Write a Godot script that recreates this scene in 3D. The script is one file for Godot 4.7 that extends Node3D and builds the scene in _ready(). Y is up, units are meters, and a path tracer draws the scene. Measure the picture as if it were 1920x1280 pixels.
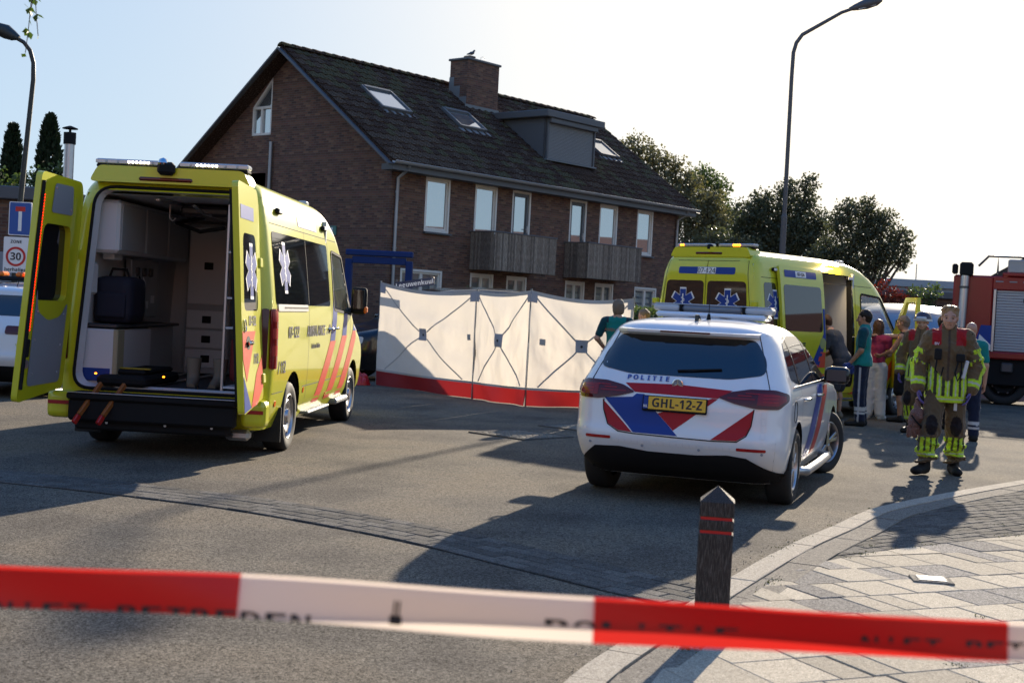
extends Node3D
# A side street in the evening sun: two ambulances, a police car, a privacy screen, a brick house, people.

var M := {}
var rng := RandomNumberGenerator.new()

func _ready():
	rng.seed = 7
	# ---- camera
	var cam := Camera3D.new()
	cam.name = "camera"
	cam.fov = 28.715
	cam.near = 0.05
	cam.far = 2000.0
	var pitch := deg_to_rad(-1.37)
	var roll := deg_to_rad(2.95)
	cam.transform = Transform3D(Basis(Vector3.RIGHT, pitch) * Basis(Vector3.BACK, roll), Vector3(0, 1.53, 0))
	var lens := CameraAttributesPhysical.new()
	lens.frustum_focal_length = 46.87
	lens.frustum_near = 0.05
	lens.frustum_far = 2000.0
	lens.frustum_focus_distance = 14.5
	lens.exposure_aperture = 4.8
	# ---- sky and sun
	var we := WorldEnvironment.new()
	we.name = "world_environment"
	var env := Environment.new()
	env.background_mode = Environment.BG_SKY
	var sky := Sky.new()
	var sm := ProceduralSkyMaterial.new()
	sm.sky_top_color = Color(0.25, 0.55, 0.92)
	sm.sky_horizon_color = Color(0.84, 0.93, 0.985)
	sm.sky_curve = 0.5
	sm.ground_bottom_color = Color(0.3, 0.3, 0.28)
	sm.ground_horizon_color = Color(0.45, 0.45, 0.43)
	sm.sun_angle_max = 62.0
	sm.sun_curve = 0.42
	sky.sky_material = sm
	env.sky = sky
	env.background_energy_multiplier = 0.40
	env.tonemap_mode = Environment.TONE_MAPPER_LINEAR
	env.tonemap_exposure = 2.42
	env.sdfgi_enabled = true
	env.ssao_enabled = true
	env.ssil_enabled = true
	we.environment = env
	we.camera_attributes = lens
	add_child(we)
	add_child(cam)
	cam.current = true
	var sun := DirectionalLight3D.new()
	sun.name = "sun"
	sun.light_energy = 1.6
	sun.light_color = Color(1.0, 0.94, 0.85)
	sun.light_angular_distance = 0.6
	sun.shadow_enabled = true
	var az := deg_to_rad(20.5)
	var el := deg_to_rad(18.2)
	var to_sun := Vector3(sin(az) * cos(el), sin(el), -cos(az) * cos(el))
	sun.transform = Transform3D(Basis.looking_at(-to_sun, Vector3.UP), Vector3(0, 30, 0))
	add_child(sun)
	make_materials()
	build_ground()
	build_house()
	build_background()
	build_vehicles()
	build_street_things()
	build_people()
	build_tape()

# ------------------------------------------------------------------ helpers
class MB:
	var v := PackedVector3Array()
	var n := PackedVector3Array()
	var c := PackedColorArray()
	var uv := PackedVector2Array()
	var col := Color(1, 1, 1)
	var tint := false
	var X := Transform3D()
	func p3(a: Vector3, b: Vector3, d: Vector3, na: Vector3, nb: Vector3, nd: Vector3) -> void:
		if (d - a).cross(b - a).dot(na + nb + nd) < 0.0:
			v.append_array([X * a, X * d, X * b])
			n.append_array([X.basis * na, X.basis * nd, X.basis * nb])
		else:
			v.append_array([X * a, X * b, X * d])
			n.append_array([X.basis * na, X.basis * nb, X.basis * nd])
		if tint:
			c.append_array([col, col, col])
	func tri(a: Vector3, b: Vector3, d: Vector3, out: Vector3) -> void:
		var g := (d - a).cross(b - a).normalized()
		if g.dot(out) < 0.0:
			g = -g
		p3(a, b, d, g, g, g)
	func quad(a: Vector3, b: Vector3, d: Vector3, e: Vector3, out: Vector3) -> void:
		tri(a, b, d, out)
		tri(a, d, e, out)
	func quadn(a: Vector3, b: Vector3, d: Vector3, e: Vector3, na: Vector3, nb: Vector3, nd: Vector3, ne: Vector3) -> void:
		p3(a, b, d, na, nb, nd)
		p3(a, d, e, na, nd, ne)
	func box(o: Vector3, size: Vector3, r := 0.0, B := Basis()) -> MB:
		var h := size * 0.5
		r = minf(r, minf(h.x, minf(h.y, h.z)) * 0.95)
		for i in 3:
			var j := (i + 1) % 3
			var k := (i + 2) % 3
			for s in [-1.0, 1.0]:
				var ps := []
				for ab in [[-1, -1], [1, -1], [1, 1], [-1, 1]]:
					var w := Vector3()
					w[i] = s * h[i]
					w[j] = ab[0] * (h[j] - r)
					w[k] = ab[1] * (h[k] - r)
					ps.append(o + B * w)
				var e := Vector3()
				e[i] = s
				quad(ps[0], ps[1], ps[2], ps[3], B * e)
				if r > 0.0:
					for sj in [-1.0, 1.0]:
						var a := Vector3()
						a[i] = s * h[i]
						a[j] = sj * (h[j] - r)
						a[k] = h[k] - r
						var b := Vector3()
						b[i] = s * (h[i] - r)
						b[j] = sj * h[j]
						b[k] = h[k] - r
						var a2 := a
						a2[k] = -a[k]
						var b2 := b
						b2[k] = -b[k]
						quad(o + B * a, o + B * b, o + B * b2, o + B * a2, B * (a + b + a2 + b2))
		if r > 0.0:
			for sx in [-1.0, 1.0]:
				for sy in [-1.0, 1.0]:
					for sz in [-1.0, 1.0]:
						var sg := Vector3(sx, sy, sz)
						tri(o + B * (sg * Vector3(h.x, h.y - r, h.z - r)), o + B * (sg * Vector3(h.x - r, h.y, h.z - r)), o + B * (sg * Vector3(h.x - r, h.y - r, h.z)), B * sg)
		return self
	# a box with truly round edges
	func soft(o: Vector3, size: Vector3, r: float, B := Basis(), seg := 6) -> MB:
		var h := size * 0.5
		r = minf(r, minf(h.x, minf(h.y, h.z)))
		var core := h - Vector3(r, r, r)
		# grid lines crowd at the rounded rims
		var ts := []
		for i in seg + 1:
			ts.append(sin((float(i) / seg - 0.5) * PI))
		for i in 3:
			var j := (i + 1) % 3
			var k := (i + 2) % 3
			for s in [-1.0, 1.0]:
				var P := []
				var N := []
				for a in seg + 1:
					for b in seg + 1:
						var w := Vector3()
						w[i] = s * h[i]
						w[j] = ts[a] * h[j]
						w[k] = ts[b] * h[k]
						var c := w.clamp(-core, core)
						var d := w - c
						d = d.normalized() if d.length() > 1e-6 else Vector3.ZERO
						if d == Vector3.ZERO:
							d[i] = s
						P.append(o + B * (c + d * r))
						N.append(B * d)
				for a in seg:
					for b in seg:
						var q := a * (seg + 1) + b
						quadn(P[q], P[q + 1], P[q + seg + 2], P[q + seg + 1], N[q], N[q + 1], N[q + seg + 2], N[q + seg + 1])
		return self
	func bar(a: Vector3, b: Vector3, w: float, d: float, r := 0.0, upv := Vector3.UP) -> MB:
		var y := (b - a).normalized()
		var z := upv
		if absf(y.dot(z)) > 0.95:
			z = Vector3.BACK
		var x := y.cross(z).normalized()
		z = x.cross(y).normalized()
		return box((a + b) * 0.5, Vector3(w, a.distance_to(b), d), r, Basis(x, y, z))
	func frame_of(d: Vector3) -> Basis:
		var y := d.normalized()
		var q := Vector3.RIGHT if absf(y.x) < 0.8 else Vector3.BACK
		var z := q.cross(y).normalized()
		return Basis(y.cross(z).normalized(), y, z)
	func cyl(a: Vector3, b: Vector3, r0: float, r1 := -1.0, seg := 14, caps := true) -> MB:
		if r1 < 0.0:
			r1 = r0
		var B := frame_of(b - a)
		var sl := (r0 - r1) / maxf(a.distance_to(b), 1e-5)
		for i in seg:
			var t0 := TAU * i / seg
			var t1 := TAU * (i + 1) / seg
			var d0 := B.x * cos(t0) + B.z * sin(t0)
			var d1 := B.x * cos(t1) + B.z * sin(t1)
			var n0 := (d0 + B.y * sl).normalized()
			var n1 := (d1 + B.y * sl).normalized()
			quadn(a + d0 * r0, b + d0 * r1, b + d1 * r1, a + d1 * r0, n0, n0, n1, n1)
			if caps:
				if r0 > 0.0:
					tri(a, a + d0 * r0, a + d1 * r0, -B.y)
				if r1 > 0.0:
					tri(b, b + d0 * r1, b + d1 * r1, B.y)
		return self
	func tube(pts: Array, rad, seg := 8, caps := true) -> MB:
		var m := pts.size()
		var rings := []
		var nr := []
		var B := Basis()
		for i in m:
			var d: Vector3 = (pts[mini(i + 1, m - 1)] - pts[maxi(i - 1, 0)]).normalized()
			if i == 0:
				B = frame_of(d)
			else:
				var x := (B.x - d * B.x.dot(d)).normalized()
				B = Basis(x, d, x.cross(d))
			var r: float = rad[i] if rad is Array else rad
			var ring := []
			var rn := []
			for k in seg:
				var t := TAU * k / seg
				var e := B.x * cos(t) + B.z * sin(t)
				ring.append(pts[i] + e * r)
				rn.append(e)
			rings.append(ring)
			nr.append(rn)
		for i in m - 1:
			for k in seg:
				var l := (k + 1) % seg
				quadn(rings[i][k], rings[i + 1][k], rings[i + 1][l], rings[i][l], nr[i][k], nr[i + 1][k], nr[i + 1][l], nr[i][l])
		if caps:
			for k in seg:
				tri(pts[0], rings[0][k], rings[0][(k + 1) % seg], pts[0] - pts[1])
				tri(pts[m - 1], rings[m - 1][k], rings[m - 1][(k + 1) % seg], pts[m - 1] - pts[m - 2])
		return self
	# profile of (radius, height) turned about B.y
	func lathe(o: Vector3, B: Basis, prof: Array, seg := 24) -> MB:
		var m := prof.size()
		var ns := []
		for i in m - 1:
			var d: Vector2 = (prof[i + 1] - prof[i]).normalized()
			ns.append(Vector2(d.y, -d.x))
		for i in m - 1:
			var na: Vector2 = ns[i]
			var nb: Vector2 = ns[i]
			if i > 0 and ns[i].dot(ns[i - 1]) > 0.7:
				na = (ns[i] + ns[i - 1]).normalized()
			if i < m - 2 and ns[i].dot(ns[i + 1]) > 0.7:
				nb = (ns[i] + ns[i + 1]).normalized()
			for k in seg:
				var t0 := TAU * k / seg
				var t1 := TAU * (k + 1) / seg
				var d0 := B.x * cos(t0) + B.z * sin(t0)
				var d1 := B.x * cos(t1) + B.z * sin(t1)
				var p: Vector2 = prof[i]
				var q: Vector2 = prof[i + 1]
				quadn(o + d0 * p.x + B.y * p.y, o + d0 * q.x + B.y * q.y, o + d1 * q.x + B.y * q.y, o + d1 * p.x + B.y * p.y, d0 * na.x + B.y * na.y, d0 * nb.x + B.y * nb.y, d1 * nb.x + B.y * nb.y, d1 * na.x + B.y * na.y)
		return self
	# polygon in the xy plane of T, from z = -depth to z = 0
	func prism(poly: PackedVector2Array, T: Transform3D, depth: float) -> MB:
		var ix := Geometry2D.triangulate_polygon(poly)
		for i in range(0, ix.size(), 3):
			var a := poly[ix[i]]
			var b := poly[ix[i + 1]]
			var d := poly[ix[i + 2]]
			tri(T * Vector3(a.x, a.y, 0), T * Vector3(b.x, b.y, 0), T * Vector3(d.x, d.y, 0), T.basis.z)
			if depth > 0.0:
				tri(T * Vector3(a.x, a.y, -depth), T * Vector3(b.x, b.y, -depth), T * Vector3(d.x, d.y, -depth), -T.basis.z)
		if depth > 0.0:
			var cw := Geometry2D.is_polygon_clockwise(poly)
			for i in poly.size():
				var a := poly[i]
				var b := poly[(i + 1) % poly.size()]
				var o := Vector2(b.y - a.y, a.x - b.x) * (-1.0 if cw else 1.0)
				quad(T * Vector3(a.x, a.y, 0), T * Vector3(b.x, b.y, 0), T * Vector3(b.x, b.y, -depth), T * Vector3(a.x, a.y, -depth), T.basis * Vector3(o.x, o.y, 0))
		return self
	# a sheet cut to poly (u, v) and bent over the surface F(u, v); th > 0 gives it an edge
	func conform(F: Callable, poly: PackedVector2Array, cell: Vector2, off := 0.0, sg := 1.0, holes := [], th := 0.0) -> MB:
		var lo := poly[0]
		var hi := poly[0]
		for q in poly:
			lo = lo.min(q)
			hi = hi.max(q)
		var nx := maxi(1, int(ceil((hi.x - lo.x) / cell.x)))
		var ny := maxi(1, int(ceil((hi.y - lo.y) / cell.y)))
		var dx := (hi.x - lo.x) / nx
		var dy := (hi.y - lo.y) / ny
		var memo := {}
		var at := func(q: Vector2) -> Array:
			var key := Vector2i(roundi(q.x * 20000.0), roundi(q.y * 20000.0))
			if not memo.has(key):
				var e := 0.004
				var f: Vector3 = F.call(q.x, q.y)
				var du: Vector3 = F.call(q.x + e, q.y) - F.call(q.x - e, q.y)
				var dv: Vector3 = F.call(q.x, q.y + e) - F.call(q.x, q.y - e)
				var nn := du.cross(dv).normalized() * sg
				memo[key] = [f + nn * off, nn]
			return memo[key]
		for i in nx:
			for j in ny:
				var a := lo + Vector2(i * dx, j * dy)
				var sq := PackedVector2Array([a, a + Vector2(dx, 0), a + Vector2(dx, dy), a + Vector2(0, dy)])
				var got := Geometry2D.intersect_polygons(sq, poly)
				for h in holes:
					var next: Array[PackedVector2Array] = []
					for g in got:
						for r in Geometry2D.clip_polygons(g, h):
							next.append(r)
					got = next
				for g in got:
					if g.size() < 3 or Geometry2D.is_polygon_clockwise(g):
						continue
					var ix := Geometry2D.triangulate_polygon(g)
					for k in range(0, ix.size(), 3):
						var A: Array = at.call(g[ix[k]])
						var B: Array = at.call(g[ix[k + 1]])
						var C: Array = at.call(g[ix[k + 2]])
						p3(A[0], B[0], C[0], A[1], B[1], C[1])
		if th > 0.0:
			var mid := (lo + hi) * 0.5
			var loops: Array = [poly]
			loops.append_array(holes)
			for lp in loops:
				for i in lp.size():
					var a: Vector2 = lp[i]
					var b: Vector2 = lp[(i + 1) % lp.size()]
					var m := maxi(1, int(ceil(a.distance_to(b) / maxf(cell.x, cell.y))))
					for k in m:
						var A: Array = at.call(a.lerp(b, float(k) / m))
						var B: Array = at.call(a.lerp(b, float(k + 1) / m))
						var o: Vector3 = A[0] - F.call(mid.x, mid.y)
						quad(A[0], B[0], B[0] - B[1] * th, A[0] - A[1] * th, o)
		return self
	func mesh() -> ArrayMesh:
		var arr := []
		arr.resize(Mesh.ARRAY_MAX)
		arr[Mesh.ARRAY_VERTEX] = v
		arr[Mesh.ARRAY_NORMAL] = n
		if tint:
			arr[Mesh.ARRAY_COLOR] = c
		if uv.size() == v.size() and uv.size() > 0:
			arr[Mesh.ARRAY_TEX_UV] = uv
		var am := ArrayMesh.new()
		am.add_surface_from_arrays(Mesh.PRIMITIVE_TRIANGLES, arr)
		return am

func mb() -> MB:
	return MB.new()

var taken := {}
func numbered(s: String) -> String:
	taken[s] = taken.get(s, -1) + 1
	return s if taken[s] == 0 else "%s_%03d" % [s, taken[s]]

func part(parent: Node, called: String, b, m: Material) -> MeshInstance3D:
	var o := MeshInstance3D.new()
	o.name = called if parent != self else numbered(called)
	o.mesh = b.mesh() if b is MB else b
	o.material_override = m
	parent.add_child(o, true)
	return o

func tag(o: Node, label: String, category: String, group := "") -> Node:
	o.set_meta("label", label)
	o.set_meta("category", category)
	if group:
		o.set_meta("group", group)
	return o

func thing(called: String, label: String, category: String, at := Vector3.ZERO, turn := 0.0, group := "") -> Node3D:
	var o := Node3D.new()
	o.name = numbered(called)
	add_child(o)
	o.position = at
	o.rotation.y = turn
	tag(o, label, category, group)
	return o

func struct(called: String, b, m: Material) -> MeshInstance3D:
	var o := part(self, called, b, m)
	o.set_meta("kind", "structure")
	return o

func rect(x0: float, y0: float, x1: float, y1: float, r := 0.0) -> PackedVector2Array:
	if r <= 0.0:
		return PackedVector2Array([Vector2(x0, y0), Vector2(x1, y0), Vector2(x1, y1), Vector2(x0, y1)])
	return roundpoly([Vector2(x0, y0), Vector2(x1, y0), Vector2(x1, y1), Vector2(x0, y1)], r)

# rounds the corners of a polygon (counter-clockwise)
func roundpoly(ps: Array, r: float, seg := 4) -> PackedVector2Array:
	var out := PackedVector2Array()
	var m := ps.size()
	for i in m:
		var p: Vector2 = ps[i]
		var a: Vector2 = ps[(i + m - 1) % m]
		var b: Vector2 = ps[(i + 1) % m]
		var ra := minf(r, p.distance_to(a) * 0.45)
		var rb := minf(r, p.distance_to(b) * 0.45)
		var s := p + (a - p).normalized() * ra
		var e := p + (b - p).normalized() * rb
		for k in seg + 1:
			var t := float(k) / seg
			out.append(s.lerp(p, t).lerp(p.lerp(e, t), t))
	return out

func circle(c: Vector2, r: float, seg := 28, ry := -1.0) -> PackedVector2Array:
	var out := PackedVector2Array()
	for i in seg:
		var t := TAU * i / seg
		out.append(c + Vector2(cos(t) * r, sin(t) * (r if ry < 0.0 else ry)))
	return out

func poly(a: Array) -> PackedVector2Array:
	var out := PackedVector2Array()
	for i in range(0, a.size(), 2):
		out.append(Vector2(a[i], a[i + 1]))
	return out

# smooth value of a curve given as [x0, y0, x1, y1, ...] (monotone cubic)
class Curve1:
	var xs := PackedFloat32Array()
	var ys := PackedFloat32Array()
	var ms := PackedFloat32Array()
	func _init(a: Array):
		for i in range(0, a.size(), 2):
			xs.append(a[i])
			ys.append(a[i + 1])
		var k := xs.size()
		var d := []
		for i in k - 1:
			d.append((ys[i + 1] - ys[i]) / (xs[i + 1] - xs[i]))
		for i in k:
			if i == 0:
				ms.append(d[0] if k > 1 else 0.0)
			elif i == k - 1:
				ms.append(d[k - 2])
			elif d[i - 1] * d[i] <= 0.0:
				ms.append(0.0)
			else:
				ms.append(2.0 * d[i - 1] * d[i] / (d[i - 1] + d[i]))
	func f(x: float) -> float:
		var k := xs.size()
		if x <= xs[0]:
			return ys[0]
		if x >= xs[k - 1]:
			return ys[k - 1]
		var i := 0
		while x > xs[i + 1]:
			i += 1
		var h := xs[i + 1] - xs[i]
		var t := (x - xs[i]) / h
		var t2 := t * t
		var t3 := t2 * t
		return (2 * t3 - 3 * t2 + 1) * ys[i] + (t3 - 2 * t2 + t) * h * ms[i] + (3 * t2 - 2 * t3) * ys[i + 1] + (t3 - t2) * h * ms[i + 1]

# ------------------------------------------------------------------ materials
func lin(r: float, g: float, b: float, a := 1.0) -> Color:
	var c := Color(r, g, b).linear_to_srgb()
	c.a = a
	return c

func mat(key: String, c: Color, rough := 0.7, metal := 0.0, spec := 0.5) -> StandardMaterial3D:
	var m := StandardMaterial3D.new()
	m.resource_name = key
	m.albedo_color = c
	m.roughness = rough
	m.metallic = metal
	m.metallic_specular = spec
	M[key] = m
	return m

func noise_tex(size: int, freq: float, ramp: Array, sd := 1, oct := 3, normal := 0.0, kind := FastNoiseLite.TYPE_SIMPLEX_SMOOTH) -> NoiseTexture2D:
	var t := NoiseTexture2D.new()
	t.width = size
	t.height = size
	t.seamless = true
	t.generate_mipmaps = false
	var f := FastNoiseLite.new()
	f.seed = sd
	f.noise_type = kind
	f.frequency = freq
	f.fractal_octaves = oct
	t.noise = f
	if normal > 0.0:
		t.as_normal_map = true
		t.bump_strength = normal
	elif ramp.size() > 0:
		var g := Gradient.new()
		var offs := PackedFloat32Array()
		var cols := PackedColorArray()
		for i in range(0, ramp.size(), 2):
			offs.append(ramp[i])
			cols.append(ramp[i + 1])
		g.offsets = offs
		g.colors = cols
		t.color_ramp = g
	return t

func tri_map(m: StandardMaterial3D, scale: float, world := false) -> void:
	m.uv1_triplanar = true
	m.uv1_world_triplanar = world
	m.uv1_triplanar_sharpness = 8.0
	m.uv1_scale = Vector3.ONE * scale

# a colour with speckle and a coarse patch layer
func grainy(key: String, c: Color, amount: float, scale: float, rough := 0.85, world := true, sd := 1, freq := 0.08, relief := 0.0) -> StandardMaterial3D:
	var m := mat(key, Color.WHITE, rough)
	m.albedo_texture = noise_tex(512, freq, [0.0, c.darkened(amount), 0.5, c, 1.0, c.lightened(amount * 0.6)], sd, 4)
	tri_map(m, scale, world)
	if relief > 0.0:
		m.heightmap_enabled = true
		m.heightmap_texture = noise_tex(512, freq, [], sd, 4)
		m.heightmap_scale = relief
	return m

# mineral grit: every texel its own stone chip, with a few larger ones
func grit_image(sz: int, c: Vector3, amount: float, sd: int) -> ImageTexture:
	var r := RandomNumberGenerator.new()
	r.seed = sd
	var d := PackedByteArray()
	d.resize(sz * sz * 3)
	# chips of two and four texels besides
	var h2 := sz / 2
	var b2 := PackedFloat32Array()
	for i in h2 * h2:
		b2.append(r.randf() + r.randf() - 1.0)
	var h4 := sz / 4
	var b4 := PackedFloat32Array()
	for i in h4 * h4:
		b4.append(r.randf() + r.randf() - 1.0)
	for i in sz * sz:
		var px := i % sz
		var py := i / sz
		var k := 1.0 + amount * (r.randf() + r.randf() - 1.0 + 0.8 * b2[(py / 2) * h2 + px / 2] + 0.7 * b4[(py / 4) * h4 + px / 4])
		k = maxf(k, 0.12)
		var t := r.randf()
		if t < 0.05:
			k *= 0.35
		elif t > 0.975:
			k *= 1.9
		var w := 1.0 + 0.06 * (r.randf() - 0.5)
		var q := Color(c.x * k * w, c.y * k, c.z * k / w).linear_to_srgb()
		d[i * 3] = clampi(int(q.r * 255.0), 0, 255)
		d[i * 3 + 1] = clampi(int(q.g * 255.0), 0, 255)
		d[i * 3 + 2] = clampi(int(q.b * 255.0), 0, 255)
	return ImageTexture.create_from_image(Image.create_from_data(sz, sz, false, Image.FORMAT_RGB8, d))

func gritty(key: String, c: Vector3, amount: float, scale: float, sd: int, tex: ImageTexture = null) -> StandardMaterial3D:
	var m := mat(key, Color.WHITE, 1.0, 0.0, 0.16)
	m.albedo_texture = tex if tex else grit_image(256, c, amount, sd)
	tri_map(m, scale, true)
	m.heightmap_enabled = true
	m.heightmap_texture = M.asphalt.heightmap_texture
	m.heightmap_scale = 0.12
	return m

func brick_image(sz: int, base: Array, joint: Color, sd: int, cols := 5, rows := 16) -> ImageTexture:
	var r := RandomNumberGenerator.new()
	r.seed = sd
	var im := Image.create(sz, sz, false, Image.FORMAT_RGB8)
	im.fill(joint)
	var bw := float(sz) / cols
	var bh := float(sz) / rows
	for j in rows:
		for i in cols:
			var c: Color = base[r.randi() % base.size()]
			c = c.darkened(r.randf() * 0.25)
			var x0 := int(i * bw + (bw * 0.5 if j % 2 else 0.0))
			var w := int(bw * 0.95)
			var y0 := int(j * bh)
			var h := int(bh * 0.82)
			for x in w:
				for y in h:
					var k := 0.92 + 0.16 * r.randf()
					im.set_pixel((x0 + x) % sz, y0 + y, Color(c.r * k, c.g * k, c.b * k))
	return ImageTexture.create_from_image(im)

func make_materials():
	# ground
	var m := mat("asphalt", Color.WHITE, 1.0, 0.0, 0.16)
	m.albedo_texture = grit_image(1024, Vector3(0.152, 0.133, 0.108), 0.72, 9)
	tri_map(m, 0.30, true)
	m.detail_enabled = true
	m.detail_blend_mode = BaseMaterial3D.BLEND_MODE_MUL
	m.detail_uv_layer = BaseMaterial3D.DETAIL_UV_2
	m.detail_albedo = noise_tex(512, 0.012, [0.0, Color(0.76, 0.76, 0.77), 0.36, Color(0.88, 0.88, 0.88), 0.5, Color(0.93, 0.93, 0.92), 0.64, Color(0.97, 0.96, 0.94), 1.0, Color(1, 0.98, 0.94)], 5, 6)
	m.uv2_triplanar = true
	m.uv2_world_triplanar = true
	m.uv2_scale = Vector3.ONE * 0.11
	m.heightmap_enabled = true
	m.heightmap_texture = noise_tex(1024, 0.30, [], 3, 2)
	m.heightmap_scale = 0.25
	grainy("earth", lin(0.07, 0.085, 0.035), 0.4, 0.3)
	grainy("joint", lin(0.035, 0.032, 0.026), 0.5, 1.5)
	for i in 4:
		var k: float = [0.40, 0.47, 0.35, 0.43][i]
		gritty("tile_light_%d" % i, Vector3(k, k * 0.87, k * 0.66), 0.24, 1.3, 10 + i)
	for i in 2:
		var k: float = [0.21, 0.26][i]
		gritty("tile_dark_%d" % i, Vector3(k, k * 0.92, k * 0.80), 0.6, 1.3, 20 + i)
	gritty("kerb", Vector3(0.38, 0.335, 0.265), 0.26, 1.2, 31)
	gritty("gutter", Vector3(0.21, 0.187, 0.152), 0.45, 1.2, 32)
	for i in 3:
		var k: float = [0.095, 0.112, 0.132][i]
		gritty("paver_%d" % i, Vector3(k, k * 0.93, k * 0.82), 0.5, 1.4, 40 + i)
	for k in M:
		if k.begins_with("tile_") or k.begins_with("paver_") or k in ["kerb", "gutter", "joint", "earth"]:
			M[k].metallic_specular = 0.16
			M[k].roughness = 1.0
	# buildings
	var bricks := [lin(0.150, 0.070, 0.044), lin(0.180, 0.086, 0.050), lin(0.105, 0.052, 0.038), lin(0.155, 0.066, 0.047), lin(0.205, 0.108, 0.064)]
	m = mat("brick", Color.WHITE, 0.9)
	m.albedo_texture = brick_image(640, bricks, lin(0.115, 0.092, 0.075), 3)
	tri_map(m, 0.95)
	m = mat("brick_red", Color.WHITE, 0.9)
	m.albedo_texture = brick_image(320, [lin(0.30, 0.13, 0.075), lin(0.36, 0.16, 0.09), lin(0.26, 0.12, 0.07)], lin(0.30, 0.27, 0.24), 4)
	tri_map(m, 0.95)
	grainy("roof_tile", lin(0.052, 0.031, 0.022), 0.55, 0.8, 0.95, false, 51, 0.05)
	grainy("roof_tile_worn", lin(0.076, 0.050, 0.034), 0.6, 0.8, 0.95, false, 52, 0.05)
	grainy("roof_tile_mossy", lin(0.064, 0.052, 0.026), 0.6, 0.8, 0.95, false, 53, 0.06)
	grainy("wood_grey", lin(0.21, 0.165, 0.125), 0.45, 1.3, 0.8, false, 54, 0.04)
	grainy("wood_grey_dark", lin(0.135, 0.104, 0.080), 0.45, 1.3, 0.8, false, 55, 0.04)
	grainy("wood_grey_pale", lin(0.28, 0.23, 0.18), 0.4, 1.3, 0.8, false, 56, 0.04)
	grainy("post_wood", lin(0.032, 0.024, 0.019), 0.55, 2.2, 0.8, false, 57, 0.05, 0.3)
	for k in ["roof_tile", "roof_tile_worn", "roof_tile_mossy"]:
		M[k].metallic_specular = 0.1
	M.post_wood.uv1_scale = Vector3(9.0, 0.5, 9.0)
	for k in ["wood_grey", "wood_grey_dark", "wood_grey_pale"]:
		M[k].uv1_scale = Vector3(3.0, 0.3, 3.0)
	mat("frame_white", lin(0.66, 0.62, 0.56), 0.45)
	mat("frame_grey", lin(0.10, 0.105, 0.11), 0.45)
	mat("slate_grey", lin(0.085, 0.088, 0.095), 0.55)
	mat("lead", lin(0.16, 0.17, 0.175), 0.6, 0.2)
	mat("zinc", lin(0.33, 0.34, 0.35), 0.42, 0.55)
	mat("shutter", lin(0.20, 0.205, 0.21), 0.5)
	var g := mat("pane", Color(0.72, 0.78, 0.8, 0.12), 0.02)
	g.transparency = BaseMaterial3D.TRANSPARENCY_ALPHA
	g.metallic_specular = 0.9
	mat("pane_mirror", lin(0.46, 0.50, 0.52), 0.02, 0.85, 0.6)
	mat("room_plaster", lin(0.36, 0.34, 0.31), 0.9)
	mat("curtain", lin(0.62, 0.60, 0.55), 0.9)
	mat("blind", lin(0.52, 0.50, 0.40), 0.8)
	# vehicles
	var y := mat("amb_yellow", lin(0.54, 0.535, 0.013), 0.32)
	y.clearcoat_enabled = true
	y.clearcoat = 0.7
	y.clearcoat_roughness = 0.05
	mat("film_red", lin(0.62, 0.075, 0.035), 0.35)  # red film in its sunlit, orange tone
	mat("film_blue", lin(0.018, 0.050, 0.24), 0.4, 0.0, 0.3)
	mat("film_red_shaded", lin(0.36, 0.016, 0.024), 0.4, 0.0, 0.3)  # darker copy of the red film, shade mixed into its colour
	mat("film_white", lin(0.72, 0.72, 0.72), 0.4)
	mat("letter_dark", lin(0.02, 0.022, 0.05), 0.5)
	mat("letter_black", lin(0.01, 0.01, 0.012), 0.5)
	mat("letter_blue", lin(0.03, 0.07, 0.30), 0.4)
	mat("glass_dark", lin(0.008, 0.009, 0.011), 0.03, 0.0, 0.75)
	mat("black_plastic", lin(0.012, 0.012, 0.013), 0.8, 0.0, 0.3)
	mat("black_gloss", lin(0.010, 0.010, 0.011), 0.15)
	mat("rubber", lin(0.014, 0.014, 0.014), 0.8)
	mat("alloy", lin(0.42, 0.42, 0.43), 0.3, 0.85)
	mat("steel_dark", lin(0.08, 0.08, 0.085), 0.45, 0.6)
	mat("chrome", lin(0.62, 0.62, 0.63), 0.12, 1.0)
	mat("alu", lin(0.50, 0.50, 0.51), 0.35, 0.8)
	mat("lamp_red", lin(0.20, 0.006, 0.008), 0.08)
	mat("lamp_red_dark", lin(0.075, 0.006, 0.008), 0.06)
	mat("reflector_red", lin(0.35, 0.012, 0.012), 0.25)
	mat("lamp_orange", lin(0.75, 0.16, 0.012), 0.2)
	mat("gap", lin(0.006, 0.006, 0.006), 0.9)
	mat("inner_white", lin(0.58, 0.60, 0.62), 0.5)
	mat("inner_grey", lin(0.34, 0.35, 0.36), 0.5)
	mat("inner_floor", lin(0.05, 0.05, 0.055), 0.7)
	mat("navy_bag", lin(0.012, 0.014, 0.03), 0.8)
	mat("panel_grey", lin(0.22, 0.24, 0.27), 0.5)
	mat("sand_boot", lin(0.17, 0.14, 0.10), 0.85)
	var w := mat("car_white", lin(0.70, 0.71, 0.72), 0.28)
	w.clearcoat_enabled = true
	w.clearcoat = 0.8
	w.clearcoat_roughness = 0.04
	mat("car_black", lin(0.010, 0.010, 0.012), 0.18)
	mat("car_blue", lin(0.10, 0.14, 0.20), 0.2)
	mat("plate_yellow", lin(0.72, 0.42, 0.02), 0.4)
	mat("lens_clear", lin(0.45, 0.46, 0.47), 0.12)
	mat("fire_red", lin(0.24, 0.010, 0.010), 0.3)
	mat("sign_blue", lin(0.015, 0.075, 0.30), 0.4)
	mat("sign_red", lin(0.50, 0.015, 0.015), 0.4)
	mat("portal_blue", lin(0.008, 0.030, 0.13), 0.5, 0.0, 0.3)
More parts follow.
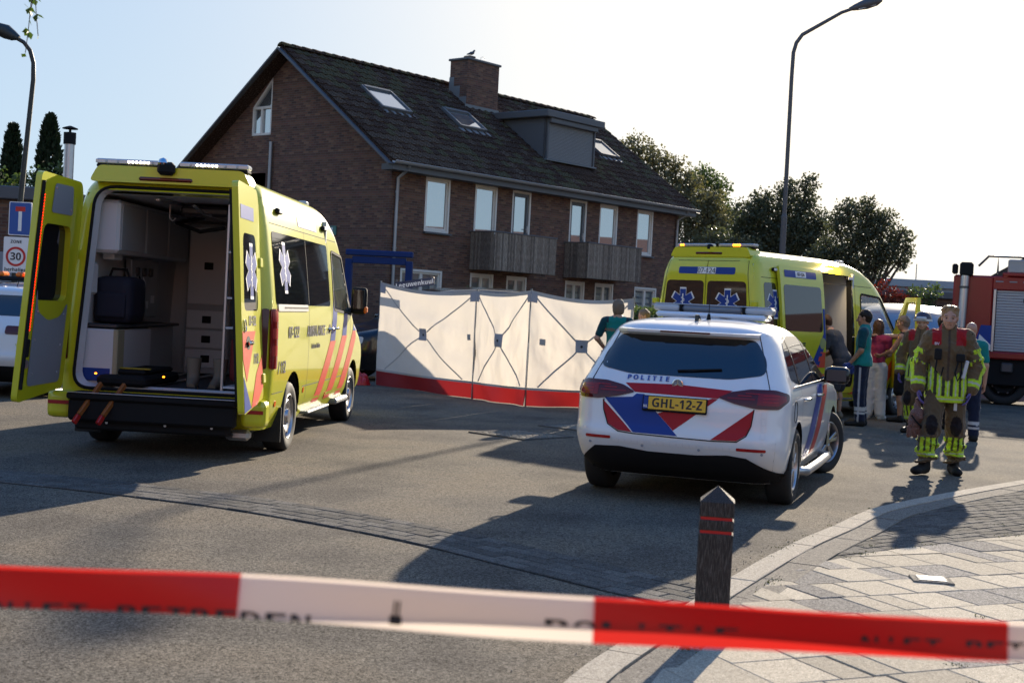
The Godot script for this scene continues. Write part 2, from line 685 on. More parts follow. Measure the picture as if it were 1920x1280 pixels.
	mat("pole_grey", lin(0.075, 0.072, 0.078), 0.5)
	mat("pole_dark", lin(0.022, 0.026, 0.024), 0.5)
	for e in [["led_white", Color(1.0, 0.93, 0.92), 5.0], ["led_red", Color(1.0, 0.10, 0.03), 1.6], ["led_orange", Color(1.0, 0.48, 0.08), 4.0], ["led_warm", Color(1.0, 0.86, 0.62), 22.0], ["brake_glow", Color(1.0, 0.06, 0.06), 1.3]]:
		var l := mat(e[0], e[1], 0.4)
		l.emission_enabled = true
		l.emission = e[1]
		l.emission_energy_multiplier = e[2]

# ------------------------------------------------------------------ ground, road, kerb and paving
func smooth_line(pts: Array, step: float) -> Array:
	var cv := Curve2D.new()
	for i in pts.size():
		var a: Vector2 = pts[maxi(i - 1, 0)]
		var b: Vector2 = pts[mini(i + 1, pts.size() - 1)]
		var t := (b - a) / 6.0
		cv.add_point(pts[i], -t, t)
	var out := []
	var L := cv.get_baked_length()
	var k := int(L / step)
	for i in k + 1:
		out.append(cv.sample_baked(L * i / k, true))
	return out

func offset_line(line: Array, d: float) -> Array:
	var out := []
	for i in line.size():
		var t: Vector2 = (line[mini(i + 1, line.size() - 1)] - line[maxi(i - 1, 0)]).normalized()
		out.append(line[i] + Vector2(-t.y, t.x) * d)
	return out

func slab(parent: Node, called: String, ps: PackedVector2Array, y0: float, y1: float, r: float, m: Material) -> void:
	# a paving stone: polygon on the ground (x, z), chamfered round the top
	var inner := Geometry2D.offset_polygon(ps, -r)
	if inner.is_empty() or inner[0].size() != ps.size():
		inner = [ps]
	var b := mb()
	var top: PackedVector2Array = inner[0]
	var ix := Geometry2D.triangulate_polygon(top)
	for i in range(0, ix.size(), 3):
		b.tri(Vector3(top[ix[i]].x, y1, top[ix[i]].y), Vector3(top[ix[i + 1]].x, y1, top[ix[i + 1]].y), Vector3(top[ix[i + 2]].x, y1, top[ix[i + 2]].y), Vector3.UP)
	# match the inner corners to the outer ones
	var c := Vector2()
	for p in ps:
		c += p / ps.size()
	for i in ps.size():
		var a := ps[i]
		var d := ps[(i + 1) % ps.size()]
		var ai := top[0]
		var di := top[0]
		for q in top:
			if q.distance_to(a) < ai.distance_to(a):
				ai = q
			if q.distance_to(d) < di.distance_to(d):
				di = q
		var o2 := (a + d) * 0.5 - c
		var o := Vector3(o2.x, 0, o2.y)
		b.quad(Vector3(ai.x, y1, ai.y), Vector3(di.x, y1, di.y), Vector3(d.x, y1 - r, d.y), Vector3(a.x, y1 - r, a.y), o + Vector3.UP * 0.3)
		b.quad(Vector3(a.x, y1 - r, a.y), Vector3(d.x, y1 - r, d.y), Vector3(d.x, y0, d.y), Vector3(a.x, y0, a.y), o)
	part(parent, called, b, m)

func flat_poly(ps: PackedVector2Array, y: float) -> MB:
	var b := mb()
	var ix := Geometry2D.triangulate_polygon(ps)
	for i in range(0, ix.size(), 3):
		b.tri(Vector3(ps[ix[i]].x, y, ps[ix[i]].y), Vector3(ps[ix[i + 1]].x, y, ps[ix[i + 1]].y), Vector3(ps[ix[i + 2]].x, y, ps[ix[i + 2]].y), Vector3.UP)
	return b

var kerb_line := []
var tile_line := []

func build_ground():
	struct("ground", flat_poly(rect(-900, -1500, 900, 300), -0.03), M.earth)
	struct("road", flat_poly(rect(-45, -75, 60, 25), 0.0), M.asphalt)
	# the far side: front gardens at the brick house
	var K := [Vector2(-0.02, -4.0), Vector2(0.16, -4.9), Vector2(0.32, -5.48), Vector2(0.58, -6.1), Vector2(1.35, -7.77), Vector2(1.95, -9.02), Vector2(2.46, -9.94), Vector2(3.09, -11.08), Vector2(4.15, -12.42), Vector2(5.45, -13.9), Vector2(7.2, -15.6), Vector2(9.5, -17.4)]
	kerb_line = smooth_line(K, 0.05)
	var T := [Vector2(0.36, -4.0), Vector2(0.52, -4.9), Vector2(0.68, -5.55), Vector2(0.98, -6.3), Vector2(1.62, -7.78), Vector2(2.32, -8.74), Vector2(3.94, -10.04), Vector2(6.2, -11.5), Vector2(9.5, -13.2)]
	tile_line = smooth_line(T, 0.05)
	# bed under everything on the pavement side
	var bed := PackedVector2Array(kerb_line)
	bed.append_array(PackedVector2Array([Vector2(14, -17.4), Vector2(14, -2.0), Vector2(-0.1, -2.0)]))
	struct("pavement_bed", flat_poly(bed, 0.008), M.joint)
	var pav := Node3D.new()
	pav.name = "pavement"
	pav.set_meta("kind", "structure")
	add_child(pav)
	band(pav, "kerb_stone", kerb_line, 0.0, 0.155, 0.50, 0.035, M.kerb, 0.0)
	band(pav, "gutter_stone", kerb_line, 0.163, 0.35, 0.62, 0.030, M.gutter, 0.3)
	# small dark pavers in the wedge between the gutter stones and the slabs
	var g2 := offset_line(kerb_line, 0.36)
	var wedge := PackedVector2Array()
	for p in g2:
		if p.y < -7.9:
			wedge.append(p)
	var back := []
	for p in tile_line:
		if p.y < -8.05:
			back.append(p)
	back.reverse()
	wedge.append_array(PackedVector2Array(back))
	pave(pav, "small_paver", wedge, 0.205, 0.10, deg_to_rad(-38.0), 0.026, [M.paver_0, M.paver_1, M.paver_2, M.paver_1], 1.0, 300)
	# slabs
	var area := PackedVector2Array(tile_line)
	area.append_array(PackedVector2Array([Vector2(9.5, -4.0)]))
	pave(pav, "paving_slab", area, 0.345, 0.345, deg_to_rad(-25.0), 0.030, [M.tile_light_0, M.tile_light_1, M.tile_dark_0, M.tile_light_2, M.tile_light_3, M.tile_light_1, M.tile_dark_1, M.tile_light_0, M.tile_light_2, M.tile_light_3, M.tile_light_0], 0.0, 300)
	# weeds and moss in the joints, grit along the kerb
	var wd := Leaves.new()
	var wr := RandomNumberGenerator.new()
	wr.seed = 17
	for k in 46:
		var src: Array = tile_line if k % 3 else kerb_line
		var c: Vector2 = src[wr.randi_range(20, int(src.size() * 0.62))]
		if k % 4 == 0:
			c += Vector2(wr.randf_range(0.2, 1.6), wr.randf_range(0.0, 0.8))
		for i in wr.randi_range(8, 26):
			var p := Vector3(c.x + wr.randfn() * 0.03, 0.030, c.y + wr.randfn() * 0.03)
			var g := (rdir(wr) + Vector3(0, 1.1, 0)).normalized()
			wd.leaf(p, g * wr.randf_range(0.006, 0.014), g.cross(rdir(wr)).normalized() * 0.0035, wr.randf_range(0.6, 1.2))
	var weeds := part(self, "joint_weeds", wd.mesh(), leaf_mat("leaf_weed", lin(0.10, 0.11, 0.035), lin(0.2, 0.22, 0.06)))
	weeds.set_meta("kind", "stuff")
	tag(weeds, "small green and dry weeds growing in the pavement joints", "weeds")
	var gr := mb()
	for k in 420:
		var c: Vector2 = kerb_line[wr.randi_range(10, kerb_line.size() - 40)]
		var q := Vector3(c.x - absf(wr.randfn()) * 0.10 - 0.01, 0.002, c.y - absf(wr.randfn()) * 0.05)
		var s := wr.randf_range(0.0012, 0.0035)
		gr.box(q + Vector3(0, s * 0.5, 0), Vector3(s, s, s) * 1.4, 0.0, Basis(rdir(wr), wr.randf() * 3.0))
	var grit := part(self, "kerb_grit", gr, M.gutter)
	grit.set_meta("kind", "stuff")
	tag(grit, "loose grit lying on the road along the kerb", "grit")
	# strip of bricks laid across the mouth of the side street
	var S := smooth_line([Vector2(-9.5, -11.0), Vector2(-6.5, -10.95), Vector2(-4.0, -10.53), Vector2(-2.4, -10.0), Vector2(-1.5, -9.55), Vector2(-0.5, -8.83), Vector2(0.2, -8.15), Vector2(0.72, -7.62), Vector2(1.12, -7.25)], 0.05)
	var sb := offset_line(S, -0.30)
	var sc := offset_line(S, 0.30)
	sc.reverse()
	var jp := PackedVector2Array(sb)
	jp.append_array(PackedVector2Array(sc))
	struct("brick_strip_bed", flat_poly(jp, 0.004), M.joint)
	var strip := Node3D.new()
	strip.name = "brick_strip"
	strip.set_meta("kind", "structure")
	add_child(strip)
	for row in 5:
		band(strip, "paving_brick", S, -0.285 + row * 0.116, -0.285 + row * 0.116 + 0.108, 0.212, 0.010, null, 0.5 * (row % 2))
	# manhole covers in the road
	for d in [[Vector3(0.17, 0, -16.3), -42.0, "cast concrete manhole cover lying whole in the shadow on the road"], [Vector3(1.05, 0, -17.75), -42.0, "manhole cover partly hidden behind the police car"]]:
		var t := thing("manhole_cover", d[2], "manhole cover", d[0], deg_to_rad(d[1]), "manhole covers in the road")
		var f := mb()
		for s in [-1.0, 1.0]:
			f.box(Vector3(s * 0.43, 0.006, 0), Vector3(0.06, 0.02, 0.92), 0.004)
			f.box(Vector3(0, 0.006, s * 0.43), Vector3(0.80, 0.02, 0.06), 0.004)
		part(t, "frame", f, M.paver_1)
		var p := mb()
		p.box(Vector3(0, 0.003, 0), Vector3(0.78, 0.018, 0.78), 0.003)
		for i in 6:
			for j in 6:
				p.box(Vector3(-0.31 + i * 0.124, 0.013, -0.31 + j * 0.124), Vector3(0.075, 0.008, 0.075), 0.003)
		part(t, "lid", p, M.gutter)
	var pl := thing("utility_cover", "small pale metal utility cover set into the pavement slabs", "utility cover", Vector3(2.6, 0.03, -8.0), deg_to_rad(-8), "")
	var pb := mb()
	pb.box(Vector3(0, 0.004, 0), Vector3(0.24, 0.014, 0.20), 0.004)
	part(pl, "lid", pb, M.gutter)
	for i in 4:
		var rb := mb()
		rb.box(Vector3(0, 0.013, -0.06 + i * 0.04), Vector3(0.17, 0.006, 0.014), 0.002)
		part(pl, "ridge", rb, M.lead)

# stones laid along a line, between two distances from it
func band(parent: Node, called: String, line: Array, d0: float, d1: float, len_: float, top: float, m: Material, phase: float) -> void:
	var n := int(round(len_ / 0.05 * 1.0))
	var A := offset_line(line, d0)
	var B := offset_line(line, d1)
	# arc length table
	var acc := [0.0]
	for i in range(1, line.size()):
		acc.append(acc[-1] + line[i].distance_to(line[i - 1]))
	var at := func(L: Array, s: float) -> Vector2:
		var i := clampi(int(s / 0.05), 0, L.size() - 2)
		while i < L.size() - 2 and acc[i + 1] < s:
			i += 1
		while i > 0 and acc[i] > s:
			i -= 1
		return L[i].lerp(L[i + 1], clampf((s - acc[i]) / (acc[i + 1] - acc[i]), 0.0, 1.0))
	var s := -phase * len_
	var k := 0
	while s < acc[-1]:
		var e := minf(s + len_ - 0.008, acc[-1])
		var b0 := maxf(s, 0.0)
		if e - b0 > 0.04:
			var ps := PackedVector2Array([at.call(A, b0), at.call(A, (b0 + e) * 0.5), at.call(A, e), at.call(B, e), at.call(B, (b0 + e) * 0.5), at.call(B, b0)])
			if len_ < 0.3:
				ps = PackedVector2Array([at.call(A, b0), at.call(A, e), at.call(B, e), at.call(B, b0)])
			if Geometry2D.is_polygon_clockwise(ps):
				ps.reverse()
			var mm: Material = m if m else [M.paver_0, M.paver_1, M.paver_2][rng.randi() % 3]
			slab(parent, called, ps, -0.02, top + rng.randf_range(-0.002, 0.002), 0.004, mm)
		s += len_
		k += 1

func pave(parent: Node, called: String, area: PackedVector2Array, w: float, h: float, ang: float, top: float, mats: Array, bond: float, most: int) -> void:
	if Geometry2D.is_polygon_clockwise(area):
		area.reverse()
	var r := Transform2D(ang, Vector2.ZERO)
	var inv := r.affine_inverse()
	var lo := Vector2(1e9, 1e9)
	var hi := -lo
	for p in area:
		lo = lo.min(inv * p)
		hi = hi.max(inv * p)
	var list := []
	var j := 0
	var y := lo.y
	while y < hi.y:
		var x := lo.x - (w * 0.5 if j % 2 and bond > 0.0 else 0.0) - (rng.randf() * w if bond == 0.0 else 0.0)
		while x < hi.x:
			# some slabs are laid as two halves
			var cuts := [[x, x + w]]
			if bond == 0.0 and rng.randf() < 0.22:
				cuts = [[x, x + w * 0.5], [x + w * 0.5, x + w]]
			for q in cuts:
				var sq := PackedVector2Array([r * Vector2(q[0] + 0.004, y + 0.004), r * Vector2(q[1] - 0.004, y + 0.004), r * Vector2(q[1] - 0.004, y + h - 0.004), r * Vector2(q[0] + 0.004, y + h - 0.004)])
				for g in Geometry2D.intersect_polygons(sq, area):
					if g.size() >= 3 and not Geometry2D.is_polygon_clockwise(g):
						var c := Vector2()
						for p in g:
							c += p / g.size()
						# keep to what lies in view
						if c.y < -5.0 and c.x < -c.y * 0.42 + 0.3 and c.x > -0.5:
							list.append([c.length(), g])
			x += w
		y += h
		j += 1
	list.sort_custom(func(a, b): return a[0] < b[0])
	var rest := mb()
	for i in list.size():
		var g: PackedVector2Array = list[i][1]
		var t: float = top + rng.randf_range(-0.0025, 0.0025)
		if i < most:
			slab(parent, called, g, -0.02, t, 0.004, mats[rng.randi() % mats.size()])
		else:
			rest.prism(g, Transform3D(Basis(Vector3.RIGHT, Vector3.BACK, Vector3.UP), Vector3(0, t, 0)), 0.03)
	if rest.v.size() > 0:
		part(parent, "far_" + called + "s", rest, mats[0]).set_meta("kind", "stuff")

# ------------------------------------------------------------------ the brick house
# u runs along the front, y up, w back from the front eaves: local (u, y, -w) with the node turned
func win(parent: Node, T: Transform3D, w: float, h: float, frame: Material, called := "window", glass = null, split := 0.0, inner := 0.05) -> Node3D:
	# T: lower left corner of the opening, x along the wall, z outwards
	var f := mb()
	f.X = T
	var q := 0.07
	f.box(Vector3(q * 0.5, h * 0.5, -0.03), Vector3(q, h, 0.09), 0.006)
	f.box(Vector3(w - q * 0.5, h * 0.5, -0.03), Vector3(q, h, 0.09), 0.006)
	f.box(Vector3(w * 0.5, q * 0.5, -0.028), Vector3(w - 2 * q, q, 0.09), 0.006)
	f.box(Vector3(w * 0.5, h - q * 0.5, -0.028), Vector3(w - 2 * q, q, 0.09), 0.006)
	var o := part(parent, called, f, frame)
	# the sash inside the frame
	var s := mb()
	s.X = T
	var a := q + 0.002
	var cells := [[a, w - a]]
	if split > 0.0:
		cells = [[a, split - 0.002], [split + 0.002, w - a]]
	for c in cells:
		var cw: float = c[1] - c[0]
		var cx: float = (c[0] + c[1]) * 0.5
		for e in [c[0] + inner * 0.5, c[1] - inner * 0.5]:
			s.box(Vector3(e, h * 0.5, -0.055), Vector3(inner, h - 2 * a, 0.06), 0.005)
		for e in [a + inner * 0.5, h - a - inner * 0.5]:
			s.box(Vector3(cx, e, -0.055), Vector3(cw - 2 * inner, inner, 0.058), 0.005)
	part(o, "sash", s, frame)
	for c in cells:
		var g := mb()
		g.X = T
		g.box(Vector3((c[0] + c[1]) * 0.5, h * 0.5, -0.062), Vector3(c[1] - c[0] - 2 * inner + 0.01, h - 2 * a - 2 * inner + 0.01, 0.008))
		part(o, "pane", g, glass if glass else M.pane_mirror)
	return o

func build_house():
	var O := Vector3(-3.394, 0, -35.124)
	var ps := deg_to_rad(40.48)
	var H := thing("brick_house", "dark brick double house with tiled roof, chimney and two wooden balconies", "house", O, PI / 2 - ps)
	# local: x = u along the front, z = -w (back)
	var L := 14.75
	var EV := 5.30
	var RW := 4.76
	var RH := 8.70
	var D := 9.52
	var sl := (RH - EV) / RW
	# ---- walls
	var u0 := 0.45
	var u1 := 14.30
	var front := mb()
	var holes := []
	var ups := [[1.77, 2.77, 3.56, 5.07, 0], [3.80, 4.78, 2.95, 5.07, 0], [5.45, 6.32, 2.95, 5.07, 1], [8.22, 9.09, 2.95, 5.07, 1], [9.77, 10.76, 2.95, 5.07, 0], [11.85, 12.79, 3.56, 5.07, 0]]
	var lows := [[0.95, 2.6, 0.7, 2.5], [3.76, 4.78, 0.9, 2.52], [5.36, 6.30, 0.9, 2.52], [8.17, 9.18, 0.9, 2.52], [9.71, 10.72, 0.9, 2.52], [11.9, 13.2, 0.9, 2.5]]
	for a in ups:
		holes.append(rect(a[0], a[2], a[1], a[3]))
	for a in lows:
		holes.append(rect(a[0], a[2], a[1], a[3]))
	front.conform(func(x, y): return Vector3(x, y, -0.45), rect(u0, 0, u1, EV + 0.1), Vector2(0.85, 0.8), 0.0, 1.0, holes)
	for h in holes:
		for i in 4:
			var p: Vector2 = h[i]
			var q: Vector2 = h[(i + 1) % 4]
			var c: Vector2 = (h[0] + h[2]) * 0.5 - (p + q) * 0.5
			front.quad(Vector3(p.x, p.y, -0.45), Vector3(q.x, q.y, -0.45), Vector3(q.x, q.y, -0.57), Vector3(p.x, p.y, -0.57), Vector3(c.x, c.y, 0))
	part(H, "front_wall", front, M.brick)
	var gable := mb()
	var gh := [poly([5.6, 6.27, 6.48, 6.27, 6.48, 7.10, 5.6, 7.95])]
	gh.append(rect(5.75, 3.9, 6.75, 5.16))
	gable.conform(func(w, y): return Vector3(u0, y, -w), poly([0.45, 0, D - 0.45, 0, D - 0.45, EV + 0.45 * sl - 0.05, RW, RH - 0.12, 0.45, EV + 0.45 * sl - 0.05]), Vector2(0.7, 0.7), 0.0, 1.0, gh)
	for h in gh:
		var cc := Vector2()
		for p in h:
			cc += p / h.size()
		for i in h.size():
			var p: Vector2 = h[i]
			var q: Vector2 = h[(i + 1) % h.size()]
			var c: Vector2 = cc - (p + q) * 0.5
			gable.quad(Vector3(u0, p.y, -p.x), Vector3(u0, q.y, -q.x), Vector3(u0 + 0.12, q.y, -q.x), Vector3(u0 + 0.12, p.y, -p.x), Vector3(0, c.y, -c.x))
	part(H, "gable_wall", gable, M.brick)
	var bk := mb()
	var gp := poly([0.45, 0, D - 0.45, 0, D - 0.45, EV + 0.45 * sl, RW, RH - 0.12, 0.45, EV + 0.45 * sl])
	bk.prism(gp, Transform3D(Basis(Vector3.FORWARD, Vector3.UP, Vector3.RIGHT), Vector3(u1, 0, 0)), 0.2)
	bk.box(Vector3((u0 + u1) * 0.5, EV * 0.5, -(D - 0.5)), Vector3(u1 - u0 - 0.5, EV, 0.1))
	part(H, "rear_wall", bk, M.brick)
	var core := mb()
	core.box(Vector3(7.4, 2.6, -4.7), Vector3(13.2, 5.15, 7.4))
	part(H, "room_interior", core, M.room_plaster)
	# ---- roof deck and tiles
	var deck := mb()
	for sd in [0, 1]:
		var a := Vector3(0, EV, 0) if sd == 0 else Vector3(0, EV, -D)
		var r := Vector3(0, RH, -RW)
		var nrm := Vector3(0, RW, RH - EV).normalized() if sd == 0 else Vector3(0, RW, -(RH - EV)).normalized()
		var X := Vector3(L, 0, 0)
		var dn := -nrm * 0.12
		deck.quad(a, a + X, r + X, r, nrm)
		deck.quad(a + dn, a + X + dn, r + X + dn, r + dn, -nrm)
		deck.quad(a, a + X, a + X + dn, a + dn, Vector3(0, -0.3, 1 if sd == 0 else -1))
		deck.quad(a, r, r + dn, a + dn, Vector3.LEFT)
		deck.quad(a + X, r + X, r + X + dn, a + X + dn, Vector3.RIGHT)
	part(H, "roof_deck", deck, M.roof_tile)
	var slope := Vector3(0, RH - EV, -RW)
	var SL := slope.length()
	var sdir := slope / SL
	var nr := Vector3(0, RW, RH - EV).normalized()
	var rows := 17
	var colsn := 49
	var ch := SL / rows
	var cw := L / colsn
	# one tile: an S-shaped pan with a raised roll, thick lower edge
	var tb := mb()
	var prof := []
	for i in 7:
		var t := i / 6.0
		prof.append(Vector2(t * (cw + 0.01), 0.012 + 0.034 * pow(maxf(0.0, cos((t - 0.78) * 4.2)), 2.0)))
	for i in 6:
		var a: Vector2 = prof[i]
		var b2: Vector2 = prof[i + 1]
		var lo := 0.03
		tb.quad(Vector3(a.x, 0, a.y + lo), Vector3(b2.x, 0, b2.y + lo), Vector3(b2.x, ch + 0.03, b2.y), Vector3(a.x, ch + 0.03, a.y), Vector3(0, 0, 1))
		tb.quad(Vector3(a.x, 0, a.y + lo), Vector3(b2.x, 0, b2.y + lo), Vector3(b2.x, 0, b2.y + lo - 0.03), Vector3(a.x, 0, a.y + lo - 0.03), Vector3(0, -1, 0))
	var tmesh := tb.mesh()
	var TB := Basis(Vector3.RIGHT, sdir, nr)
	var roof := Node3D.new()
	roof.name = "roof"
	H.add_child(roof)
	var rest := {}
	var made := 0
	var tm := [M.roof_tile, M.roof_tile, M.roof_tile_worn, M.roof_tile, M.roof_tile_mossy]
	for i in colsn:
		for j in rows:
			var u := i * cw
			var s := j * ch
			var yy := EV + sdir.y * s
			# left out under the dormer
			if u > 7.85 and u + cw < 10.5 and yy > 6.1 and yy < 7.55:
				continue
			var m: Material = tm[rng.randi() % 5]
			if u < 3.2 and rng.randf() < 0.45:
				m = M.roof_tile_mossy if yy > 7.5 else M.roof_tile_worn
			var T := Transform3D(TB, Vector3(u, EV, 0) + sdir * (s - 0.02) + nr * 0.004 + TB.z * rng.randf() * 0.004)
			if made < 300 and i < 18:
				var o := MeshInstance3D.new()
				o.name = "roof_tile"
				o.mesh = tmesh
				o.material_override = m
				o.transform = T
				roof.add_child(o, true)
				made += 1
			else:
				if not rest.has(m):
					rest[m] = []
				rest[m].append(T)
	for m in rest:
		var b := mb()
		for T in rest[m]:
			for k in tb.v.size():
				b.v.append(T * tb.v[k])
				b.n.append(T.basis * tb.n[k])
		part(roof, "far_roof_tiles", b, m).set_meta("kind", "stuff")
	# ridge tiles
	for i in 38:
		var b := mb()
		var x0 := i * L / 38.0
		var pts := []
		for k in 7:
			var t := PI * k / 6.0
			pts.append(Vector2(cos(t) * 0.15, sin(t) * 0.10))
		for k in 6:
			for e in [0]:
				var a: Vector2 = pts[k]
				var c: Vector2 = pts[k + 1]
				var g := Vector2(a.x + c.x, a.y + c.y).normalized()
				b.quad(Vector3(x0, RH + 0.0 + a.y * 1.25, -RW + a.x * 1.2), Vector3(x0, RH + c.y * 1.25, -RW + c.x * 1.2), Vector3(x0 + 0.41, RH + c.y, -RW + c.x), Vector3(x0 + 0.41, RH + a.y, -RW + a.x), Vector3(0, g.y, g.x))
				b.quad(Vector3(x0, RH + a.y * 1.25, -RW + a.x * 1.2), Vector3(x0, RH + c.y * 1.25, -RW + c.x * 1.2), Vector3(x0, RH - 0.04 + c.y * 0.9, -RW + c.x), Vector3(x0, RH - 0.04 + a.y * 0.9, -RW + a.x), Vector3(-1, 0, 0))
		part(roof, "ridge_tile", b, M.roof_tile_mossy if i % 4 == 0 else M.roof_tile)
	# verge boards at both gables
	for x in [-0.03, L + 0.03]:
		var vb := mb()
		vb.bar(Vector3(x, EV - 0.12, 0.02), Vector3(x, RH - 0.08, -RW), 0.05, 0.22, 0.0, Vector3(1, 0, 0))
		vb.bar(Vector3(x, EV - 0.12, -D - 0.02), Vector3(x, RH - 0.08, -RW), 0.05, 0.22, 0.0, Vector3(1, 0, 0))
		part(H, "verge_board", vb, M.slate_grey)
	# soffit under the front eaves, gutter, downpipes
	var so := mb()
	so.box(Vector3(L / 2, EV - 0.16, -0.22), Vector3(L - 0.1, 0.16, 0.44))
	part(H, "soffit", so, M.slate_grey)
	var gut := mb()
	for k in 6:
		var t0 := PI + PI * k / 6.0
		var t1 := PI + PI * (k + 1) / 6.0
		for r in [0.075, 0.068]:
			var a := Vector3(0, EV - 0.02 + sin(t0) * r, 0.08 + cos(t0) * r)
			var b := Vector3(0, EV - 0.02 + sin(t1) * r, 0.08 + cos(t1) * r)
			var o := Vector3(0, sin((t0 + t1) / 2), cos((t0 + t1) / 2)) * (1.0 if r > 0.07 else -1.0)
			gut.quad(a, b, b + Vector3(L, 0, 0), a + Vector3(L, 0, 0), o)
	gut.cyl(Vector3(0, EV - 0.02, 0.158), Vector3(L, EV - 0.02, 0.158), 0.012, 0.012, 8)
	part(H, "gutter", gut, M.zinc)
	for x in [0.62, 14.15]:
		var dp := mb()
		dp.tube([Vector3(x, EV - 0.1, 0.05), Vector3(x, EV - 0.25, -0.1), Vector3(x, EV - 0.4, -0.37), Vector3(x, 4.0, -0.39), Vector3(x, 0, -0.39)], 0.045, 10)
		for yy in [1.2, 3.0, 4.5]:
			dp.cyl(Vector3(x, yy, -0.39), Vector3(x, yy + 0.05, -0.39), 0.055, 0.055, 10)
		part(H, "downpipe", dp, M.zinc)
	var gp2 := mb()
	gp2.cyl(Vector3(u0 - 0.07, 0.0, -5.48), Vector3(u0 - 0.07, 6.05, -5.48), 0.05, 0.05, 10)
	part(H, "downpipe", gp2, M.zinc)
	# ---- windows
	for a in ups:
		var T := Transform3D(Basis(), Vector3(a[0], a[2], -0.47))
		var o := win(H, T, a[1] - a[0], a[3] - a[2], M.frame_white, "balcony_door" if a[4] else "upper_window")
		if a[4]:
			var dr := mb()
			var w: float = a[1] - a[0]
			var h: float = a[3] - a[2]
			for e in [0.115, w - 0.115]:
				dr.box(T * Vector3(e, h * 0.5, -0.038), Vector3(0.085, h - 0.15, 0.05), 0.006)
			dr.box(T * Vector3(w * 0.5, h - 0.13, -0.038), Vector3(w - 0.32, 0.10, 0.048), 0.006)
			dr.box(T * Vector3(w * 0.5, 0.15, -0.038), Vector3(w - 0.32, 0.14, 0.048), 0.006)
			part(o, "door_leaf", dr, M.frame_grey)
			var hd := mb()
			hd.box(T * Vector3(w - 0.115, 1.0, 0.0), Vector3(0.03, 0.20, 0.03), 0.004)
			hd.box(T * Vector3(w - 0.16, 1.0, 0.03), Vector3(0.11, 0.022, 0.02), 0.004)
			part(o, "handle", hd, M.alu)
		else:
			var si := mb()
			si.box(Vector3((a[0] + a[1]) * 0.5, a[2] - 0.03, -0.43), Vector3(a[1] - a[0] + 0.08, 0.05, 0.16), 0.006)
			part(o, "sill", si, M.slate_grey)
	for k in lows.size():
		var a: Array = lows[k]
		var o := win(H, Transform3D(Basis(), Vector3(a[0], a[2], -0.47)), a[1] - a[0], a[3] - a[2], M.frame_white, "lower_window", M.pane, (a[1] - a[0]) * 0.52)
		# what hangs behind the panes
		if k >= 3:
			for j in 7:
				var s := mb()
				s.box(Vector3((a[0] + a[1]) * 0.5, a[3] - 0.25 - j * 0.2, -0.66), Vector3(a[1] - a[0] - 0.2, 0.13, 0.012))
				part(o, "blind_band", s, M.blind)
		else:
			var s := mb()
			for e in [0.10, a[1] - a[0] - 0.10]:
				for j in 4:
					s.cyl(Vector3(a[0] + e - 0.09 + j * 0.06, a[2] + 0.05, -0.70), Vector3(a[0] + e - 0.09 + j * 0.06, a[3] - 0.1, -0.70), 0.04, 0.03, 8)
			part(o, "curtain", s, M.curtain)
	# gable windows: pointed upper one, and the lower one half hidden by the van
	var gx := u0
	var fr := mb()
	var GT := Transform3D(Basis(Vector3.FORWARD, Vector3.UP, Vector3.LEFT), Vector3(gx + 0.04, 0, 0))
	var pts := [Vector2(5.6, 6.27), Vector2(6.48, 6.27), Vector2(6.48, 7.10), Vector2(5.6, 7.95)]
	for i in 4:
		var a: Vector2 = pts[i]
		var b: Vector2 = pts[(i + 1) % 4]
		var inw := (Vector2(6.0, 6.8) - (a + b) * 0.5).normalized() * 0.03
		fr.bar(GT * Vector3(a.x + inw.x, a.y + inw.y, 0), GT * Vector3(b.x + inw.x, b.y + inw.y, 0), 0.075, 0.07, 0.006, Vector3(1, 0, 0))
	fr.box(GT * Vector3(6.04, 7.08, 0.002), Vector3(0.08, 0.08, 0.80), 0.006)
	fr.box(GT * Vector3(6.06, 6.68, 0.004), Vector3(0.08, 0.74, 0.08), 0.006)
	var gw := part(H, "gable_window", fr, M.frame_white)
	var g1 := mb()
	g1.prism(poly([5.63, 6.3, 6.45, 6.3, 6.45, 7.09, 5.63, 7.9]), Transform3D(Basis(Vector3.FORWARD, Vector3.UP, Vector3.LEFT), Vector3(gx + 0.06, 0, 0)), 0.006)
	part(gw, "pane", g1, M.pane_mirror)
	win(H, Transform3D(Basis(Vector3.FORWARD, Vector3.UP, Vector3.LEFT), Vector3(gx + 0.03, 3.9, -5.75)), 1.0, 1.26, M.frame_white, "gable_window")
	# ---- roof windows
	for a in [[1.75, 2.98, 2.38, 3.32, 0], [4.86, 6.08, 2.22, 3.05, 1], [11.95, 13.05, 2.25, 3.10, 0]]:
		var k0: float = a[2] / RW * SL
		var k1: float = a[3] / RW * SL
		var BT := Transform3D(TB, Vector3(a[0], EV, 0) + sdir * k0 + nr * 0.09)
		var w: float = a[1] - a[0]
		var h := k1 - k0
		var f := mb()
		f.X = BT
		for e in [0.04, w - 0.04]:
			f.box(Vector3(e, h * 0.5, 0), Vector3(0.08, h, 0.10), 0.01)
		f.box(Vector3(w * 0.5, 0.04, -0.01), Vector3(w - 0.16, 0.08, 0.10), 0.01)
		f.box(Vector3(w * 0.5, h - 0.05, 0.01), Vector3(w - 0.16, 0.10, 0.12), 0.01)
		var o := part(H, "roof_window", f, M.frame_grey)
		var g := mb()
		g.X = BT
		g.box(Vector3(w * 0.5, h * 0.5, 0.0), Vector3(w - 0.15, h - 0.15, 0.02))
		part(o, "pane", g, M.pane_mirror)
		var fl := mb()
		fl.X = BT
		fl.box(Vector3(w * 0.5, -0.10, -0.05), Vector3(w + 0.15, 0.2, 0.012))
		part(o, "flashing", fl, M.lead)
	# ---- chimney
	var chm := mb()
	var cz0 := -3.55
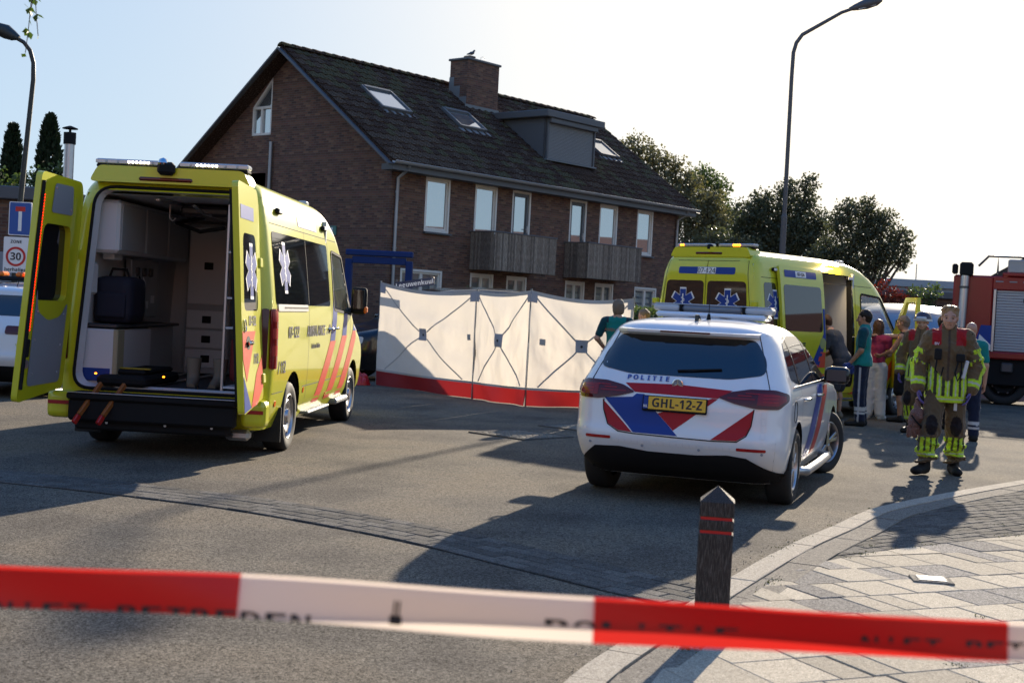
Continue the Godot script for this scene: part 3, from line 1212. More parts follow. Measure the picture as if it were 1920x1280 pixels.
	chm.box(Vector3(7.30, 8.07, cz0 - 0.38), Vector3(1.50, 2.6, 0.78), 0.01)
	var chn := part(H, "chimney", chm, M.brick)
	var cap := mb()
	cap.box(Vector3(7.30, 9.40, cz0 - 0.38), Vector3(1.60, 0.07, 0.88), 0.012)
	part(chn, "cap", cap, M.slate_grey)
	var led := mb()
	led.box(Vector3(7.30, 7.86, cz0 + 0.015), Vector3(1.62, 0.20, 0.012))
	led.prism(poly([3.55, 7.7, 4.33, 8.3, 4.33, 8.85, 4.12, 8.85, 4.12, 8.55, 3.85, 8.55, 3.85, 8.2, 3.55, 8.2]), Transform3D(Basis(Vector3.FORWARD, Vector3.UP, Vector3.LEFT), Vector3(6.543, 0, 0)), 0.0)
	part(chn, "lead_flashing", led, M.lead)
	var pot := mb()
	pot.cyl(Vector3(7.05, 9.43, cz0 - 0.4), Vector3(7.05, 9.53, cz0 - 0.4), 0.10, 0.10, 12)
	pot.lathe(Vector3(7.05, 9.55, cz0 - 0.4), Basis(), [Vector2(0.20, 0), Vector2(0.20, 0.015), Vector2(0.02, 0.06)], 14)
	part(chn, "chimney_cowl", pot, M.steel_dark)
	var pot2 := mb()
	pot2.cyl(Vector3(7.66, 9.43, cz0 - 0.4), Vector3(7.66, 9.53, cz0 - 0.4), 0.09, 0.09, 12)
	pot2.tube([Vector3(7.56, 9.53, cz0 - 0.4), Vector3(7.58, 9.64, cz0 - 0.4), Vector3(7.66, 9.67, cz0 - 0.4), Vector3(7.74, 9.64, cz0 - 0.4), Vector3(7.76, 9.53, cz0 - 0.4)], 0.006, 5)
	part(chn, "chimney_pot", pot2, M.steel_dark)
	# ---- dormer with closed roller shutter
	var dz := -1.36
	var dorm := mb()
	dorm.prism(poly([1.36, 6.2, 3.35, 7.62, 1.36, 7.62]), Transform3D(Basis(Vector3.FORWARD, Vector3.UP, Vector3.LEFT), Vector3(7.90, 0, 0)), 0.0)
	dorm.prism(poly([1.36, 6.2, 3.35, 7.62, 1.36, 7.62]), Transform3D(Basis(Vector3.FORWARD, Vector3.UP, Vector3.LEFT), Vector3(10.46, 0, 0)), 0.0)
	dorm.box(Vector3(9.18, 6.92, dz - 0.03), Vector3(2.56, 1.38, 0.05))
	var dn := part(H, "dormer", dorm, M.slate_grey)
	var dr2 := mb()
	dr2.box(Vector3(9.18, 7.72, -2.35), Vector3(3.0, 0.22, 2.5), 0.02)
	part(dn, "dormer_roof", dr2, M.slate_grey)
	var sbx := mb()
	sbx.box(Vector3(9.18, 7.53, dz + 0.10), Vector3(2.46, 0.16, 0.20), 0.02)
	for e in [7.98, 10.38]:
		sbx.box(Vector3(e, 6.92, dz + 0.05), Vector3(0.07, 1.2, 0.08), 0.008)
	part(dn, "shutter_box", sbx, M.slate_grey)
	for i in 25:
		var s := mb()
		s.box(Vector3(9.18, 6.36 + i * 0.0445, dz + 0.035), Vector3(2.32, 0.038, 0.02), 0.008)
		part(dn, "shutter_slat", s, M.shutter)
	var ap := mb()
	ap.box(Vector3(9.18, 6.29, dz + 0.06), Vector3(2.6, 0.05, 0.18), 0.01)
	part(dn, "dormer_sill", ap, M.lead)
	# ---- balconies: boarded fronts, each slat its own
	for a in [[3.67, 6.45], [8.02, 10.85]]:
		var bal := Node3D.new()
		bal.name = "balcony"
		H.add_child(bal, true)
		var fl := mb()
		var z1 := 0.50
		fl.box(Vector3((a[0] + a[1]) * 0.5, 2.72, (z1 - 0.45) * 0.5), Vector3(a[1] - a[0] - 0.06, 0.18, z1 + 0.42))
		part(bal, "floor", fl, M.slate_grey)
		var rail := mb()
		rail.box(Vector3((a[0] + a[1]) * 0.5, 3.70, z1 - 0.02), Vector3(a[1] - a[0] + 0.04, 0.035, 0.10), 0.006)
		for e in [a[0] + 0.02, a[1] - 0.02]:
			rail.box(Vector3(e, 3.70, (z1 - 0.55) * 0.5), Vector3(0.09, 0.034, z1 + 0.37), 0.006)
		part(bal, "rail", rail, M.slate_grey)
		var k := int((a[1] - a[0]) / 0.062)
		for i in k:
			var s := mb()
			s.box(Vector3(a[0] + (i + 0.5) * (a[1] - a[0]) / k, 3.15, z1), Vector3((a[1] - a[0]) / k - 0.012, 1.08, 0.022), 0.004)
			part(bal, "slat", s, [M.wood_grey, M.wood_grey, M.wood_grey_dark, M.wood_grey_pale][rng.randi() % 4])
		for e in [a[0], a[1]]:
			for i in 14:
				var s := mb()
				s.box(Vector3(e, 3.15, -0.42 + (i + 0.5) * 0.064), Vector3(0.022, 1.08, 0.052), 0.004)
				part(bal, "slat", s, [M.wood_grey, M.wood_grey_dark][rng.randi() % 2])
		var back := mb()
		back.box(Vector3((a[0] + a[1]) * 0.5, 3.15, z1 - 0.03), Vector3(a[1] - a[0] - 0.05, 0.95, 0.02))
		for e in [a[0] + 0.03, a[1] - 0.03]:
			back.box(Vector3(e, 3.15, 0.02), Vector3(0.02, 0.95, 0.85))
		part(bal, "backing_board", back, M.wood_grey_dark)
	# small green house sign on the gable
	var sg := mb()
	sg.box(Vector3(u0 - 0.02, 3.47, -2.74), Vector3(0.03, 0.26, 0.42), 0.004)
	var sgn := part(H, "wall_sign", sg, mat("sign_green", lin(0.03, 0.16, 0.13), 0.4))
	var sg2 := mb()
	sg2.box(Vector3(u0 - 0.037, 3.47, -2.74), Vector3(0.006, 0.16, 0.16))
	part(sgn, "wall_sign_symbol", sg2, M.film_white)
	# dove on the chimney cowl is a thing of its own
	var wp := H.transform * Vector3(7.10, 9.61, cz0 - 0.4)
	var bird := thing("bird", "small bird sitting on the chimney cowl of the brick house", "bird", wp, 0.6)
	var bb := mb()
	bb.tube([Vector3(-0.16, 0.02, 0), Vector3(-0.07, 0.05, 0), Vector3(0.0, 0.07, 0), Vector3(0.07, 0.10, 0), Vector3(0.10, 0.16, 0), Vector3(0.12, 0.18, 0), Vector3(0.16, 0.175, 0)], [0.015, 0.035, 0.06, 0.05, 0.032, 0.03, 0.006], 8)
	part(bird, "body", bb, M.steel_dark)

# ------------------------------------------------------------------ plants and buildings round the street
func leaf_mat(key: String, c: Color, back: Color) -> StandardMaterial3D:
	var m := mat(key, Color.WHITE, 0.55, 0.0, 0.35)
	m.vertex_color_use_as_albedo = true
	m.albedo_color = c
	m.backlight_enabled = true
	m.backlight = back
	return m

class Leaves:
	var v := PackedVector3Array()
	var n := PackedVector3Array()
	var c := PackedColorArray()
	var ix := PackedInt32Array()
	func leaf(p: Vector3, d: Vector3, s: Vector3, tone: float) -> void:
		# a pointed leaf: p base, d length vector, s half-width vector
		var k := v.size()
		var nn := d.cross(s).normalized()
		v.append_array([p, p + d * 0.45 + s, p + d, p + d * 0.45 - s])
		for i in 4:
			n.append(nn)
			c.append(Color(tone, tone, tone * 0.92))
		ix.append_array([k, k + 1, k + 2, k, k + 2, k + 3])
	func mesh() -> ArrayMesh:
		var a := []
		a.resize(Mesh.ARRAY_MAX)
		a[Mesh.ARRAY_VERTEX] = v
		a[Mesh.ARRAY_NORMAL] = n
		a[Mesh.ARRAY_COLOR] = c
		a[Mesh.ARRAY_INDEX] = ix
		var m := ArrayMesh.new()
		m.add_surface_from_arrays(Mesh.PRIMITIVE_TRIANGLES, a)
		return m

func rdir(r: RandomNumberGenerator) -> Vector3:
	var z := r.randf_range(-1, 1)
	var t := r.randf() * TAU
	var q := sqrt(1 - z * z)
	return Vector3(q * cos(t), z, q * sin(t))

func crown(lobes: Array, per: float, size: float, sd: int, droop := 0.0) -> Leaves:
	# lobes: [x, y, z, r]; sprigs are strewn through each lobe, thicker near its skin
	var r := RandomNumberGenerator.new()
	r.seed = sd
	var L := Leaves.new()
	for b in lobes:
		var cnt := int(per * b[3] * b[3])
		var o := Vector3(b[0], b[1], b[2])
		for i in cnt:
			var d := rdir(r)
			var rad: float = b[3] * pow(r.randf(), 0.42) * r.randf_range(0.78, 1.16)
			var p := o + d * rad * Vector3(1.0, 0.92, 1.0)
			var tone := r.randf_range(0.55, 1.25)
			for k in 4:
				var g := (rdir(r) + d * 0.5 + Vector3(0, -droop, 0)).normalized()
				var side := g.cross(rdir(r)).normalized()
				var s := size * r.randf_range(0.6, 1.25)
				L.leaf(p + rdir(r) * size * 0.7, g * s, side * s * 0.34, tone * r.randf_range(0.85, 1.15))
	return L

func tree(label: String, foot: Vector3, lobes: Array, leafm: Material, per: float, size: float, sd: int, droop := 0.0, rad := 0.2, group := "trees beyond the houses") -> void:
	var t := thing("tree", label, "tree", foot, 0.0, group)
	var lb := []
	var mid := Vector3()
	for b in lobes:
		lb.append([b[0] - foot.x, b[1], (b[3] if b.size() > 3 else 0.0), b[2]])
		mid += Vector3(lb[-1][0], lb[-1][1], lb[-1][2]) / lobes.size()
	var r := RandomNumberGenerator.new()
	r.seed = sd + 100
	var tb := mb()
	var fork := Vector3(mid.x * 0.4, maxf(1.6, mid.y * 0.45), mid.z * 0.4)
	tb.tube([Vector3.ZERO, fork * 0.5 + Vector3(0.08, 0, 0.05), fork], [rad * 1.25, rad, rad * 0.85], 9)
	part(t, "trunk", tb, M.bark)
	for b in lb:
		var e := Vector3(b[0], b[1], b[2])
		var q := fork.lerp(e, 0.5) + Vector3(r.randf_range(-0.2, 0.2), 0.15, r.randf_range(-0.2, 0.2))
		var br := mb()
		br.tube([fork - Vector3(0, 0.2, 0), q, e, e + (e - q).normalized() * b[3] * 0.7], [rad * 0.5, rad * 0.34, rad * 0.2, 0.02], 6)
		for k in 4:
			var d := (rdir(r) + Vector3(0, 0.4, 0)).normalized()
			br.tube([e - (e - q) * 0.2, e + d * b[3] * 0.5, e + d * b[3] * 0.95 + rdir(r) * 0.1], [rad * 0.16, rad * 0.1, 0.012], 5)
		part(t, "limb", br, M.bark)
	part(t, "crown", crown(lb, per, size, sd, droop).mesh(), leafm)

func bush(called: String, label: String, cat: String, foot: Vector3, lobes: Array, leafm: Material, per: float, size: float, sd: int) -> void:
	var t := thing(called, label, cat, foot)
	var st := mb()
	for b in lobes:
		st.tube([Vector3(b[0] * 0.3, 0, b[2] * 0.3), Vector3(b[0], b[1], b[2])], [0.03, 0.012], 5)
	part(t, "stems", st, M.bark)
	part(t, "foliage", crown(lobes, per, size, sd).mesh(), leafm)

func build_background():
	grainy("bark", lin(0.055, 0.045, 0.035), 0.5, 1.0, 0.9, true, 61, 0.05)
	leaf_mat("leaf_olive", lin(0.165, 0.165, 0.10), lin(0.66, 0.63, 0.36))
	leaf_mat("leaf_green", lin(0.105, 0.14, 0.055), lin(0.52, 0.60, 0.24))
	leaf_mat("leaf_dark", lin(0.100, 0.112, 0.072), lin(0.52, 0.53, 0.30))  # lightened and greyed: distance haze mixed into the leaf colour
	leaf_mat("leaf_conifer", lin(0.022, 0.036, 0.016), lin(0.06, 0.09, 0.03))
	leaf_mat("leaf_red", lin(0.20, 0.060, 0.035), lin(0.45, 0.14, 0.07))
	leaf_mat("leaf_birch", lin(0.10, 0.15, 0.035), lin(0.45, 0.55, 0.12))
	tree("tall feathery olive green tree showing above the brick house end", Vector3(7.0, 0, -62), [[5.22, 9.28, 0.79], [6.11, 8.78, 0.89], [7.05, 8.39, 0.84], [7.83, 7.76, 0.79], [7.32, 6.99, 1.12], [8.34, 6.55, 0.94], [6.56, 7.32, 0.99], [8.59, 5.57, 0.84], [7.88, 5.78, 0.89], [8.9, 7.0, 0.7], [9.1, 6.2, 0.8], [7.4, 4.4, 1.1], [8.7, 4.2, 0.9]], M.leaf_olive, 330.0, 0.15, 11, 0.7)
	tree("fresh green round tree between the feathery tree and dark trees", Vector3(10.2, 0, -70), [[9.54, 8.88, 0.84], [10.33, 8.36, 0.78], [10.19, 7.24, 0.95], [10.89, 6.85, 0.73], [10.04, 5.97, 1.01], [10.6, 4.8, 1.1], [9.4, 4.4, 1.0], [10.9, 5.6, 0.9], [11.3, 4.9, 0.9]], M.leaf_green, 400.0, 0.15, 12)
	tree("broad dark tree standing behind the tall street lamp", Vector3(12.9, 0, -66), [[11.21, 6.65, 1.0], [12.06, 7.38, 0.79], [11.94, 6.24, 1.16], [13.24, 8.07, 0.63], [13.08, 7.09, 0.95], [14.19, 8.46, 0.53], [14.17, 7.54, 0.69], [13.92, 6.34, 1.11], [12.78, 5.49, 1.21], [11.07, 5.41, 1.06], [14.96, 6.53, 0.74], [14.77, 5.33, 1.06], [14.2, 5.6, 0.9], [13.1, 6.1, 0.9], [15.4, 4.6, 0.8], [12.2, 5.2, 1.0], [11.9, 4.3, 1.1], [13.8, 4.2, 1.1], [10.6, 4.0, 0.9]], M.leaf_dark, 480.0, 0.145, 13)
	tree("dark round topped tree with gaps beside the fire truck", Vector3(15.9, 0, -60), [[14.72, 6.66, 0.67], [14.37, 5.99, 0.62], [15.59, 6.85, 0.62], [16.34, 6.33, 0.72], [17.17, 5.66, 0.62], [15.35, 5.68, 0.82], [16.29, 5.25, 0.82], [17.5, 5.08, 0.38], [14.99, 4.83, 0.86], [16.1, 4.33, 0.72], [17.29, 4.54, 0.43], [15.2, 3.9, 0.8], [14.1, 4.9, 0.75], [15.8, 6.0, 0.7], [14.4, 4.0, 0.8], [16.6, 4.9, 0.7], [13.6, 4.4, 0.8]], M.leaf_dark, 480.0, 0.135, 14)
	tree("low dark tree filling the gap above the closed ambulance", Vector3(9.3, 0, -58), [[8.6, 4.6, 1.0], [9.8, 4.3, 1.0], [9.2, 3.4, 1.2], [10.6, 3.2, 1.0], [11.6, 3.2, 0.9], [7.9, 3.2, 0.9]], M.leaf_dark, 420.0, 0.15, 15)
	bush("red_shrub", "red leaved shrub above the dark garden wall", "shrub", Vector3(12.6, 0, -46.6), [[-0.5, 2.4, 0, 0.6], [0.3, 2.75, 0, 0.55], [0.9, 2.5, 0.1, 0.5], [0.0, 1.7, 0, 0.7], [1.3, 2.2, 0.0, 0.45]], M.leaf_red, 500.0, 0.10, 21)
	bush("green_shrub", "green shrub beside the red one above the garden wall", "shrub", Vector3(14.4, 0, -46.8), [[-0.3, 2.75, 0, 0.4], [0.3, 2.85, 0, 0.35], [0.0, 2.2, 0, 0.5]], M.leaf_green, 500.0, 0.10, 22)
	# conifers left, bush before them
	for d in [[Vector3(-12.95, 0, -34.0), 5.5, 0.52, "narrow dark conifer standing left of its twin by the lamp"], [Vector3(-12.15, 0, -34.4), 5.85, 0.62, "taller dark conifer beside the steel flue"]]:
		var t := thing("conifer", d[3], "conifer", d[0], 0.0, "conifers by the garage")
		part(t, "trunk", mb().cyl(Vector3.ZERO, Vector3(0, d[1] * 0.9, 0), 0.12, 0.03, 8), M.bark)
		var r := RandomNumberGenerator.new()
		r.seed = int(d[1] * 10)
		var L := Leaves.new()
		for i in 5200:
			var h := r.randf()
			var rad: float = d[2] * (pow(1.0 - h, 0.55) if h > 0.25 else 0.86 + h * 0.1) * r.randf_range(0.72, 1.08)
			var a := r.randf() * TAU
			rad *= 1.0 + 0.08 * sin(a * 5.0 + h * 20.0)
			var p := Vector3(cos(a) * rad, 0.2 + h * (d[1] - 0.2), sin(a) * rad)
			var g := (Vector3(cos(a) * 0.45, 1.0, sin(a) * 0.45) + rdir(r) * 0.45).normalized()
			L.leaf(p, g * 0.17, g.cross(rdir(r)).normalized() * 0.045, r.randf_range(0.6, 1.3))
		part(t, "crown", L.mesh(), M.leaf_conifer)
	bush("green_shrub", "light green shrub in front of the two conifers", "shrub", Vector3(-11.9, 0, -32.2), [[-0.9, 4.0, 0, 0.5], [-1.7, 3.8, 0, 0.55], [0.6, 4.1, 0, 0.45], [-0.5, 3.5, 0, 0.55], [0.1, 3.9, 0, 0.5], [-0.2, 2.8, 0.1, 0.7], [0.6, 3.1, 0.0, 0.5], [-1.3, 3.2, 0, 0.5]], M.leaf_green, 420.0, 0.10, 24)
	# hedges in front of the brick house
	hedge("clipped green hedge between privacy screen and brick house corner", Vector3(3.3, 0, -33.5), 3.6, 1.66, 0.8, deg_to_rad(49.5), 31)
	bush("green_shrub", "dark green bush below the first wooden balcony", "shrub", Vector3(-0.95, 0, -33.6), [[0, 1.6, 0, 0.45], [0.5, 1.5, 0, 0.45], [-0.4, 1.3, 0, 0.45], [0.1, 0.8, 0, 0.6]], M.leaf_green, 600.0, 0.08, 25)
	# twig of a birch hanging into the picture
	var tw := thing("birch_twig", "thin birch twig with small leaves hanging beside the lamp head", "twig", Vector3(-2.60, 4.0, -7.0))
	var stem := mb()
	var r2 := RandomNumberGenerator.new()
	r2.seed = 5
	var L2 := Leaves.new()
	for k in 4:
		var pts := []
		var x0: float = [-0.01, 0.02, -0.035, 0.03][k]
		var len_: float = [1.27, 1.07, 0.90, 1.18][k]
		for i in 12:
			var t := i / 11.0
			pts.append(Vector3(x0 + 0.05 * sin(t * 3.0 + k) * t + (0.045 * t if k == 3 else 0.0), -len_ * t, 0.05 * sin(t * 2.0 + k * 2.0)))
		stem.tube(pts, 0.0022, 4)
		for i in 34:
			var t := 0.40 + 0.60 * i / 33.0
			var p: Vector3 = pts[mini(int(t * 11), 11)]
			var d := (rdir(r2) + Vector3(0, -0.9, 0)).normalized()
			var s := d.cross(rdir(r2)).normalized()
			L2.leaf(p + rdir(r2) * 0.008, d * r2.randf_range(0.034, 0.048), s * 0.015, r2.randf_range(0.7, 1.2))
	part(tw, "stem", stem, M.bark)
	part(tw, "foliage", L2.mesh(), M.leaf_birch)
	# garage row at the left edge, steel flue behind it
	var g := thing("garage", "low brick garage with dark flat roof edge behind the signs", "garage", Vector3(-9.15, 0, -26.4))
	part(g, "wall", mb().box(Vector3(-6.0, 1.6, -4.0), Vector3(12.0, 3.2, 8.0), 0.02), M.brick)
	part(g, "roof_edge", mb().box(Vector3(-6.0, 3.32, -4.0), Vector3(12.3, 0.26, 8.3), 0.02), M.slate_grey)
	part(g, "door", mb().box(Vector3(-3.6, 1.1, 0.02), Vector3(2.4, 2.2, 0.06), 0.01), M.frame_grey)
	part(g, "wall_box", mb().box(Vector3(-0.9, 1.7, 0.06), Vector3(0.7, 0.9, 0.10), 0.01), M.panel_grey)
	var fl := thing("flue_pipe", "steel chimney flue with a cap rising behind the garage", "flue", Vector3(-10.15, 0, -30.0))
	part(fl, "pipe", mb().cyl(Vector3(0, 3.3, 0), Vector3(0, 4.85, 0), 0.11, 0.11, 16), M.alu)
	part(fl, "collar", mb().cyl(Vector3(0, 4.72, 0), Vector3(0, 4.98, 0), 0.135, 0.135, 16), M.black_plastic)
	part(fl, "cap", mb().lathe(Vector3(0, 5.06, 0), Basis(), [Vector2(0.17, 0), Vector2(0.17, 0.02), Vector2(0.03, 0.07)], 16), M.black_plastic)
	part(fl, "cap_stay", mb().cyl(Vector3(0, 4.98, 0), Vector3(0, 5.07, 0), 0.03, 0.03, 8), M.black_plastic)
	# low buildings at the right, far back
	var wl := thing("garden_building", "long low dark brick building behind the parked cars", "building", Vector3(16.3, 0, -49.5))
	part(wl, "wall", mb().box(Vector3(0, 1.35, 0), Vector3(12.0, 2.7, 4.0), 0.02), M.brick)
	part(wl, "roof_edge", mb().box(Vector3(0, 2.82, 0), Vector3(12.3, 0.24, 4.3), 0.02), M.slate_grey)
	for k in 3:
		part(wl, "door", mb().box(Vector3(-4.0 + k * 3.6, 1.1, 2.02), Vector3(2.4, 2.1, 0.06), 0.01), M.frame_grey)
	var fb := thing("flat_building", "pale grey flat roofed hall far behind the garden building", "building", Vector3(33.0, 0, -95.0))
	part(fb, "wall", mb().box(Vector3(0, 2.2, 0), Vector3(22, 4.4, 12), 0.02), M.panel_grey)
	part(fb, "roof_edge", mb().box(Vector3(0, 4.65, 0), Vector3(22.4, 0.5, 12.4), 0.02), mat("roof_pale", lin(0.30, 0.33, 0.37), 0.7))
	part(fb, "mast", mb().cyl(Vector3(-6, 4.8, 5), Vector3(-6, 6.0, 5), 0.04, 0.03, 6), M.lead)
	var rh := thing("tiled_house", "house with dark hipped roof showing above the fire truck", "house", Vector3(23.3, 0, -52.0))
	part(rh, "wall", mb().box(Vector3(0, 1.7, 0), Vector3(8.0, 3.4, 6.0), 0.02), M.brick)
	var hp := mb()
	var e0 := Vector3(-4.4, 3.45, 3.4)
	var e1 := Vector3(4.4, 3.45, 3.4)
	var f0 := Vector3(-4.4, 3.45, -3.4)
	var f1 := Vector3(4.4, 3.45, -3.4)
	var k0 := Vector3(-3.0, 4.9, 0)
	var k1 := Vector3(3.0, 4.9, 0)
	hp.quad(e0, e1, k1, k0, Vector3(0, 1, 1))
	hp.quad(f0, f1, k1, k0, Vector3(0, 1, -1))
	hp.tri(e0, f0, k0, Vector3(-1, 1, 0))
	hp.tri(e1, f1, k1, Vector3(1, 1, 0))
	hp.quad(e0, e1, f1, f0, Vector3.DOWN)
	part(rh, "roof", hp, M.roof_tile)
	part(rh, "ridge", mb().cyl(k0, k1, 0.12, 0.12, 10), M.roof_tile_worn)
	# what the panes mirror: houses and trees beyond the right and left edges of the view
	var mh := thing("terraced_house", "orange tiled brick house outside the view mirrored in the upper windows", "house", Vector3(34, 0, -46))
	part(mh, "wall", mb().box(Vector3(4, 1.5, 0), Vector3(8, 3.0, 44), 0.02), M.brick_red)
	var rf := mb()
	rf.prism(poly([-0.5, 2.9, 8.5, 2.9, 4.0, 6.1]), Transform3D(Basis(), Vector3(0, 0, 22.4)), 44.8)
	part(mh, "roof", rf, mat("tile_orange", lin(0.42, 0.17, 0.085), 0.8))
	for k in 6:
		win(mh, Transform3D(Basis(Vector3.BACK, Vector3.UP, Vector3.LEFT), Vector3(-0.03, 1.0, -18.0 + k * 6.5)), 2.2, 1.6, M.frame_white, "window")
	hedge("tall hedge outside the view mirrored in the sliding door window", Vector3(24.0, 0, -20.0), 16.0, 3.1, 1.6, PI / 2, 33)
	var lh := thing("terraced_house", "dark brick house outside the view beyond the white car", "house", Vector3(-19, 0, -14))
	part(lh, "wall", mb().box(Vector3(-4, 2.7, 0), Vector3(8, 5.4, 18), 0.02), M.brick)
	var lf := mb()
	lf.prism(poly([-8.5, 5.3, 0.5, 5.3, -4.0, 9.0]), Transform3D(Basis(), Vector3(0, 0, 9.3)), 18.6)
	part(lh, "roof", lf, M.roof_tile)
	for k in 3:
		win(lh, Transform3D(Basis(Vector3.FORWARD, Vector3.UP, Vector3.RIGHT), Vector3(0.03, 1.0, 6.0 - k * 5.0)), 2.2, 1.6, M.frame_white, "window")
	var bh := thing("terraced_house", "brick house behind the photographer mirrored in the rear windows", "house", Vector3(4, 0, 22))
	part(bh, "wall", mb().box(Vector3(0, 2.7, 4), Vector3(40, 5.4, 8), 0.02), M.brick)
	var bf := mb()
	bf.prism(poly([-0.5, 5.3, 8.5, 5.3, 4.0, 9.0]), Transform3D(Basis(Vector3.BACK, Vector3.UP, Vector3.LEFT), Vector3(-20.4, 0, 0)), 40.8)
	part(bh, "roof", bf, M.tile_orange)
	for k in 6:
		win(bh, Transform3D(Basis(Vector3.LEFT, Vector3.UP, Vector3.FORWARD), Vector3(16.0 - k * 6.0, 1.0, -0.03)), 2.2, 1.6, M.frame_white, "window")

func hedge(label: String, at: Vector3, len_: float, h: float, dep: float, turn: float, sd: int) -> void:
	var t := thing("hedge", label, "hedge", at, turn, "")
	var r := RandomNumberGenerator.new()
	r.seed = sd
	var L := Leaves.new()
	var cnt := int(len_ * h * 900.0 * (1.0 if len_ < 8 else 0.22))
	var sz := 0.09 if len_ < 8 else 0.2
	for i in cnt:
		var f := r.randf()
		var p := Vector3(r.randf_range(-0.5, 0.5) * len_, r.randf() * h, 0)
		if f < 0.30:
			p.y = h * r.randf_range(0.94, 1.03)
			p.z = r.randf_range(-0.5, 0.5) * dep
		else:
			p.z = (0.5 if f < 0.75 else -0.5) * dep * r.randf_range(0.82, 1.05)
		p += rdir(r) * 0.05
		var g := (rdir(r) + Vector3(0, 0.3, 0)).normalized()
		L.leaf(p, g * sz * r.randf_range(0.7, 1.3), g.cross(rdir(r)).normalized() * sz * 0.35, r.randf_range(0.6, 1.3))
	part(t, "foliage", L.mesh(), M.leaf_green)
	part(t, "branches", mb().box(Vector3(0, h * 0.47, 0), Vector3(len_ * 0.97, h * 0.94, dep * 0.72), 0.08), M.bark)

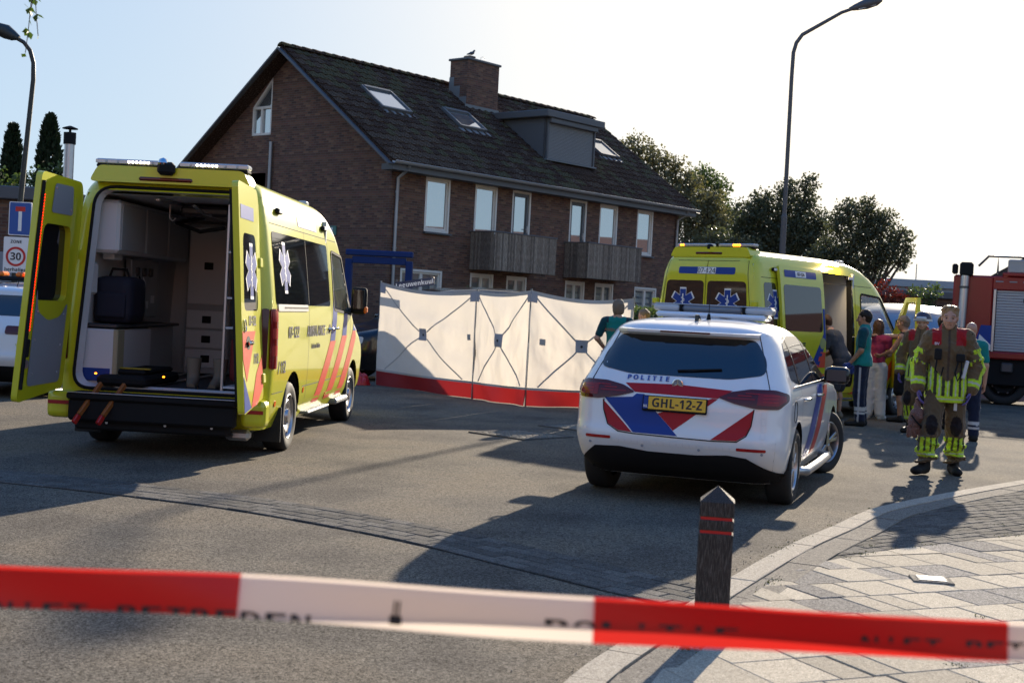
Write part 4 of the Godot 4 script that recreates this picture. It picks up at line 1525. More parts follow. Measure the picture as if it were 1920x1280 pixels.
# ------------------------------------------------------------------ vehicles
# A body is a stack of rounded outlines: rear, front and half width as curves of the height.
# Vehicle axes: x to its right, y up, forward is -z; s is the distance forward of its rear end.
class Body:
	var z0: Curve1
	var z1: Curve1
	var w: Curve1
	var a := 0.16
	var b := 0.16
	var a1 := 0.45
	var b1 := 0.5
	var crown := 0.0
	func half(y: float) -> float:
		return maxf(w.f(y), 0.02)
	func ca(W: float) -> float:
		return minf(a, W * 0.9)
	func ca1(W: float) -> float:
		return minf(a1, W * 0.9)
	func rear(x: float, y: float) -> float:
		var W := half(y)
		var k := ca(W)
		var e := W - k
		var ax := absf(x)
		if ax <= e:
			return z0.f(y) + crown * ax * ax
		var t := minf((ax - e) / k, 1.0)
		return z0.f(y) + crown * e * e + b * (1.0 - sqrt(1.0 - t * t))
	func front(x: float, y: float) -> float:
		var W := half(y)
		var k := ca1(W)
		var e := W - k
		var ax := absf(x)
		if ax <= e:
			return z1.f(y)
		var t := minf((ax - e) / k, 1.0)
		return z1.f(y) - b1 * (1.0 - sqrt(1.0 - t * t))
	func side(s: float, y: float) -> float:
		var W := half(y)
		var k := ca(W)
		var e := W - k
		var zc := z0.f(y) + crown * e * e + b
		if s < zc:
			var t := clampf((zc - s) / b, 0.0, 1.0)
			return e + k * sqrt(1.0 - t * t)
		var zf := z1.f(y) - b1
		if s > zf:
			var k1 := ca1(W)
			var t := clampf((s - zf) / b1, 0.0, 1.0)
			return W - k1 + k1 * sqrt(1.0 - t * t)
		return W
	func R(s: float, y: float) -> Vector3:
		return Vector3(side(s, y), y, -s)
	func L(s: float, y: float) -> Vector3:
		return Vector3(-side(s, y), y, -s)
	func B(x: float, y: float) -> Vector3:
		return Vector3(x, y, -rear(x, y))
	func F(x: float, y: float) -> Vector3:
		return Vector3(x, y, -front(x, y))
	func ring(y: float) -> Array:
		var W := half(y)
		var k := ca(W)
		var k1 := ca1(W)
		var e := W - k
		var e1 := W - k1
		var zr := z0.f(y) + crown * e * e
		var zf := z1.f(y)
		var half_ := []
		for i in 4:
			var x := e * i / 4.0
			half_.append(Vector2(x, z0.f(y) + crown * x * x))
		for i in 7:
			var t := PI / 2 * i / 6.0
			half_.append(Vector2(e + k * sin(t), zr + b * (1.0 - cos(t))))
		for i in range(1, 8):
			half_.append(Vector2(W, lerpf(zr + b, zf - b1, i / 8.0)))
		for i in 7:
			var t := PI / 2 * i / 6.0
			half_.append(Vector2(e1 + k1 * cos(t), zf - b1 + b1 * sin(t)))
		for i in range(3, -1, -1):
			half_.append(Vector2(e1 * i / 4.0, zf))
		var out := []
		for p in half_:
			out.append(Vector3(p.x, y, -p.y))
		for i in range(half_.size() - 2, 0, -1):
			out.append(Vector3(-half_[i].x, y, -half_[i].y))
		return out
	func outline(y0: float, y1: float, which: String) -> PackedVector2Array:
		var lo := PackedVector2Array()
		var hi := PackedVector2Array()
		var k := 24
		for i in k + 1:
			var y := lerpf(y0, y1, float(i) / k)
			var W := half(y)
			var ka := ca(W)
			var e := W - ka
			var kf := ca1(W)
			if which == "side":
				lo.append(Vector2(z0.f(y) + crown * e * e + b * 0.293, y))
				hi.append(Vector2(z1.f(y) - b1 * 0.293, y))
			elif which == "rear":
				lo.append(Vector2(-(e + ka * 0.7071), y))
				hi.append(Vector2(e + ka * 0.7071, y))
			else:
				lo.append(Vector2(-(W - kf + kf * 0.7071), y))
				hi.append(Vector2(W - kf + kf * 0.7071, y))
		lo.reverse()
		hi.append_array(lo)
		return hi
	func shell(m: MB, y0: float, y1: float, ytop: float, right := [], left := [], back := [], front_ := [], c := 0.09) -> void:
		m.conform(R, outline(y0, y1, "side"), Vector2(c * 1.3, c), 0.0, 1.0, right)
		m.conform(L, outline(y0, y1, "side"), Vector2(c * 1.3, c), 0.0, -1.0, left)
		m.conform(B, outline(y0, y1, "rear"), Vector2(c * 0.8, c * 0.8), 0.0, 1.0, back)
		m.conform(F, outline(y0, y1, "front"), Vector2(c, c * 0.8), 0.0, -1.0, front_)
		# the roof: narrowing outlines
		var levels := []
		var k := 16
		for i in k + 1:
			var t := float(i) / k
			levels.append(lerpf(y1, ytop, 1.0 - (1.0 - t) * (1.0 - t)))
		var rings := []
		for y in levels:
			rings.append(ring(y))
		var cnt: int = rings[0].size()
		var nn := []
		for i in rings.size():
			var row := []
			for j in cnt:
				var up: Vector3 = rings[mini(i + 1, k)][j] - rings[maxi(i - 1, 0)][j]
				var al: Vector3 = rings[i][(j + 1) % cnt] - rings[i][(j + cnt - 1) % cnt]
				var q := up.cross(al).normalized()
				var o := Vector3(rings[i][j].x, 0, rings[i][j].z - (rings[i][0].z + rings[i][cnt / 2].z) * 0.5).normalized() * 0.3 + Vector3.UP
				row.append(q if q.dot(o) > 0 else -q)
			nn.append(row)
		for i in k:
			for j in cnt:
				var l := (j + 1) % cnt
				m.quadn(rings[i][j], rings[i + 1][j], rings[i + 1][l], rings[i][l], nn[i][j], nn[i + 1][j], nn[i + 1][l], nn[i][l])
		var mid := Vector3()
		for p in rings[k]:
			mid += p / cnt
		for j in cnt:
			m.p3(mid, rings[k][j], rings[k][(j + 1) % cnt], Vector3.UP, Vector3.UP, Vector3.UP)

var font: SystemFont
var thin_font: SystemFont
# lettering; weight thickens the strokes sideways by laying the text twice
func letters(parent: Node, called: String, s: String, h: float, T: Transform3D, m: Material, weight := 0.7, width := 1.0, depth := 0.002) -> MeshInstance3D:
	if font == null:
		font = SystemFont.new()
		font.font_names = PackedStringArray(["Droid Sans"])
		font.font_weight = 700
		thin_font = SystemFont.new()
		thin_font.font_names = PackedStringArray(["Droid Sans"])
	var tm := TextMesh.new()
	tm.text = s
	tm.font = font if weight >= 0.3 else thin_font
	tm.font_size = 64
	tm.pixel_size = h / (64.0 * 0.715)
	tm.depth = depth
	tm.curve_step = 1.5
	tm.horizontal_alignment = HORIZONTAL_ALIGNMENT_CENTER
	tm.vertical_alignment = VERTICAL_ALIGNMENT_CENTER
	var arr := tm.get_mesh_arrays()
	var b := mb()
	var vs: PackedVector3Array = arr[Mesh.ARRAY_VERTEX]
	var ns: PackedVector3Array = arr[Mesh.ARRAY_NORMAL]
	var ix: PackedInt32Array = arr[Mesh.ARRAY_INDEX]
	var k := 1 if weight >= 0.9 else 0
	for c in k + 1:
		var o := Vector3((c - k * 0.5) * h * 0.035, 0, c * 0.0003)
		for i in ix:
			b.v.append((vs[i] + o) * Vector3(width, 1, 1))
			b.n.append(ns[i])
	var r := part(parent, called, b, m)
	r.transform = T
	return r

func life_star(c: Vector2, r: float) -> PackedVector2Array:
	var out := PackedVector2Array()
	var hw := r * 0.27
	for k in 6:
		var t := PI / 2 + k * PI / 3
		var d := Vector2(cos(t), sin(t))
		var p := Vector2(d.y, -d.x)
		out.append(c + d * r + p * hw)
		out.append(c + d * r - p * hw)
		var t2 := t + PI / 6
		out.append(c + Vector2(cos(t2), sin(t2)) * hw * 2.0)
	return out

func star_on(parent: Node, F: Callable, c: Vector2, r: float, sg: float, off: float) -> void:
	var o := part(parent, "life_star", mb().conform(F, life_star(c, r * 1.13), Vector2(0.2, 0.2), off, sg), M.film_white)
	part(o, "life_star_blue", mb().conform(F, life_star(c, r), Vector2(0.2, 0.2), off + 0.0015, sg), M.film_blue)
	var st := mb()
	st.conform(F, poly([c.x - r * 0.05, c.y - r * 0.62, c.x + r * 0.05, c.y - r * 0.62, c.x + r * 0.05, c.y + r * 0.62, c.x - r * 0.05, c.y + r * 0.62]), Vector2(0.2, 0.2), off + 0.003, sg)
	for k in 3:
		var y := c.y - r * 0.3 + k * r * 0.27
		var q := 1.0 if k % 2 else -1.0
		st.conform(F, roundpoly([Vector2(c.x - r * 0.17, y - r * 0.04 * q), Vector2(c.x + r * 0.17, y + r * 0.09 * q - r * 0.02), Vector2(c.x + r * 0.17, y + r * 0.09 * q + r * 0.07), Vector2(c.x - r * 0.17, y - r * 0.04 * q + r * 0.08)], r * 0.03), Vector2(0.2, 0.2), off + 0.003, sg)
	part(o, "life_star_staff", st, M.film_white)

# hub centre, side +1 right / -1 left; style "alloy" or "steel"
func wheel(parent: Node, at: Vector3, side: float, R: float, wid: float, style: String, steer := 0.0) -> Node3D:
	var n := Node3D.new()
	n.name = "wheel"
	parent.add_child(n, true)
	n.position = at
	n.rotation.y = steer
	var ax := Basis(Vector3(0, 0, 1), Vector3(side, 0, 0), Vector3(0, 1, 0)) if side > 0 else Basis(Vector3(0, 0, -1), Vector3(-1, 0, 0), Vector3(0, 1, 0))
	var rr := R * 0.66
	var hw := wid * 0.5
	var t := mb()
	t.lathe(Vector3.ZERO, ax, [Vector2(rr, -hw * 0.9), Vector2(R * 0.9, -hw), Vector2(R * 0.975, -hw * 0.86), Vector2(R, -hw * 0.6), Vector2(R, hw * 0.6), Vector2(R * 0.975, hw * 0.86), Vector2(R * 0.9, hw), Vector2(R * 0.78, hw * 1.02), Vector2(rr, hw * 0.88)], 40)
	for g in [-0.3, 0.0, 0.3]:
		t.lathe(Vector3.ZERO, ax, [Vector2(R + 0.001, hw * (g - 0.035)), Vector2(R + 0.001, hw * (g + 0.035))], 40)
	part(n, "tyre", t, M.rubber)
	var r := mb()
	r.lathe(Vector3.ZERO, ax, [Vector2(rr, hw * 0.88), Vector2(rr * 0.96, hw * 0.92), Vector2(rr * 0.93, hw * 0.86), Vector2(rr * 0.90, hw * 0.2), Vector2(rr * 0.88, -hw * 0.8)], 36)
	if style == "alloy":
		for k in 5:
			for e in [-0.16, 0.16]:
				var a = TAU * k / 5 + e
				var d := Vector3(0, cos(a), sin(a))
				var d2 := Vector3(0, cos(TAU * k / 5 + e * 0.4), sin(TAU * k / 5 + e * 0.4))
				r.bar(d2 * rr * 0.16 + Vector3(side * hw * 0.72, 0, 0), d * rr * 0.95 + Vector3(side * hw * 0.66, 0, 0), 0.035, 0.03, 0.006, Vector3(1, 0, 0))
		r.cyl(Vector3(side * hw * 0.55, 0, 0), Vector3(side * hw * 0.82, 0, 0), rr * 0.26, rr * 0.22, 20)
	else:
		r.lathe(Vector3.ZERO, ax, [Vector2(rr * 0.88, hw * 0.45), Vector2(rr * 0.70, hw * 0.78), Vector2(rr * 0.55, hw * 0.72), Vector2(rr * 0.42, hw * 0.5), Vector2(rr * 0.34, hw * 0.62), Vector2(rr * 0.30, hw * 0.95), Vector2(0.0, hw * 0.98)], 32)
		for k in 8:
			var a := TAU * k / 8
			var d := Vector3(0, cos(a), sin(a))
			r.cyl(d * rr * 0.37 + Vector3(side * hw * 0.5, 0, 0), d * rr * 0.37 + Vector3(side * hw * 0.72, 0, 0), 0.012, 0.012, 6)
	part(n, "rim", r, M.alloy)
	var k := mb()
	k.cyl(Vector3(side * hw * -0.2, 0, 0), Vector3(side * hw * 0.15, 0, 0), rr * 0.86, rr * 0.86, 24)
	if style == "steel":
		for q in 8:
			var a := TAU * (q + 0.5) / 8
			var d := Vector3(0, cos(a), sin(a))
			k.cyl(d * rr * 0.74 + Vector3(side * hw * 0.6, 0, 0), d * rr * 0.74 + Vector3(side * hw * 0.765, 0, 0), 0.022, 0.022, 10)
	part(n, "brake_disc", k, M.steel_dark)
	return n

func lightbar(parent: Node, o: Vector3, wid: float, lit: Array) -> void:
	# two flat bars with a gap for the camera
	for s in [-1.0, 1.0]:
		var c := o + Vector3(s * (wid * 0.25 + 0.07), 0, 0)
		var bs := mb()
		bs.box(c + Vector3(0, -0.028, 0), Vector3(wid * 0.5 - 0.02, 0.03, 0.15), 0.008)
		var n := part(parent, "light_bar", bs, M.black_plastic)
		var ln := mb()
		ln.box(c + Vector3(0, 0.012, 0), Vector3(wid * 0.5 - 0.01, 0.048, 0.16), 0.014)
		part(n, "lens", ln, M.lens_clear)
		for k in 6:
			var rb := mb()
			rb.box(c + Vector3(-wid * 0.21 + k * wid * 0.084, 0.010, 0.082), Vector3(wid * 0.07, 0.034, 0.006), 0.003)
			part(n, "light_module", rb, M.alu)
		for e in lit:
			if e[0] * s > 0:
				for k in e[2]:
					var d := mb()
					d.cyl(o + Vector3(e[0] + k * e[4], 0.010, 0.084), o + Vector3(e[0] + k * e[4], 0.010, 0.090), e[3], e[3], 10)
					part(n, "led_lamp", d, e[1])

func sprinter_body() -> Body:
	var q := Body.new()
	q.w = Curve1.new([0.28, 0.92, 0.5, 0.99, 0.9, 1.01, 1.3, 1.005, 1.5, 0.985, 2.0, 0.925, 2.3, 0.88, 2.45, 0.84, 2.55, 0.78, 2.62, 0.64, 2.66, 0.38, 2.675, 0.1])
	q.z0 = Curve1.new([0.28, 0.10, 0.42, 0.04, 0.6, 0.03, 2.2, 0.03, 2.4, 0.06, 2.55, 0.14, 2.62, 0.32, 2.66, 0.75, 2.675, 1.3])
	q.z1 = Curve1.new([0.28, 5.72, 0.5, 5.86, 0.75, 5.89, 0.95, 5.82, 1.08, 5.6, 1.2, 5.3, 1.3, 5.08, 1.4, 4.98, 2.0, 4.52, 2.2, 4.33, 2.4, 4.0, 2.5, 3.75, 2.58, 3.45, 2.64, 3.0, 2.675, 2.2])
	q.a = 0.17
	q.b = 0.17
	q.a1 = 0.5
	q.b1 = 0.55
	return q

func side_text(q: Body, s: float, y: float, off := 0.004) -> Transform3D:
	var p := q.R(s, y)
	return Transform3D(Basis(Vector3(0, 0, -1), Vector3(0, 1, 0), Vector3(1, 0, 0)), p + Vector3(off, 0, 0))

func ambulance(label: String, num: String, pos: Vector3, yaw: float, rear_open: bool) -> Node3D:
	var n := thing("ambulance", label, "ambulance", pos, -deg_to_rad(yaw), "yellow ambulances")
	var q := sprinter_body()
	var arch := [circle(Vector2(1.10, 0.36), 0.44, 28), circle(Vector2(4.77, 0.36), 0.43, 28)]
	var cabwin := roundpoly([Vector2(3.28, 1.42), Vector2(4.62, 1.36), Vector2(4.52, 1.55), Vector2(4.02, 2.06), Vector2(3.32, 2.10)], 0.07)
	var open_side := roundpoly([Vector2(1.92, 0.52), Vector2(3.05, 0.52), Vector2(3.05, 2.38), Vector2(1.92, 2.40)], 0.10)
	var open_rear := roundpoly([Vector2(-0.84, 0.60), Vector2(0.84, 0.60), Vector2(0.70, 2.48), Vector2(-0.70, 2.48)], 0.17, 6)
	var shield := roundpoly([Vector2(-0.78, 1.40), Vector2(0.78, 1.40), Vector2(0.66, 2.10), Vector2(-0.66, 2.10)], 0.10)
	var rh := arch + [cabwin]
	if not rear_open:
		rh.append(open_side)
	var sh := mb()
	q.shell(sh, 0.28, 2.45, 2.675, rh, arch + [cabwin], [open_rear] if rear_open else [], [shield])
	var body := part(n, "body", sh, M.amb_yellow)
	# underside, wheel housings
	var un := mb()
	un.box(Vector3(0, 0.36, -3.0), Vector3(1.78, 0.12, 5.3))
	for s in [1.10, 4.77]:
		for e in [-1.0, 1.0]:
			for k in 12:
				var t0 := PI * k / 12.0
				var t1 := PI * (k + 1) / 12.0
				var c := Vector3(e * 0.62, 0.36, -s)
				var d0 := Vector3(0, sin(t0), cos(t0)) * 0.44
				var d1 := Vector3(0, sin(t1), cos(t1)) * 0.44
				var o := Vector3(e * 0.355, 0, 0)
				un.quad(c + d0, c + d1, c + d1 + o, c + d0 + o, -(d0 + d1))
				un.tri(c, c + d0, c + d1, Vector3(e, 0, 0))
	part(n, "underbody", un, M.black_plastic)
	# glass
	var gl := mb()
	gl.conform(q.R, cabwin, Vector2(0.15, 0.15), -0.006, 1.0)
	var cw := part(n, "cab_window", gl, M.pane)
	var gr := mb()
	for i in cabwin.size():
		var a := cabwin[i]
		var b := cabwin[(i + 1) % cabwin.size()]
		gr.bar(q.R(a.x, a.y) + Vector3(0.002, 0, 0), q.R(b.x, b.y) + Vector3(0.002, 0, 0), 0.03, 0.012, 0.0, Vector3(1, 0, 0))
	part(cw, "rubber_seal", gr, M.black_plastic)
	part(n, "cab_window", mb().conform(q.L, cabwin, Vector2(0.15, 0.15), -0.006, -1.0), M.pane)
	part(n, "windscreen", mb().conform(q.F, shield, Vector2(0.12, 0.12), -0.006, -1.0), M.pane)
	# inside of the cab: bulkhead, dash, seats
	var cab := mb()
	cab.box(Vector3(0, 1.45, -3.16), Vector3(1.72, 1.85, 0.05))
	cab.box(Vector3(0, 1.18, -4.75), Vector3(1.6, 0.35, 0.5), 0.08)
	for s in [-0.45, 0.45]:
		cab.box(Vector3(s, 1.3, -3.5), Vector3(0.5, 0.75, 0.16), 0.05)
		cab.box(Vector3(s, 1.75, -3.52), Vector3(0.26, 0.2, 0.12), 0.04)
		cab.box(Vector3(s, 0.95, -3.75), Vector3(0.5, 0.15, 0.5), 0.05)
	part(n, "cab_interior", cab, M.black_plastic)
	# side windows of the patient room
	var sw: PackedVector2Array
	if rear_open:
		sw = rect(0.24, 1.46, 3.06, 2.15, 0.06)
		var o := part(n, "side_window", mb().conform(q.R, sw, Vector2(0.25, 0.12), 0.004, 1.0, [], 0.004), M.glass_dark)
		part(o, "window_divider", mb().conform(q.R, rect(1.80, 1.47, 1.815, 2.14), Vector2(0.2, 0.2), 0.006), M.gap)
		part(o, "vent_slider", mb().conform(q.R, rect(0.30, 1.40, 1.72, 1.465, 0.015), Vector2(0.3, 0.1), 0.012, 1.0, [], 0.012), M.alu)
		part(o, "vent_slider", mb().conform(q.R, rect(0.55, 1.425, 1.70, 1.44), Vector2(0.3, 0.1), 0.015), M.gap)
		star_on(o, q.R, Vector2(0.72, 1.82), 0.22, 1.0, 0.006)
	else:
		sw = rect(0.26, 1.46, 0.60, 2.15, 0.06)
		var o := part(n, "side_window", mb().conform(q.R, sw, Vector2(0.25, 0.12), 0.004, 1.0, [], 0.004), M.glass_dark)
		star_on(o, q.R, Vector2(0.56, 1.82), 0.20, 1.0, 0.006)
	part(n, "side_window", mb().conform(q.L, rect(0.24, 1.46, 3.06, 2.15, 0.06), Vector2(0.25, 0.12), 0.004, -1.0, [], 0.004), M.glass_dark)
	# seams
	var se := mb()
	for s in [3.12, 1.80]:
		if rear_open or s > 2.0:
			se.conform(q.R, rect(s, 0.42, s + 0.008, 2.44), Vector2(0.2, 0.1), 0.0015)
	se.conform(q.R, rect(0.2, 2.22, 3.9, 2.228), Vector2(0.2, 0.1), 0.0015)
	if rear_open:
		se.conform(q.R, rect(1.6, 0.615, 4.3, 0.625), Vector2(0.2, 0.1), 0.0015)
		se.conform(q.R, rect(0.18, 0.62, 0.66, 0.628), Vector2(0.2, 0.1), 0.0015)
	se.conform(q.R, rect(4.42, 0.45, 4.428, 1.35), Vector2(0.2, 0.1), 0.0015)
	part(body, "panel_gap", se, M.gap)
	# stripes on the flank, red below and blue above, leaning forward
	for k in 3:
		var s0 := 2.25 + k * 0.72
		var lo := 0.40
		var mid := 1.06 + k * 0.05
		var hi := 1.44
		if not rear_open and k == 0:
			continue
		var f := func(y: float) -> float: return s0 + (y - lo) * 1.22
		var red := poly([f.call(lo), lo, f.call(lo) + 0.36, lo, minf(f.call(mid) + 0.36, 5.25), mid, f.call(mid), mid])
		var hl := []
		for h in arch:
			hl.append(h)
		part(body, "red_stripe", mb().conform(q.R, red, Vector2(0.2, 0.12), 0.003, 1.0, hl), M.film_red)
		var top := hi + 0.62 if k == 0 else hi
		var g := func(y: float) -> float: return f.call(mid) + (y - mid) * 0.45
		var blue := poly([g.call(mid), mid, g.call(mid) + 0.30, mid, g.call(top) + 0.24, top, g.call(top), top])
		part(body, "blue_stripe", mb().conform(q.R, blue, Vector2(0.2, 0.12), 0.003, 1.0, [sw, cabwin]), M.film_blue)
	# roof edge plate with the call sign
	if rear_open:
		var pl := part(body, "roof_plate", mb().conform(q.R, rect(1.55, 2.27, 2.55, 2.39, 0.02), Vector2(0.3, 0.1), 0.004, 1.0, [], 0.004), M.film_blue)
		part(pl, "plate_field", mb().conform(q.R, rect(1.92, 2.285, 2.24, 2.375), Vector2(0.3, 0.1), 0.006), M.film_white)
		var tp := q.R(2.08, 2.33)
		letters(pl, "call_sign", num, 0.055, Transform3D(Basis(Vector3(0, 0, -1), Vector3(-0.26, 0.965, 0), Vector3(0.965, 0.26, 0)), tp + Vector3(0.010, 0.002, 0)), M.letter_dark, 0.7, 0.9)
		letters(body, "call_sign", num, 0.112, side_text(q, 1.02, 1.19), M.letter_dark, 0.75, 1.08)
		letters(body, "word_ambulance", "AMBULANCE", 0.112, side_text(q, 2.20, 1.19), M.letter_dark, 0.75, 1.08)
		letters(body, "region_name", "Gelderland-Midden", 0.05, side_text(q, 2.18, 1.03), M.letter_dark, 0.2, 0.8)
		letters(body, "phone_number", "/ 112", 0.115, side_text(q, 0.52, 0.86), M.letter_dark, 0.7, 0.9)
	# marker lamps on the roof edge, door handles, side repeaters
	for e in [[0.62, 2.36], [2.95, 2.34]]:
		var p := q.R(e[0], e[1])
		var lm := mb()
		lm.box(p + Vector3(0.02, 0, 0), Vector3(0.05, 0.055, 0.20), 0.015)
		var o := part(n, "work_lamp", lm, M.black_plastic)
		part(o, "lens", mb().box(p + Vector3(0.046, 0, 0), Vector3(0.008, 0.04, 0.17), 0.003), M.film_white)
	for e in [[3.0, 1.20], [3.3, 1.20]]:
		if not rear_open and e[0] < 3.1:
			continue
		var p := q.R(e[0], e[1])
		var hb := mb()
		hb.tube([p + Vector3(0.0, 0, 0.09), p + Vector3(0.04, 0.005, 0.06), p + Vector3(0.045, 0.006, -0.04), p + Vector3(0.0, 0, -0.09)], 0.014, 8)
		var o := part(n, "door_handle", hb, M.chrome)
		part(o, "handle_bowl", mb().conform(q.R, circle(Vector2(e[0], e[1]), 0.075, 18, 0.055), Vector2(0.1, 0.1), 0.002), M.gap)
	for e in [[0.36, 0.52], [1.66, 0.58], [3.0, 0.45]]:
		part(n, "side_reflector", mb().conform(q.R, circle(Vector2(e[0], e[1]), 0.035, 12, 0.03), Vector2(0.1, 0.1), 0.006, 1.0, [], 0.006), M.lamp_orange)
	# mirrors
	for sd in [1.0, -1.0]:
		var mr := mb()
		var p := Vector3(sd * 1.09, 1.54, -4.52)
		mr.soft(p, Vector3(0.20, 0.34, 0.12), 0.05)
		mr.bar(Vector3(sd * 0.92, 1.42, -4.50), Vector3(sd * 1.06, 1.42, -4.52), 0.06, 0.06, 0.02)
		var o := part(n, "mirror", mr, M.black_plastic)
		part(o, "mirror_glass", mb().box(p + Vector3(0, 0.02, 0.060), Vector3(0.14, 0.24, 0.006), 0.002), M.glass_dark)
		part(o, "mirror_lamp", mb().box(p + Vector3(sd * 0.085, -0.11, 0.01), Vector3(0.05, 0.09, 0.10), 0.02), M.lamp_orange)
	# rear lamps in the corners
	for sd in [1.0, -1.0]:
		var F := q.R if sd > 0 else q.L
		var o := part(n, "tail_lamp", mb().conform(F, rect(0.10, 0.86, 0.235, 1.42, 0.03), Vector2(0.02, 0.1), 0.018, sd, [], 0.018), M.lamp_red)
		part(o, "tail_lamp_dark", mb().conform(q.B, rect(minf(sd * 0.90, sd * 0.955), 0.86, maxf(sd * 0.90, sd * 0.955), 1.42, 0.02), Vector2(0.02, 0.1), 0.016, 1.0, [], 0.016), M.lamp_red_dark)
		for y in [0.98, 1.14, 1.30]:
			part(o, "lamp_chamber", mb().conform(F, rect(0.112, y, 0.222, y + 0.10, 0.02), Vector2(0.03, 0.1), 0.021, sd), M.reflector_red)
	# wheels
	for s in [1.10, 4.77]:
		for sd in [-1.0, 1.0]:
			wheel(n, Vector3(sd * 0.875, 0.345, -s), sd, 0.345, 0.225, "steel")
	for sd in [-1.0, 1.0]:
		var mf := mb()
		mf.box(Vector3(sd * 0.88, 0.30, -0.60), Vector3(0.26, 0.34, 0.02), 0.004)
		part(n, "mud_flap", mf, M.rubber)
	# side steps
	part(n, "side_step", mb().box(Vector3(0.96, 0.325, -2.45), Vector3(0.14, 0.03, 1.2), 0.01), M.lead)
	part(n, "side_step", mb().box(Vector3(0.96, 0.33, -3.95), Vector3(0.14, 0.07, 0.8), 0.02), M.lead)
	# bumper
	for sd in [-1.0, 1.0]:
		var bp := mb()
		bp.soft(Vector3(sd * 0.90, 0.45, 0.03), Vector3(0.24, 0.25, 0.20), 0.05)
		var o := part(n, "bumper_corner", bp, M.amb_yellow)
		part(o, "reflector", mb().box(Vector3(sd * 0.90, 0.47, 0.132), Vector3(0.20, 0.035, 0.008), 0.002), M.reflector_red)
	# roof hatch unit and antenna
	part(n, "roof_beacon", mb().soft(Vector3(0.62, 2.60, -3.05), Vector3(0.12, 0.10, 0.16), 0.03), M.lens_clear)
	if rear_open:
		rear_of_open(n, q, num)
	else:
		rear_of_closed(n, q, num)
	return n

func interior(n: Node3D, side_open: bool) -> void:
	var w := mb()
	# walls, ceiling, bulkhead, floor as sheets with thickness
	w.quad(Vector3(-0.90, 0.60, -0.10), Vector3(-0.80, 2.42, -0.10), Vector3(-0.80, 2.42, -3.1), Vector3(-0.90, 0.60, -3.1), Vector3.RIGHT)
	w.quad(Vector3(0.80, 2.42, -0.10), Vector3(-0.80, 2.42, -0.10), Vector3(-0.80, 2.42, -3.1), Vector3(0.80, 2.42, -3.1), Vector3.DOWN)
	w.box(Vector3(0, 1.5, -3.08), Vector3(1.8, 1.85, 0.04))
	if not side_open:
		w.quad(Vector3(0.90, 0.60, -0.10), Vector3(0.80, 2.42, -0.10), Vector3(0.80, 2.42, -3.1), Vector3(0.90, 0.60, -3.1), Vector3.LEFT)
	else:
		w.quad(Vector3(0.90, 0.60, -0.10), Vector3(0.80, 2.42, -0.10), Vector3(0.80, 2.42, -1.88), Vector3(0.90, 0.60, -1.88), Vector3.LEFT)
	part(n, "interior_lining", w, M.inner_white)
	part(n, "interior_floor", mb().box(Vector3(0, 0.585, -1.6), Vector3(1.86, 0.05, 3.0)), M.inner_floor)

